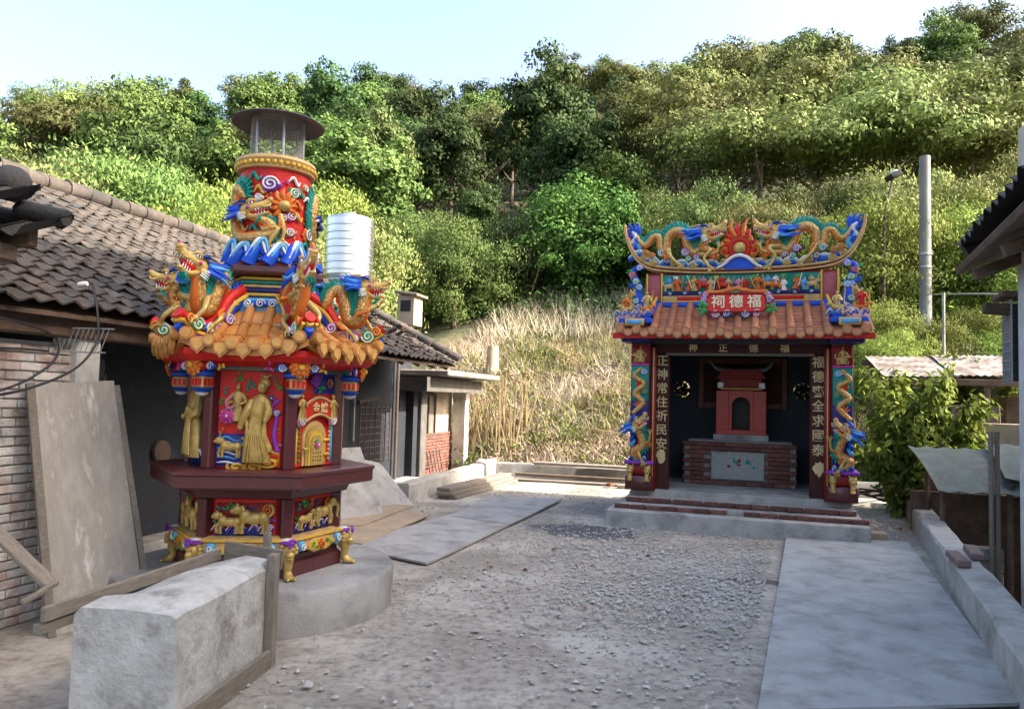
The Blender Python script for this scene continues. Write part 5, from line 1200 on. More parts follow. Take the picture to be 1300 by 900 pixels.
# ------------------------------------------------------------------ earth god shrine
SX_, SY_, SRZ = 3.085, 10.30, R(-18)
FL = .43
shrine = thing('roadside_shrine', 'small painted temple shrine with dragon ridge, tiled roof and relief columns', 'shrine', (SX_, SY_, 0), SRZ)
def sp(name, mb, mat, smooth=30, label=None, parent=None): return mb.build(name, M_[mat] if isinstance(mat, str) else mat, parent or shrine, smooth, label)
# steps
sp('platform', MB().bbox((-.04, .85, .09), (3.20, 3.2, .26), .015), 'concrete_l', label='pale concrete slab under the shrine')
sp('tread', MB().bbox((0, .95, .25), (2.98, 2.9, .06), .01), 'concrete_l'); sp('tread', MB().bbox((0, 1.05, .318), (2.92, 2.6, .055), .01), 'concrete_l'); sp('floor', MB().bbox((0, 1.16, .37), (2.86, 2.36, .12), .01), 'concrete_l')
bk = MB().bbox((0,0,0), (.195,.09,.052), .005).mesh('brick', 0); bk.materials.append(M_['brick']); q = random.Random(8)
for (y, z, n) in ((-.535, .248, 15), (-.285, .316, 14)):
    for k in range(n):
        if z < .28 and k in (7,) : continue
        mobj('brick', bk, None, shrine, None, Matrix.Translation(((k-(n-1)/2)*.208 + q.uniform(-.008,.008), y+q.uniform(-.01,.01), z)) @ Matrix.Rotation(q.uniform(-.03,.03), 4, 'Z'))
# walls
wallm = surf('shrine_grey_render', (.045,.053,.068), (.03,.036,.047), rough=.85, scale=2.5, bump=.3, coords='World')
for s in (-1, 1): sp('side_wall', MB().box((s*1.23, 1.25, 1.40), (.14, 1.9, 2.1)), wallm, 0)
def hole_wall(parent):
    y0, y1, r0, zc, xs_ = 2.02, 2.14, .135, 1.87, .93
    mb = MB()
    def rect(xa, xb, za, zb): mb.box(((xa+xb)/2, (y0+y1)/2, (za+zb)/2), (xb-xa, y1-y0, zb-za))
    e = .17
    rect(-1.16, -xs_-e, FL, 2.45); rect(-xs_+e, xs_-e, FL, 2.45); rect(xs_+e, 1.16, FL, 2.45)
    for s in (-1, 1):
        rect(s*xs_-e, s*xs_+e, FL, zc-e); rect(s*xs_-e, s*xs_+e, zc+e, 2.45)
        n = 32; vs, fs = [], []
        for y in (y0, y1):
            for k in range(n):
                a = 2*PI*k/n; m = max(abs(math.cos(a)), abs(math.sin(a))); vs.append((s*xs_+e*math.cos(a)/m, y, zc+e*math.sin(a)/m)); vs.append((s*xs_+r0*math.cos(a), y, zc+r0*math.sin(a)))
        for k in range(n):
            a, b = 2*k, 2*((k+1)%n); fs += [(a, b, b+1, a+1), (2*n+a+1, 2*n+b+1, 2*n+b, 2*n+a), (a+1, b+1, 2*n+b+1, 2*n+a+1)]
        mb.add(vs, fs)
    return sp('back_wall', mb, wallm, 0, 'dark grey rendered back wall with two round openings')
hole_wall(shrine)
for s in (-1, 1):
    w = MB(); c = (s*.93, 2.06, 1.87)
    w.tube([(c[0]+.148*math.cos(a), c[1], c[2]+.148*math.sin(a)) for a in [2*PI*i/24 for i in range(25)]], .014, 6)
    qg = random.Random(33+int(s))
    for k in range(75):
        a, q_ = qg.uniform(0, 6.28), .125*math.sqrt(qg.random()); w.ell((c[0]+q_*math.cos(a),c[1]+qg.uniform(-.01,.01),c[2]+q_*math.sin(a)), (.036,.008,.016), 8, 4, Matrix.Rotation(qg.uniform(0,3.1), 4, 'Y'))
    for k in range(3): a = k*1.05; w.tube([(c[0]-.135*math.cos(a),c[1],c[2]-.135*math.sin(a)),(c[0]+.135*math.cos(a),c[1],c[2]+.135*math.sin(a))], .009, 5)
    w.ell(c, (.04,.02,.04), 8, 6); sp('round_window', w, 'black', 50, 'round openwork window with leaf tracery')
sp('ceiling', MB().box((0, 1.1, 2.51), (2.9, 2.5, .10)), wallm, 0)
# lintel with characters
M_['umber'] = surf('dark_umber_lacquer', (.06,.018,.014), (.04,.012,.01), rough=.6, scale=8, bump=.1, spec=.2)
sp('lintel', MB().bbox((0, .10, 2.405), (2.34, .16, .13), .01), 'umber')
sp('lintel_strip', MB().bbox((0, .085, 2.325), (1.95, .12, .035), .006), 'wood')
for k, ch in enumerate('神正德福'): mobj('character', text_mesh(ch, .125, .004), M_['ink'], shrine, None, Matrix.Translation((-.60+.40*k, .012, 2.405)))
# couplet boards
for s, txt in ((-1, '正神常住祈民安'), (1, '福德齊全求國泰')):
    b = sp('couplet_board', MB().bbox((s*1.03, .16, 1.40), (.215, .10, 2.08), .012), surf('brown_red_couplet_board', (.075,.02,.015), (.05,.013,.01), rough=.6, scale=8, bump=.1, spec=.25), 30, 'dark red couplet board with gold characters')
    for k, ch in enumerate(txt): mobj('character', text_mesh(ch, .165, .004), M_['ink'], b, None, Matrix.Translation((s*1.03, .105, 2.225-.195*k)))
    gp = random.Random(4+s); pts_ = [(s*1.03 + .075*math.cos(a)*gp.uniform(.6,1.1), (.90 if s < 0 else .83) + .11*math.sin(a)*gp.uniform(.5,1.15)) for a in [2*PI*i/20 for i in range(20)]]
    m2 = MB(); m2.prism(pts_, .104, .115); sub('gold_leaf_patch', m2, 'ink', b, 0)
    m2 = MB(); m2.bbox((s*1.03, .17, 2.40), (.22,.13,.07), .01); sub('board_cap', m2, M_['gi'], b)
# relief columns
def column(s):
    X = s*1.30; yf = -.14
    col = sp('relief_column', MB().bbox((X, 0, 1.45), (.27, .27, 2.06), .012), 'maroon', 30, 'column with painted dragon relief')
    m2 = MB(); m2.bbox((X,-.02,FL+.10), (.37,.37,.20), .015); sub('column_base', m2, 'maroon', col)
    m2 = MB(); m2.bbox((X,-.02,FL+.275), (.34,.34,.15), .03); sub('base_core', m2, 'dred', col)
    for t in (-1, 1):
        m2 = MB(); c = (X+t*.115, yf-.05, FL+.20); m2.ell((c[0],c[1]+.02,c[2]+.085), (.055,.055,.06), 10, 7); m2.ell((c[0],c[1]-.025,c[2]+.06), (.035,.03,.03), 8, 6); m2.tube(catmull([(c[0],c[1]+.02,c[2]+.06),(c[0],c[1]-.01,c[2]-.0),(c[0],c[1]-.02,c[2]-.06)], 3), [.045,.03,.035], 8); m2.ell((c[0],c[1]-.035,c[2]-.065), (.042,.04,.02), 8, 5)
        for u in (-1, 1): m2.ell((c[0]+u*.035,c[1],c[2]+.135), (.016,.014,.018), 6, 4)
        sub('lion_foot', m2, 'gold', col)
    m2 = MB(); m2.bbox((X,-.03,FL+.375), (.40,.36,.05), .015); sub('base_cap', m2, 'purple', col)
    m2 = MB(); m2.bbox((X,yf-.005,1.44), (.235,.025,1.36), .006); sub('relief_field', m2, 'navy', col)
    # bands above the dragon
    for z0, z1, m in ((2.18,2.44,'dred'), (1.66,2.15,'teal')): m2 = MB(); m2.bbox((X,yf-.012,(z0+z1)/2), (.235,.03,z1-z0), .006); sub('relief_field', m2, m, col)
    m2 = MB(); m2.bbox((X,yf-.02,2.165), (.25,.035,.03), .006); sub('relief_rim', m2, 'mag', col)
    robed_figure(col, (X, yf-.03, 2.20), .22, 'gold', 'gold', 'gold', seed=int(70+s)); m2 = MB(); beast(m2, (X-.01, yf-.03, 2.19), .15, s, 'lion', .4); sub('mount', m2, 'gold', col)
    for (dx, z, r_, c_, e_) in ((-.05,2.07,.05,'sky','white'),(.06,2.02,.05,'teal','gold'),(.0,1.90,.065,'orange','red'),(-.06,1.80,.045,'teal','gold'),(.055,1.76,.05,'gold','orange'),(-.02,1.68,.05,'purple','white')): cloud(col, (X+dx*s, yf-.03, z), r_, c_, e_, s)
    m2 = MB()
    for k in range(6): a = .5+k*.43; m2.tube([(X,yf-.04,1.56),(X+.10*math.cos(a),yf-.05,1.56+.12*math.sin(a))], [.02,.006], 6)
    sub('flame_fan', m2, 'orange', col); col.children[-1]['kind'] = 'stuff'
    for k in range(7):
        m2 = MB(); zz = .82+k*.09; m2.tube(catmull([(X+s*.11,yf-.02,zz), (X+s*.10,yf-.06,zz+.05), (X+s*.06,yf-.05,zz+.11), (X+s*.09,yf-.03,zz+.13)], 3), [.012,.03,.02,.006], 6); sub('blue_drapery', m2, ('blue','blue','sky')[k % 3], col)
    waves(col, X-.11, X+.11, .80, .10, yf-.035, 4, ('blue','sky','white'), 90+int(s))
    # striped inner post
    m2 = MB(); m2.bbox((X-s*.175,-.05,1.42), (.075,.10,2.0), .008); sub('side_post', m2, 'dred', col); m2 = MB(); m2.bbox((X-s*.175,-.103,1.42), (.018,.012,1.96), .003); sub('post_stripe', m2, 'tan', col)
    # dragon winding up the column, head leaning inwards
    Y = yf-.05
    pth = [(X-s*.02,Y,2.12),(X+s*.08,Y,2.0),(X-s*.06,Y,1.90),(X+s*.07,Y,1.76),(X-s*.05,Y,1.64),(X+s*.09,Y-.01,1.48),(X+s*.08,Y-.02,1.30),(X-s*.0,Y-.03,1.12),(X-s*.06,Y-.05,1.20),(X-s*.02,Y-.07,1.36)]
    pth2 = [(X+s*.02,Y,.86),(X+s*.08,Y,.95),(X-s*.05,Y-.01,1.04),(X-s*.03,Y-.03,1.18),(X+s*.04,Y-.05,1.30)]
    dragon(shrine, pth2, [.035,.05,.055,.05,.045], (0,-1,0), s, head_mat((X+s*.03,Y-.07,1.30), (-s*.75,-.5,.62), (0,0,1), .25), {}, [([(X-s*.05,Y-.02,1.08),(X-s*.14,Y-.06,1.10),(X-s*.16,Y-.08,1.22)], .02), ([(X+s*.02,Y,.98),(X-s*.02,Y-.06,.90),(X-s*.06,Y-.06,.82)], .022)], None, 'column_dragon', 'golden dragon with blue mane on the relief column', .8, int(80+s), jaw=.25)
    bd2 = MB(); bd2.tube(catmull(pth[:6], 5), [.02,.03,.036,.038,.038,.03], 8); sub('dragon_coil', bd2, 'scale', col)
for s in (-1, 1): column(s)
# brackets at the eave
for s in (-1, 1): sp('eave_bracket', MB().bbox((s*1.34, -.12, 2.50), (.42,.42,.06), .02), 'navy')
M_['tile3'] = paint('pale_terracotta_face', (.60,.27,.11))
# roof
EY, ERZ, TY, TRZ = -.47, 2.575, .24, 3.02
def rz_(t, x): return ERZ + (TRZ-ERZ)*(t**1.25) + .05*(abs(x)/1.65)**3*(1-t)
sp('eave_fascia', MB().bbox((0, EY+.05, 2.545), (3.30, .07, .075), .008), 'red'); sp('eave_soffit', MB().box((0, -.08, 2.555), (3.16, .72, .03)), 'dred', 0)
for fb in (1,):
    dkm = MB(); vs, fs = [], []
    for i in range(9):
        t = i/8; y = EY + (TY-EY)*t
        for j in range(13): x = -1.64+3.28*j/12; vs.append((x, y, rz_(t, x)))
    for i in range(8):
        for j in range(12): a = i*13+j; fs.append((a, a+1, a+14, a+13))
    b0 = len(vs); vs += [(x, EY+.03, 2.55) for x in (-1.64, 1.64)] + [(x, TY, 2.55) for x in (-1.64, 1.64)]
    dkm.add(vs, fs); front_roof = sp('front_roof', dkm, 'tile2', 40)
for i in range(6):
    t0, t1 = i/6, (i+1)/6
sp('rear_roof', MB().add([(-1.64,2.4,2.58),(1.64,2.4,2.58),(1.64,.45,3.02),(-1.64,.45,3.02),(-1.64,2.4,2.53),(1.64,2.4,2.53),(1.64,.45,2.97),(-1.64,.45,2.97)], [(0,1,2,3),(7,6,5,4),(0,4,5,1),(1,5,6,2),(3,7,4,0),(2,6,7,3)]), 'tile2', 0)
for s in (-1, 1): sp('gable_wall', MB().add([(s*1.28,EY+.3,2.55),(s*1.28,2.35,2.55),(s*1.28,.45,3.0),(s*1.28,.24,3.0),(s*1.16,EY+.3,2.55),(s*1.16,2.35,2.55),(s*1.16,.45,3.0),(s*1.16,.24,3.0)], [(0,1,2,3),(7,6,5,4),(0,4,5,1),(1,5,6,2),(2,6,7,3),(3,7,4,0)]), 'dred', 0)
nb_ = 15
for k in range(nb_):
    x = -1.54 + 3.08*k/(nb_-1); t1 = 1.0 if abs(x) < 1.2 else .45
    m2 = MB(); m2.tube([(x, EY+(TY-EY)*t*t1-.02, rz_(t*t1, x)+.018) for t in [i/6 for i in range(7)]], [.056,.054,.052,.051,.05,.05,.05], 10); sub('barrel_tile', m2, 'tile2', front_roof)
    z = rz_(0, x); m2 = MB(); disc(m2, x, EY-.04, z+.02, .062, .03, 18); sub('tile_end', m2, 'tile2', front_roof, 30); m2 = MB(); disc(m2, x, EY-.048, z+.02, .044, .012, 18); sub('tile_end_face', m2, 'tile3', front_roof, 30)
    if k < nb_-1:
        xm = x + 1.54/(nb_-1); zz = rz_(0, xm)
        poly = [(xm-.075, zz+.02),(xm-.07,zz-.03),(xm-.045,zz-.06),(xm,zz-.08),(xm+.045,zz-.06),(xm+.07,zz-.03),(xm+.075,zz+.02)]
        m2 = MB(); m2.prism(poly, EY-.02, EY); sub('drip_tile', m2, 'tile2', front_roof, 25); m2 = MB(); m2.prism([(xm+(p[0]-xm)*.74, zz-.02+(p[1]-zz+.02)*.74) for p in poly], EY-.028, EY-.019); sub('drip_tile_face', m2, 'tile3', front_roof, 25)
        for r_ in range(9):
            if abs(xm) > 1.2 and r_ > 3: continue
            t0 = r_/9; y = EY+(TY-EY)*t0; ln = (TY-EY)/9*1.1; za = rz_(t0, xm); zb = rz_(min(1,t0+1/9), xm)
            m2 = MB(); m2.add([(xm-.07,y,za+.022),(xm,y,za+.010),(xm+.07,y,za+.022),(xm-.07,y+ln,zb+.010),(xm,y+ln,zb),(xm+.07,y+ln,zb+.010),(xm-.07,y,za+.004),(xm,y,za-.006),(xm+.07,y,za+.004)], [(0,1,4,3),(1,2,5,4),(6,7,1,0),(7,8,2,1)]); sub('pan_tile', m2, 'tile2', front_roof, 30)
# hip ends with blue cloud pedestals and rider figures
for s in (-1, 1):
    hb = sp('hip_ridge', MB().tube(catmull([(s*1.14,.22,3.08),(s*1.18,.0,2.92),(s*1.27,-.2,2.80),(s*1.33,-.33,2.76)], 4), [.05,.055,.06,.05], 9), 'blue')
    m2 = MB(); m2.tube(catmull([(s*1.14,.22,3.15),(s*1.18,.0,2.985),(s*1.27,-.2,2.86),(s*1.33,-.35,2.82)], 4), .022, 7); sub('hip_band', m2, 'yellow', hb)
    pd = sp('figure_pedestal', MB().bbox((s*1.36,-.22,2.76), (.46,.26,.08), .02), 'blue')
    m2 = MB(); m2.bbox((s*1.36,-.385,2.735), (.26,.04,.10), .008); sub('pedestal_plate', m2, 'yellow', pd); m2 = MB(); m2.bbox((s*1.36,-.395,2.735), (.21,.04,.06), .006); sub('pedestal_plate', m2, 'sky', pd)
    waves(pd, s*1.36-.25, s*1.36+.25, 2.83, .08, -.37, 5, ('blue','sky','white'), 130+int(s))
    for k, dx in enumerate((-.14, .15)):
        fx = s*1.36+dx; m2 = MB(); beast(m2, (fx, -.27, 2.84), .18, 1 if dx > 0 else -1, 'lion', .7); sub('mount', m2, ('gold','orange')[k], pd)
        robed_figure(pd, (fx, -.26, 2.89), .25+.04*k, ('gold','red')[k] if s > 0 else ('orange','gold')[k], 'tan', ('gold','navy')[k], seed=140+k+int(s)*3)
        m2 = MB(); m2.tube([(fx+.07,-.33,2.9),(fx+.09,-.34,3.17)], .007, 5); sub('spear', m2, 'yellow', pd)
    # side wing ornaments climbing to the ridge
    wg = sp('wing_scroll', MB().tube(catmull([(s*1.30,.20,2.98),(s*1.40,.18,3.14),(s*1.42,.2,3.34),(s*1.50,.25,3.52),(s*1.44,.28,3.62)], 5), [.05,.075,.06,.05,.02], 9), 'blue')
    for k in range(7): cloud(wg, (s*(1.38+.10*((k*37)%3)/2), .12, 3.0+.095*k), .05, ('blue','teal','tan','sky','green','mag','blue')[k], ('white','gold')[k % 3 == 2], s if k % 2 else -s, k)
    for k in range(4): leafs(wg, (s*(1.44+.03*k), .13, 3.06+.15*k), .07, ('teal','gold','blue','green')[k], 7, 700+k)
# ridge wall with figure frieze
rw = sp('ridge_wall', MB().bbox((0,.34,3.24), (2.58,.20,.52), .01), 'dred')
for s in (-1, 1):
    m2 = MB(); m2.bbox((s*1.175,.235,3.24), (.17,.02,.46), .006); sub('end_panel', m2, surf('faded_pink_panel', (.36,.07,.09), (.28,.05,.06), rough=.5, scale=6), rw)
    for dx in (-.105, .105): m2 = MB(); m2.bbox((s*1.175+dx,.232,3.24), (.028,.03,.52), .005); sub('gold_trim', m2, 'yellow', rw)
m2 = MB(); m2.bbox((0,.236,3.34), (2.10,.02,.26), .005); sub('frieze_field', m2, 'teal', rw)
m2 = MB(); m2.bbox((0,.225,3.20), (2.12,.05,.035), .008); sub('frieze_ledge', m2, 'navy', rw)
m2 = MB(); m2.bbox((0,.232,3.13), (2.10,.03,.09), .006); sub('cloud_band', m2, 'tan', rw); m2 = MB(); m2.bbox((0,.225,3.13), (1.7,.03,.055), .01); sub('cloud_band', m2, 'red', rw)
m2 = MB(); m2.bbox((0,.228,3.045), (2.2,.04,.07), .006); sub('blue_band', m2, 'blue', rw); m2 = MB(); m2.bbox((0,.222,3.085), (2.14,.03,.014), .003); sub('gold_trim', m2, 'yellow', rw)
qf = random.Random(12)
for k in range(17):
    x = -.96 + 1.92*k/16 + qf.uniform(-.025,.025); c_ = qf.choice(('orange','red','tan','gold','pink','sky','white')); zb_ = 3.215 + qf.uniform(0,.03); yy = .185 + qf.uniform(-.02,.02); d_ = qf.choice((-1,1))
    if qf.random() < .5:
        m2 = MB(); beast(m2, (x,yy,zb_), qf.uniform(.14,.18), d_, 'lion', .5); sub('horse', m2, qf.choice(('red','white','tan','orange')), rw); robed_figure(rw, (x,yy+.01,zb_+.05), qf.uniform(.15,.18), c_, 'tan', qf.choice(('navy','black','red')), lean=qf.uniform(-1,1), seed=200+k, name='frieze_figure')
    else: robed_figure(rw, (x,yy,zb_), qf.uniform(.17,.23), c_, 'tan', qf.choice(('navy','black','red')), lean=qf.uniform(-1.2,1.2), seed=200+k, name='frieze_figure')
    m2 = MB(); m2.tube([(x+d_*.04,yy-.04,zb_+.03),(x+d_*qf.uniform(.05,.11),yy-.03,zb_+qf.uniform(.17,.23))], .006, 5); sub('frieze_weapon', m2, qf.choice(('yellow','white','orange')), rw)
    if k % 3 == 0: m2 = MB(); m2.bbox((x+d_*.09,yy-.02,zb_+.19), (.06,.008,.045), .002); sub('frieze_flag', m2, qf.choice(('yellow','white','green','mag')), rw)
    leafs(rw, (x+qf.uniform(-.05,.05),.20,zb_+qf.uniform(.0,.1)), .045, qf.choice(('green','teal','blue','mag')), 5, 800+k)
for k in range(9): leafs(rw, (-.9+.225*k,.21,3.42), .05, ('teal','green')[k % 2], 5, 300+k)
for k in range(10): cloud(rw, (-.95+.21*k,.20,3.205), .028, ('navy','blue')[k % 2], 'white', 1 if k % 2 else -1)
# boat-shaped main ridge
rp = [(-1.62,4.20),(-1.585,4.02),(-1.50,3.82),(-1.38,3.67),(-1.18,3.575),(-.80,3.53),(-.4,3.51),(0,3.505)]; rp = rp + [(-x, z) for x, z in rp[-2::-1]]
rpts = catmull([(x,.34,z) for x, z in rp], 4)
vs, fs = [], []
for p in rpts:
    w = .12; th = .026
    for (dy, dz) in ((-w,-th),(w,-th),(w,th),(-w,th)):
        nx_ = -1 if p.x < 0 else 1; k = min(1, max(0, (abs(p.x)-1.2)/.4)); vs.append((p.x - nx_*k*dz*1.0, p.y+dy, p.z + dz*(1-.5*k)))
for i in range(len(rpts)-1):
    for k in range(4): fs.append((i*4+k, i*4+(k+1)%4, i*4+4+(k+1)%4, i*4+4+k))
fs += [(3,2,1,0), tuple((len(rpts)-1)*4+k for k in range(4))]
mr = MB().add(vs, fs); ridge = sp('main_ridge', mr, 'dred', 40, 'upswept boat-shaped ridge of the shrine')
for dy, dz, r_, m in ((-.135,.035,.020,'tan'),(-.14,-.02,.014,'tan'),(.135,.03,.02,'tan')): m2 = MB(); m2.tube([p + Vector((0,dy,dz)) for p in rpts], r_, 7); sub('ridge_moulding', m2, m, ridge)
# waves along the ridge
qw = random.Random(31)
for i, f in enumerate([-1.40,-1.22,-1.0,-.80,-.58,-.38,-.16,.05,.26,.48,.68,.9,1.1,1.3]):
    z = float(np.interp(abs(f), [0,.8,1.18,1.38,1.5,1.6], [3.54,3.56,3.60,3.69,3.84,4.1])); w = .16; s = 1 if f > 0 else -1
    for dz, rad_, m, dy in ((0,.042,'blue',-.02),(.035,.022,'sky',-.05),(.06,.018,'white',-.055)):
        m2 = MB(); m2.tube(catmull([(f-w,.30+dy,z-.0+dz*.6),(f-w*.3,.27+dy,z+.05+dz),(f+w*.3,.27+dy,z+.055+dz),(f+w*.8,.30+dy,z+.0+dz*.5)], 4), [rad_*.6,rad_,rad_,rad_*.4], 7); sub('wave_crest', m2, m, ridge)
m2 = MB(); m2.prism([(.2*math.cos(a)*1.0, 3.53+.17*max(0,math.sin(a))**.8) for a in [PI*i/12 for i in range(13)]], .17, .27); sub('wave_hill', m2, 'blue', ridge); m2 = MB(); m2.tube(catmull([(-.30,.16,3.55),(-.22,.155,3.585),(-.12,.15,3.675),(0,.15,3.72),(.12,.15,3.675),(.22,.155,3.585),(.30,.16,3.55)], 4), [.016,.024,.026,.024,.016], 7); sub('wave_crest', m2, 'white', ridge)
for s in (-1, 1):
    for k in range(3): m2 = MB(); m2.tube(catmull([(s*(1.46+.03*k),.25,3.78+.09*k),(s*(1.40+.03*k),.24,3.88+.09*k),(s*(1.47+.02*k),.24,3.96+.08*k),(s*1.53,.25,3.92+.09*k)], 4), [.03,.035,.025,.01], 7); sub('tip_scroll', m2, ('sky','blue','white')[k], ridge)
# flaming pearl
pe = sp('flaming_pearl', MB().ell((0,.24,3.83), (.095,.09,.095), 18, 10), 'gold', 60)
m2 = MB(); m2.tube([(.125*math.cos(a),.25,3.83+.125*math.sin(a)) for a in [2*PI*i/28 for i in range(29)]], .038, 8); sub('pearl_ring', m2, 'red', pe)
m2 = MB(); m2.tube([(.165*math.cos(a),.26,3.83+.165*math.sin(a)) for a in [2*PI*i/28 for i in range(29)]], .024, 8); sub('pearl_ring', m2, 'orange', pe)
for k in range(15):
    a = -.5 + k*(PI+1.0)/14; l = .07 + .26*max(0, math.sin(a))**6 * (1 if k != 7 else .55)
    m2 = MB(); m2.tube(catmull([(.18*math.cos(a),.26,3.83+.18*math.sin(a)), ((.18+l*.5)*math.cos(a+.12),.255,3.83+(.18+l*.5)*math.sin(a+.12)), ((.18+l)*math.cos(a-.02)*.8,.26,3.83+(.18+l)*math.sin(a-.02))], 4), [.045,.035,.006], 7); sub('flame', m2, ('orange','red')[k % 2], pe)
for s in (-1, 1):
    for zz in (3.80, 3.90): m2 = MB(); m2.tube([(s*.215+.035*math.cos(a),.25,zz+.035*math.sin(a)) for a in [2*PI*i/16 for i in range(17)]], .016, 6); sub('flame', m2, 'orange', pe)
# two dragons facing the pearl
def rdragon(s):
    def D(cx, cy, y=.24): return (s*-1*(800+cx/6.667-946)/88*-1 if False else s*abs((800+cx/6.667-946)/90), y, 1.65+(510.5-(265+cy/6.667))*10.9/960)
    pth = [D(95,200), D(130,270), D(185,300), D(250,230), D(310,250), D(330,350), D(375,390), D(365,270), D(430,190), D(515,210), D(550,300), D(600,380), D(660,370), D(650,300), D(700,250)]
    pth = [D(100,190), D(130,265), D(185,300), D(245,235), D(300,235), D(315,320), D(335,385), D(362,330), D(375,240), D(440,190), D(520,215), D(548,310), D(595,375), D(650,345), D(680,270)]
    rad = [.018,.034,.042,.044,.046,.046,.044,.05,.057,.062,.062,.058,.054,.05,.046]
    h = D(690,245,.21); 
    d = dragon(shrine, pth, rad, (0,-1,0), (1 if s < 0 else -1), head_mat(h, (-s,-.12,.32), (0,0,1), .33), {}, [([D(660,350,.20), D(740,370,.13), D(690,440,.12), D(735,520,.10)], .03), ([D(380,350,.2), D(410,420,.13), D(480,490,.11)], .028), ([D(640,400,.2), D(780,400,.12), D(810,350,.12)], .024)], (D(120,225,.25), (s*.75,0,1.0), .26), 'ridge_dragon', 'golden dragon with blue mane on the shrine ridge facing the flaming pearl', 1.15, 400+s, 15, jaw=.22)
    for (cx, cy, r_, c_) in ((525,375,.06,'purple'),(555,430,.045,'green'),(325,375,.06,'teal'),(190,375,.06,'orange'),(240,395,.05,'orange'),(370,440,.05,'navy'),(620,420,.045,'purple'),(430,470,.05,'tan'),(600,490,.05,'tan'),(250,460,.06,'tan'),(170,420,.05,'tan'),(850,470,.05,'tan')): cloud(d, D(cx,cy,.20), r_, c_, ('white','gold')[c_ in ('orange','tan')], s)
    m2 = MB()
    for k in range(7): a = 1.2+k*.45; c0 = D(740,410,.16); m2.tube(catmull([c0, (c0[0]+s*.06*math.cos(a), c0[1]-.02, c0[2]+.06*math.sin(a)), (c0[0]+s*.13*math.cos(a+.3), c0[1], c0[2]+.11*math.sin(a+.3))], 3), [.03,.028,.005], 6)
    sub('leg_flame', m2, 'orange', d)
for s in (-1, 1): rdragon(s)
# plaque
pq = []
for (sx_, sz_, a0) in ((1,-1,-PI/2),(1,1,0),(-1,1,PI/2),(-1,-1,PI)):
    for i in range(6): a = a0 + PI/2*i/5; pq.append((sx_*.31 + .075*math.cos(a), sz_*.055 + .075*math.sin(a)))
plq = sp('name_plaque', MB().prism(pq, -.03, .03, Matrix.Translation((-.03,-.10,3.015)) @ Matrix.Rotation(-.18, 4, 'X')), 'red', 30, 'red plaque with three pale gold characters')
PMx = Matrix.Translation((-.03,-.10,3.015)) @ Matrix.Rotation(-.18, 4, 'X')
m2 = MB(); m2.tube([PMx @ Vector((p[0], -.03, p[1])) for p in pq + pq[:1]], .014, 6); sub('plaque_rim', m2, 'dred', plq)
for k, ch in enumerate('祠德福'): mobj('character', text_mesh(ch, .19, .006), surf('pale_gold_character', (.80,.70,.42), rough=.4), plq, None, PMx @ Matrix.Translation((-.235+.235*k, -.035, 0)))
for s in (-1, 1):
    leafs(plq, (-.03+s*.44,-.14,2.95), .11, 'green', 11, 500+s); cloud(plq, (-.03+s*.42,-.10,3.06), .06, 'purple', 'white', s); cloud(plq, (-.03+s*.40,-.08,3.14), .05, 'mag', 'white', -s); cloud(plq, (-.03+s*.27,-.12,2.875), .065, 'mag', 'white', s); cloud(plq, (-.03+s*.12,-.13,2.87), .06, 'blue', 'white', -s)
    m2 = MB(); m2.tube(catmull([(-.03+s*.40,-.08,3.17),(-.03+s*.25,-.09,3.17),(-.03+s*.12,-.09,3.19),(-.03,-.09,3.22)], 4), [.03,.025,.03,.03], 7); sub('plaque_scroll', m2, 'orange', plq)
m2 = MB(); m2.tube([(-.09,-.09,3.18),(-.03,-.09,3.235),(.03,-.09,3.18)], .02, 7); sub('plaque_scroll', m2, 'pink', plq); m2 = MB(); m2.ell((-.03,-.09,3.17), (.05,.02,.03), 8, 5); sub('plaque_bud', m2, 'green', plq)

# ------------------------------------------------------------------ inside the shrine
SM_ = Matrix.Translation((SX_, SY_, 0)) @ Matrix.Rotation(SRZ, 4, 'Z')
def inside(name, label, cat, x, y, z, rz=0): return thing(name, label, cat, tuple(SM_ @ Vector((x, y, z))), SRZ+rz)
al = inside('brick_altar', 'low red brick altar with a pale stone tablet set in its front', 'altar', .0, 1.40, FL)
MB().box((0, .0, .32), (1.60, .50, .62)).build('core', M_['mortar'], al, 0)
b2 = MB().bbox((0,0,0), (.20,.08,.056), .005).mesh('brick', 0); b2.materials.append(M_['brick'])
for j in range(10):
    for i in range(9):
        x = (i-4)*.205 + (.1 if j % 2 else 0)
        if abs(x) > .78 or (abs(x+.02) < .46 and 1 <= j <= 7 and abs(x+.02) < .40): continue
        mobj('brick', b2, None, al, None, Matrix.Translation((x + q.uniform(-.005,.005), -.26 + q.uniform(-.008,.008), .035 + j*.064)) @ Matrix.Rotation(q.uniform(-.02,.02), 4, 'Z'))
MB().bbox((-.02,-.30,.29), (.76,.05,.40), .01).build('stone_tablet', M_['stone'], al, 30)
fm = MB(); fm.box((-.02,-.326,.49), (.76,.02,.02)); fm.build('tablet_edge', M_['concrete_l'], al, 0)
q5 = random.Random(51)
for k in range(9): 
    m2 = MB(); cx, cz = -.02+q5.uniform(-.24,.24), .29+q5.uniform(-.1,.1)
    m2.ell((cx,-.328,cz), (q5.uniform(.02,.05),.006,q5.uniform(.01,.025)), 8, 4, Matrix.Rotation(q5.uniform(0,3), 4, 'Y')); m2.build('inlaid_flower' if k < 3 else 'inlaid_leaf', M_[('dred','teal')[k > 2]], al)
MB().bbox((0,.02,.645), (1.5,.44,.05), .02).build('mortar_bed', M_['mortar'], al)
MB().bbox((.02,.0,.71), (.80,.42,.10), .01).build('concrete_pad', M_['concrete'], al)
hs_ = inside('altar_house', 'small red wooden altar house with arched niche standing on the brick altar', 'altar house', .02, 1.40, FL+.76)
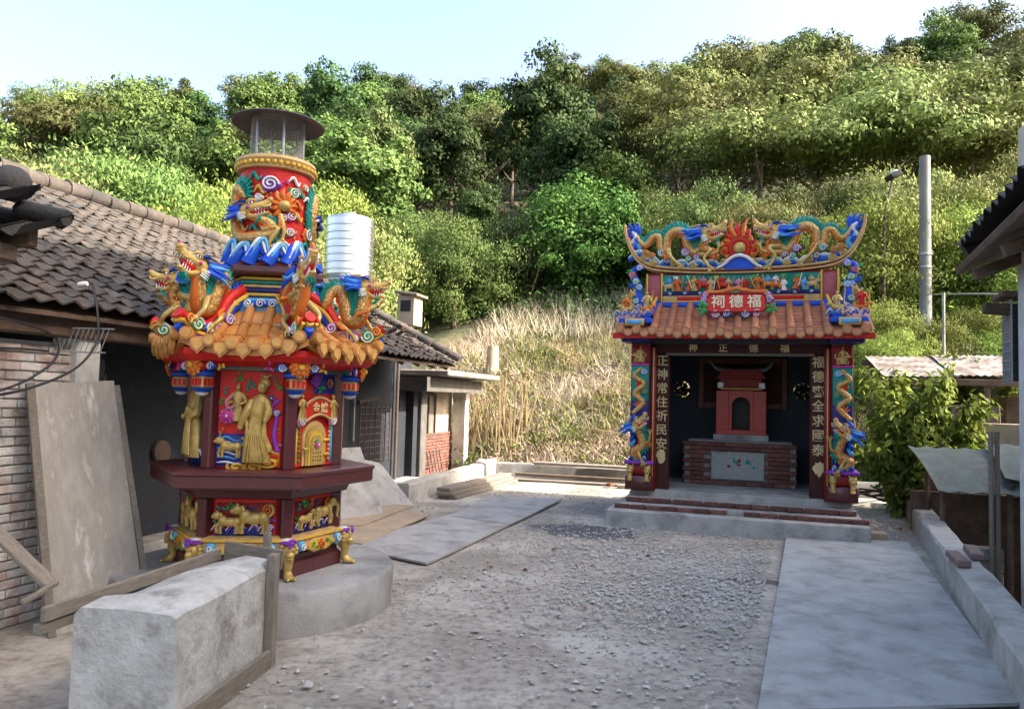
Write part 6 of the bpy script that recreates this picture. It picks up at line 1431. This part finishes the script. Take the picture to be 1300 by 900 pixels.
rp_ = surf('bright_red_lacquer', (.42,.03,.02), (.34,.022,.016), rough=.4, bump=.05)
for s in (-1, 1): MB().bbox((s*.27,0,.33), (.19,.36,.66), .008).build('side_panel', rp_, hs_)
MB().bbox((0,.15,.33), (.36,.05,.66), .006).build('back_panel', M_['black'], hs_)
ap = [(-.18,.66),(-.18,.40)] + [(.135*math.cos(a), .43+.135*math.sin(a)) for a in [PI-PI*i/10 for i in range(11)]] + [(.18,.40),(.18,.66)]
MB().prism([(-.18,.66),(-.18,.43),(-.135,.43)] + [(.135*math.cos(a), .43+.135*math.sin(a)) for a in [PI-PI*i/10 for i in range(1,10)]] + [(.135,.43),(.18,.43),(.18,.66)], -.17, -.12).build('arch_panel', rp_, hs_, 25)
for s in (-1, 1): MB().bbox((s*.155,-.145,.24), (.05,.05,.38), .004).build('niche_jamb', rp_, hs_)
MB().bbox((0,-.15,.035), (.72,.10,.07), .006).build('sill', rp_, hs_)
MB().tube([(-.3,-.19,.69),(.3,-.19,.69)], .018, 8).build('gold_swag', M_['gold'], hs_)
MB().bbox((0,-.02,.78), (.62,.3,.14), .01).build('roof_box', M_['dred'], hs_)
for s in (-1, 1): MB().bbox((s*.30,-.14,.74), (.10,.09,.10), .01).build('post_cap', M_['gi'], hs_)
MB().tube(catmull([(-.46,0,1.10),(-.36,0,1.0),(-.15,0,.965),(.15,0,.965),(.36,0,1.0),(.46,0,1.10)], 5), [.012,.03,.045,.045,.03,.012], 8).build('roof_ridge', M_['gi'], hs_)
MB().prism([(-.36,.84),(.36,.84),(.27,.98),(-.27,.98)], -.16, .12).build('roof_slope', M_['dred'], hs_, 0)
fr = inside('wall_frame', 'large dark red carved frame hanging on the back wall of the shrine', 'frame', .02, 2.0, 0)
for (x, z, w, h) in ((-.64,1.98,.09,.82),(.64,1.98,.09,.82),(0,1.62,1.19,.09),(0,2.345,1.19,.09)): MB().bbox((x,-.02,z), (w,.05,h), .01).build('frame_rail', surf('carved_red_frame', (.20,.07,.05), (.13,.045,.035), rough=.55, scale=14, bump=.4), fr)
MB().box((0,-.005,1.98), (1.2,.02,.66)).build('frame_panel', M_['umber'], fr, 0)
# ------------------------------------------------------------------ yard clutter
def hstack(label, p0, p1, w, th, z, mat=M_['wood'], group=None): 
    return plank('timber', label, (p0[0], p0[1], z), (p1[0], p1[1], z+.004), w, th, mat, 'timber', group)
hstack('bottom board of the grey timber stack beside the low parapet', (-.98,12.25), (.02,15.0), .34, .05, .032)
hstack('middle board of the grey timber stack beside the low parapet', (-1.02,12.2), (-.04,14.95), .30, .05, .086)
hstack('top board of the grey timber stack beside the low parapet', (-1.05,12.3), (-.06,15.0), .24, .06, .145)
hstack('upper long grey board lying along the back kerb', (.55,15.75), (2.5,15.1), .30, .05, .325)
hstack('thin dark board leaning low in front of the back kerb', (.15,15.55), (2.35,14.85), .16, .05, .11, M_['wood_d'])
hstack('pale board lying on the ground before the back kerb', (.1,15.3), (2.2,14.7), .2, .03, .03)
hstack('short pale offcut behind the left column of the shrine', (2.05,14.4), (2.6,14.3), .14, .05, .04)
lean = [((-2.38,9.2,.02),(-1.62,10.1,.02),(-2.05,10.45,.92),(-2.72,9.5,.92)), ((-2.02,10.15,.02),(-1.40,11.35,.02),(-1.95,11.5,.62),(-2.3,10.45,.80)), ((-2.62,8.9,.62),(-2.06,9.35,.60),(-2.2,9.55,1.02),(-2.72,9.2,1.05))]
labs = ['big grey cement-faced sheet leaning on the low parapet behind the burner', 'sloping grey sheet end beside the parapet and annexe', 'white sheet resting on the leaning grey sheet behind the burner']
for (c4, lb, m) in zip(lean, labs, ('sheet','sheet','whitewash')):
    o = mobj('leaning_sheet', slab4('leaning_sheet', c4, .03, None, '', '', (-.9,.1,-.2)), M_[m]); tag(o, lb, 'sheet')
hstack('dark edge board under the white leaning sheet', (-2.62,8.85), (-1.98,9.4), .12, .03, .60, M_['wood_d'])
# bricks lying on the kerb
for lb, (px, py), rz, m in (('weathered red brick lying on the concrete kerb, its end facing the yard', (1216,708), .35, 'brick'), ('second weathered brick on the kerb, lying against the first', (1236,700), .42, 'brick')):
    p = at_z(px, py, .34); o = MB().bbox((0,0,0), (.11,.52,.06), .008).build('loose_brick', surf('dull_pink_brick', (.22,.14,.12), (.15,.10,.09), rough=.85, scale=10, bump=.3), None); o.matrix_world = Matrix.Translation((p.x, p.y, .335)) @ Matrix.Rotation(-rz, 4, 'Z'); tag(o, lb, 'brick', 'bricks on the kerb')
# offcut standing at the end of the kerb, cables and rubble heap
a, b = at_z(1130, 632, 0), at_d(1135, 603, 12.6)
plank('batten', 'short white batten propped against the end of the kerb by the cables', (a.x, a.y-.1, .01), tuple(b), .10, .04, M_['whitewash'], 'batten')
qc = random.Random(61); cc0 = at_z(1118, 645, 0)
for k in range(5):
    pts = []; rr_ = qc.uniform(.25,.5); cx, cy = cc0.x + qc.uniform(-.2,.3), cc0.y + qc.uniform(-.3,.4); a0 = qc.uniform(0,6)
    for i in range(9): a = a0 + i*.7; pts.append((cx+rr_*math.cos(a)*1.1, cy+rr_*math.sin(a)*.8, .10 + .12*abs(math.sin(a*1.3+k))+.03*k))
    o = MB().tube(catmull(pts, 5), .018, 6).build('hose_coil', surf('dull_red_hose', (.12,.02,.03), rough=.5) if k % 2 else M_['cable'], None)
    tag(o, 'dark red hose loop tangled beside the right shrine column' if k % 2 else 'black cable loop tangled beside the right shrine column', 'hose', 'hoses and cables by the shrine')
o = MB().bbox((0,0,0), (.55,.22,.10), .01).build('timber_block', M_['ply'], None); p = at_z(1095, 678, .06); o.matrix_world = Matrix.Translation((p.x, p.y, .055)) @ Matrix.Rotation(R(-18), 4, 'Z'); tag(o, 'brown timber block lying against the right end of the shrine slab', 'timber')
# loose whole bricks
for k, (px, py, rz, lb) in enumerate(((808,628,.3,'red brick left on the slab corner below the left column'), (775,617,1.0,'red brick lying on the ground left of the shrine steps'), (1090,665,.5,'broken red brick beside the timber block by the shrine'))):
    p = at_z(px, py, .23 if k == 0 else .03); o = MB().bbox((0,0,0), (.2,.1,.06), .008).build('loose_brick', M_['brick'], None); o.matrix_world = Matrix.Translation((p.x, p.y, p.z+.03)) @ Matrix.Rotation(rz, 4, 'Z'); tag(o, lb, 'brick')
# gravel and rubble
def stones(name, n, region, smin, smax, mat, label, seed, dens=None):
    q = random.Random(seed); mb = MB(); c = 0; V = []; F = []
    base = [(1,0,0),(-1,0,0),(0,1,0),(0,-1,0),(0,0,1),(0,0,-1)]; fc = [(0,2,4),(2,1,4),(1,3,4),(3,0,4),(2,0,5),(1,2,5),(3,1,5),(0,3,5)]
    while c < n:
        x = q.uniform(region[0], region[1]); y = q.uniform(region[2], region[3])
        if x > curb_x(y)-.16: continue
        if dens and q.random() > dens(x, y): continue
        s = smin*(smax/smin)**(q.random()**2.2); a = q.uniform(0,6.28); ca, sa = math.cos(a), math.sin(a); b0 = len(V)
        for (bx, by, bz) in base:
            px, py, pz = bx*s*q.uniform(.6,1.2), by*s*q.uniform(.5,1.1), bz*s*q.uniform(.35,.7); V.append((x+px*ca-py*sa, y+px*sa+py*ca, max(-.005, pz+s*.25)+.01))
        F += [tuple(i+b0 for i in f) for f in fc]; c += 1
    mb.v = V; mb.f = F; return tag(mb.build(name, mat, None, 0), label, 'gravel', kind='stuff')
def gd(x, y):
    if (x+1.98)**2 + (y-6.06)**2 < 1.15: return 0
    n_ = mnoise.noise(Vector((x*.7, y*.7, 9)))*.5+.5
    core = math.exp(-(((x-1.7)/1.3)**2 + ((y-7.6)/2.3)**2)); edge = math.exp(-((x-curb_x(y)+.45)/.3)**2)
    if 3.9 < y < 9.6 and 1.25+(y-4.1)*.385 < x < 3.0+(y-4.3)*.385: return 0
    if 7.3 < y < 12.6 and -1.85+(y-8.1)*.30 < x < -.72+(y-7.41)*.335: return 0
    lx, ly = (x-SX_)*.951-(y-SY_)*.309, (x-SX_)*.309+(y-SY_)*.951
    if abs(lx) < 1.75 and ly > -.8: return 0
    return min(1, (.05 + .95*core*n_*1.4 + .8*edge)*(1 if y > 2 else .6))
M_['gravel'] = surf('mixed_gravel', (.46,.44,.41), (.30,.285,.26), rough=.9, scale=9, bump=.3, bscale=80, coords='World', stain=(.55,.54,.52), sscale=13, samt=(.58,.66))
stones('gravel', 15000, (-2.4, 5.2, 2.2, 14), .006, .030, M_['gravel'], 'grey gravel and mortar crumbs strewn over the yard', 71, gd)
stones('rubble', 150, (-1.5, 5.6, 3, 14), .02, .05, M_['gravel'], 'larger broken lumps of concrete lying in the gravel', 72, gd)
stones('brick_rubble', 70, (-.5, 5.6, 6, 13.5), .012, .04, M_['brick'], 'red brick fragments among the gravel', 73, gd)
# dry twigs and stalks on the bank
def sticks(name, n, reg, L, r, mat, label, seed, stand=.15, cat='twigs'):
    q = random.Random(seed); mb = MB()
    for k in range(n):
        a_, b_ = q.uniform(reg[0], reg[1]), q.uniform(reg[2], reg[3]); x, y = yard_pt(a_, b_); z = hgt(x, y); an = q.uniform(0, 6.28); l = L*q.uniform(.5,1.3); ti = q.uniform(0, stand) if stand < 1 else q.uniform(.9,1.5)
        d = Vector((math.cos(an)*math.sin(ti), math.sin(an)*math.sin(ti), math.cos(ti))); p = Vector((x, y, z-.05)); mb.tube([p, p+d*l*.5+Vector((0,0,.03)), p+d*l], [r, r*.9, r*.6], 5)
    return tag(mb.build(name, mat, None, 60), label, cat, kind='stuff')
M_['cane'] = surf('dry_cane', (.27,.20,.10), (.16,.11,.055), rough=.7, scale=4, bump=.1, coords='World')
sticks('dry_stalks', 75, (16.1, 17.4, -6.9, -5.2), 1.35, .02, M_['cane'], 'cut dry bamboo stalks standing behind the annexe and back kerb', 81, .28, 'stalks')
sticks('fallen_canes', 150, (16.2, 26, -7, 2.6), 1.4, .012, M_['cane'], 'dry canes lying across the sunlit bank', 82, 2)
sticks('bare_branches', 70, (27, 31, -10.5, -8.2), 2.6, .025, M_['cane'], 'bare dry branches standing above the bank', 83, .6)
# boundary stone, red-white string
p = at_d(625, 462, 22); o = MB().tube([(0,0,-.6),(0,0,.3),(.01,0,.85)], [.19,.185,.165], 14).build('concrete_marker', M_['ply'], None); o.location = (p.x, p.y, hgt(p.x, p.y)); tag(o, 'short round concrete marker post standing in the straw of the bank', 'post')
# cables over the left wall
def cable(label, pts, r=.011, mat=None): return tag(MB().tube(catmull(pts, 8), r, 6).build('power_cable', mat or M_['cable'], None), label, 'cable')
cable('black cable hanging in a curve from the eave to the whitewashed wall', [at_d(118,362,5.5), at_d(124,400,5.45), at_d(122,436,5.4), at_d(95,468,5.2), at_d(40,492,4.9), at_d(-20,505,4.6)], .009)
cable('second black cable dropping from the wire rack across the brick wall', [at_d(-15,400,4.7), at_d(35,412,5.0), at_d(72,430,5.3), at_d(70,456,5.2), at_d(35,482,4.9), at_d(-20,503,4.5)], .009)
cable('thin black cable running level along the top of the brick wall', [at_d(-15,441,4.75), at_d(30,443,5.0), at_d(62,446,5.2)], .007)
cable('overhead line from the concrete pole to the right-hand house', [at_d(1176,374,20), at_d(1230,373,15), at_d(1296,374,9)], .014, M_['gi'])
rkk = thing('wire_rack', 'rack of thin slanting wires above the whitewashed pier', 'rack', tuple(at_d(95,446,5.45)))
for k in range(11): MB().tube([(-.18+k*.036, 0, -.01), (-.135+k*.036, .03, .175)], .0035, 5).build('wire', M_['gi'], rkk)
MB().tube([(-.20,0,-.005),(.22,0,-.005)], .006, 5).build('rail', M_['gi'], rkk); MB().tube([(-.15,.03,.17),(.26,.03,.17)], .005, 5).build('rail', M_['gi'], rkk)
o = MB().lathe([(.0,0),(.02,.0),(.024,.04),(.018,.065),(.0,.07)], 10).build('lamp_socket', M_['white'], None); p = at_d(100,362,5.6); o.matrix_world = Matrix.Translation(p) @ Matrix.Rotation(1.4, 4, 'Y'); tag(o, 'small white lamp socket fixed at the edge of the old tiled eave', 'lamp')

# ------------------------------------------------------------------ right side: pole, lamp, sheds, neighbour house
p0 = at_d(1176, 440, 20.0); zt = at_d(1175, 199, 20.0).z; zb = hgt(p0.x, p0.y)
po = thing('utility_pole', 'tall bare round concrete utility pole among bushes', 'pole', (p0.x-.02, p0.y, zb))
MB().tube([(0,0,-.5),(0,0,zt-zb)], [.165,.135], 20).build('shaft', surf('pole_concrete', (.22,.22,.21), (.15,.15,.145), rough=.85, scale=3, bump=.2, stretch=(1,1,.3)), po)
for z in (2.0, 2.35): MB().lathe([(.150,z+.6),(.168,z+.61),(.168,z+.65),(.150,z+.66)], 20).build('band', M_['gi'], po)
lp = at_d(1122, 270, 20.5); lz = hgt(lp.x, lp.y); lt = at_d(1134, 226, 20.5)
la = thing('street_lamp', 'small street lamp on a thin slanting arm behind the shrine ridge', 'street lamp', (lp.x, lp.y, lz))
MB().tube(catmull([(0,0,-.3),(0,0,(lp.z-lz)*.7),(.05,0,lp.z-lz),(lt.x-lp.x,0,lt.z-lz)], 5), [.05,.045,.035,.03], 7).build('arm', M_['iron'], la)
MB().bbox((lt.x-lp.x,0,lt.z-lz+.05), (.3,.4,.16), .02, ry=-.5).build('lamp_head', M_['black'], la); MB().ell((lt.x-lp.x+.04,-.02,lt.z-lz+.12), (.12,.16,.10), 9, 5).build('lamp_cover', M_['white'], la)
pp = at_d(1198, 415, 16.5); po2 = tag(MB().tube([(0,0,-3.2),(0,0,.75)], .032, 8).build('fence_post', M_['concrete'], None), 'thin pale post standing among the lime bushes beside the pole', 'post'); po2.location = pp
# corrugated sheets
def corr(name, mat, p, w, l, n, rise, parent, amp=.013, rz=0.0, sag=0.0):
    vs, fs = [], []; m = 6
    for i in range(m+1):
        for j in range(n+1): vs.append((w*(j/n-.5), l*(i/m-.5), rise*(i/m-.5) + amp*math.cos(PI*j) - sag*math.sin(PI*i/m)))
    k = len(vs); vs += [(v[0], v[1], v[2]-.008) for v in vs]
    for i in range(m):
        for j in range(n): a = i*(n+1)+j; fs.append((a, a+1, a+n+2, a+n+1)); fs.append((k+a+n+1, k+a+n+2, k+a+1, k+a))
    for j in range(n): fs.append((k+j, k+j+1, j+1, j))
    mb = MB().add(vs, fs); o = mb.build(name, mat, parent, 60); o.matrix_local = Matrix.Translation(p) @ Matrix.Rotation(rz, 4, 'Z'); return o
M_['zinc'] = surf('weathered_zinc_sheet', (.34,.33,.31), (.20,.18,.16), rough=.5, metal=.35, scale=4, bump=.15, stain=(.13,.075,.05), sscale=3, samt=(.46,.62), coords='World')
M_['greensheet'] = surf('faded_green_sheet', (.105,.135,.12), (.05,.065,.058), rough=.75, metal=0.0, scale=3, bump=.1, stain=(.20,.18,.14), sscale=3, samt=(.56,.72), coords='World')
sc = at_d(1208, 466, 14.8); sh = thing('tin_shed', 'open shed with sunlit corrugated tin roof below the pole', 'shed', (sc.x, sc.y, -1.3), R(-18))
zr = sc.z+1.3
corr('roof_sheet', M_['zinc'], (-.75,0,zr+.02), 1.3, 2.2, 20, .5, sh, rz=.02); corr('roof_sheet', M_['zinc'], (.45,.02,zr+.05), 1.25, 2.2, 20, .5, sh, rz=-.02); corr('roof_sheet', M_['zinc'], (1.65,.05,zr+.02), 1.25, 2.1, 20, .48, sh)
MB().bbox((.4,-1.05,zr-.33), (3.8,.08,.12), .008).build('eave_beam', M_['wood_d'], sh); MB().bbox((.4,.95,zr+.12), (3.8,.08,.12), .008).build('eave_beam', M_['wood_d'], sh)
for x in (-1.3,.35,2.1):
    for y in (-1.0,.95): MB().tube([(x,y,-.1),(x,y,zr-.28+(.42 if y > 0 else 0))], .05, 7).build('post', M_['wood_d'], sh)
corr('wall_sheet', M_['greensheet'], (-.2,.80,zr*.5), 1.9, .01, 24, 0, sh).matrix_local = Matrix.Translation((-.2,.85,zr*.55)) @ Matrix.Rotation(PI/2, 4, 'X')
MB().bbox((0,0.80,zr*.52), (2.0,.03,zr*.95), .005).build('wall_panel', M_['greensheet'], sh); MB().bbox((1.05,-.2,zr*.45), (.5,.5,zr*.8), .01).build('cupboard', M_['wood_d'], sh); MB().bbox((1.9,.6,zr*.42), (1.3,.08,zr*.8), .01).build('wall_panel', M_['wood_d'], sh)
s2 = at_d(1255, 590, 9.6); lt_ = thing('lean_to', 'low lean-to with faded green bent roof sheets beside the kerb', 'shed', (s2.x, s2.y, -1.3), R(-20))
z2 = s2.z + 1.3
corr('roof_sheet', M_['greensheet'], (-.30,-.1,z2-.06), .95, 1.4, 8, .45, lt_, .012, .1, -.05); corr('roof_sheet', M_['greensheet'], (.55,.05,z2+.06), .95, 1.4, 8, .35, lt_, .012, -.06, -.04); corr('roof_sheet', M_['greensheet'], (1.4,.1,z2+.08), .95, 1.4, 8, .3, lt_, .012, 0, 0)
for (x, y) in ((-.6,-.5),(1.2,-.5),(-.6,.55),(1.2,.55),(.08,-.62)): MB().tube([(x,y,-.1),(x,y,z2-.18+ (.28 if y > 0 else 0))], .035, 6).build('post', M_['wood_d'], lt_)
MB().bbox((.3,.6,z2*.5-.2), (2.2,.05,z2*.8), .01).build('back_board', M_['wood_d'], lt_)
# two thin poles in front of it
for k, px in enumerate((1258, 1266)):
    b = at_d(px, 575, 8.9); tag(MB().tube([(b.x,b.y,-1.35),(b.x+.02,b.y+.03,b.z+.25)], .028, 7).build('bamboo_pole', M_['wood'], None), 'thin upright pole standing before the green lean-to', 'pole', 'poles before the lean-to')
# stack of blocks
bs = at_d(1230, 668, 9.3)
for j in range(5):
    for i in range(2):
        o = MB().bbox((0,0,0), (.36,.2,.145), .012).build('concrete_block', M_['concrete'], None); z = -1.3+.075+j*.15
        o.matrix_world = Matrix.Translation((bs.x-.19+i*.37 + (.02 if j % 2 else 0), bs.y + (.03 if j % 2 else 0), z + .55)) @ Matrix.Rotation(R(-12), 4, 'Z'); tag(o, 'grey concrete block in the stack beyond the kerb', 'block', 'stacked blocks beyond the kerb')
o = MB().bbox((bs.x, bs.y, -1.0), (1.1,.5,.6), .03).build('rubble_base', M_['concrete'], None); tag(o, 'broken concrete footing under the stacked blocks', 'footing')
for k, (px, py, d, w, h, rz, m, lb) in enumerate(((1222,600,10.6,.9,1.5,.1,'wood_d','dark brown board wall panel behind the green lean-to'), (1275,560,11.2,.9,1.3,-.1,'ply','brown sheet of board standing behind the green lean-to'), (1240,540,12.2,.7,1.6,.0,'iron','rusty door leaf standing under the tin shed'), (1190,655,9.9,.5,.7,.2,'wood_d','dark crate standing against the outer side of the kerb'))):
    b = at_d(px, py, d); o = MB().bbox((0,0,0), (w,.06 if k < 3 else .4,h), .01).build('scrap_board' if k < 3 else 'crate', M_[m], None); o.matrix_world = Matrix.Translation((b.x, b.y, b.z-h*.3 if k < 3 else -.95)) @ Matrix.Rotation(rz-.3, 4, 'Z') @ Matrix.Rotation(-.12 if k < 3 else 0, 4, 'X'); tag(o, lb, 'board' if k < 3 else 'crate')
# neighbour house at the right edge
NZ = R(-22); nh = thing('neighbour_house', 'whitewashed neighbouring house with dark overhanging tile eave', 'house', (4.70, 7.0, 0), NZ)
MB().box((1.9, -2.6, .95), (3.8, 5.2, 4.5)).build('wall', M_['whitewash'], nh, 0)
MB().bbox((1.7,-2.5,3.17), (4.6,5.9,.07), .01, ry=-.38).build('roof_deck', M_['wood_d'], nh).matrix_local = Matrix.Translation((0,0,.72))
ta = math.atan(.40); nrf = bpy.data.objects.new('roof', None); COL.objects.link(nrf); nrf.parent = nh
SMn = Matrix.Translation((-.42, .42, 3.27)) @ Matrix.Rotation(-PI/2, 4, 'Z') @ Matrix.Rotation(ta, 4, 'X')
tiled_slope(nrf, SMn, 4.4, 2.4, .24, .26, .06, M_['darktile'], 200, 14)
for k in range(8): MB().tube([(-.36+k*.28,.44,3.25+k*.28*.40),(-.10+k*.28,.44,3.25+(k+1)*.28*.40+.04)], [.075,.06], 8).build('verge_tile', M_['darktile'], nrf)
for k in range(3): MB().bbox((0,-.1-k*1.2,3.06), (.8,.09,.1), .008, ry=-.38).build('rafter', M_['wood_d'], nh)
MB().bbox((-.10,.16,2.62), (.3,.14,.10), .01, ry=.1).build('bracket', M_['wood_d'], nh)
MB().bbox((.10,-.05,3.85), (.16,.16,.9), .01).build('chimney_post', surf('cream_post', (.55,.50,.40), (.42,.38,.30), rough=.8), nh)
cgx = bpy.data.objects.new('window_cage', None); COL.objects.link(cgx); cgx.parent = nh
MB().bbox((.14,.20,2.30), (.34,.30,.72), .01).build('cage_core', M_['cement_dark'], cgx)
for k in range(6): MB().tube([(-.04,.06+k*.07,1.92),(-.04,.06+k*.07,2.70)], .009, 5).build('bar', M_['gi'], cgx); 
for k in range(9): MB().tube([(-.045,.03,1.95+k*.09),(-.045,.42,1.95+k*.09)], .008, 5).build('bar', M_['gi'], cgx)
MB().bbox((.12,.22,2.75), (.5,.45,.05), .01).build('cage_lid', M_['wood_d'], cgx)
bp_ = thing('brick_pier', 'stub of red brick pier at the corner of the neighbouring house', 'pier', (4.50, 6.35, 0), NZ)
for j in range(9): MB().bbox((.02*(j%2),0,.035+j*.068), (.24,.2,.06), .006).build('brick', M_['brick'], bp_)
# unseen block added on the right, sized to cast the yard's shade
ab_ = thing('shade_block', 'unseen four-storey block added to shade the yard', 'shade caster', (10.0, 8.85, -1.3), 0)
MB().box((2, -14, 6.75), (4, 28, 13.5)).build('wall', M_['concrete_l'], ab_, 0); MB().bbox((2.02,-14.02,13.65), (4.0,28.0,.3), .03).build('roof_slab', M_['concrete'], ab_)
for f in range(4):
    for k in range(8):
        w = MB().bbox((-.04,-2-k*3.4,1.9+f*3.2), (.12,1.8,1.6), .01).build('window', M_['gi'], ab_); MB().box((-.105,-2-k*3.4,1.9+f*3.2), (.02,1.6,1.4)).build('pane', M_['cement_dark'], w, 0)

# ------------------------------------------------------------------ bush beside the shrine
def leafy_bush(name, label, x, y, z, rad, h, n, ln, mat, seed, wr=.42):
    rg = np.random.default_rng(seed); o = thing(name, label, 'bush', (x, y, z)); P = []; N = []; D = []
    stems = MB()
    for k in range(46):
        a = rg.uniform(0, 2*PI); el = rg.uniform(.1, 1.35); l = rad*rg.uniform(.7,1.15)
        e = np.array([math.cos(a)*math.cos(el)*l, math.sin(a)*math.cos(el)*l, h*.35 + math.sin(el)*l*h/rad*.62]); b = np.array([rg.normal()*.08, rg.normal()*.08, 0]); md = (b+e)/2 + np.array([0,0,.25*l])
        pts = catmull([tuple(b), tuple(md), tuple(e)], 8); stems.tube(pts, [.02,.012,.004], 5)
        for i in range(n//46):
            t = rg.uniform(.3,1.0); q = np.array(pts[int(t*(len(pts)-1))]); off = unit(rg.normal(size=(1,3)))[0]
            P.append(q + off*rg.uniform(.02,.2)); N.append(unit((off*.5+np.array([0,0,.8])+rg.normal(size=3)*.35)[None])[0]); dd = unit((e-b)[None])[0]*.7 + off*.8; D.append(dd)
    P, N, D = np.array(P), np.array(N), np.array(D)
    V = leaves(rg, P, N, ln*rg.uniform(.6,1.3,size=len(P)), ln*wr*rg.uniform(.7,1.2,size=len(P)), .35, D)
    mobj('foliage', quads_mesh('foliage', V), LM[mat], o); stems.build('stems', M_['bark'], o); return o
leafy_bush('leafy_bush', 'large leafy green bush growing between the shrine and the tin shed', 6.2, 11.7, -.5, 1.2, 2.9, 8600, .16, 'near', 91)
leafy_bush('leafy_bush', 'lower leafy bush spilling over the end of the kerb', 6.55, 11.0, -.9, .8, 1.9, 3200, .15, 'near', 92)
bsh = Vector((5.9, 0, 0))
leafy_bush('leafy_bush', 'dark bush close behind the right column of the shrine', bsh.x-.75, 13.6, -.9, 1.1, 2.4, 3200, .17, 'near', 93)
leafy_bush('leafy_bush', 'broad bush on the slope behind the tin shed', 9.4, 15.6, -.6, 1.5, 3.4, 4200, .2, 'lime', 94)
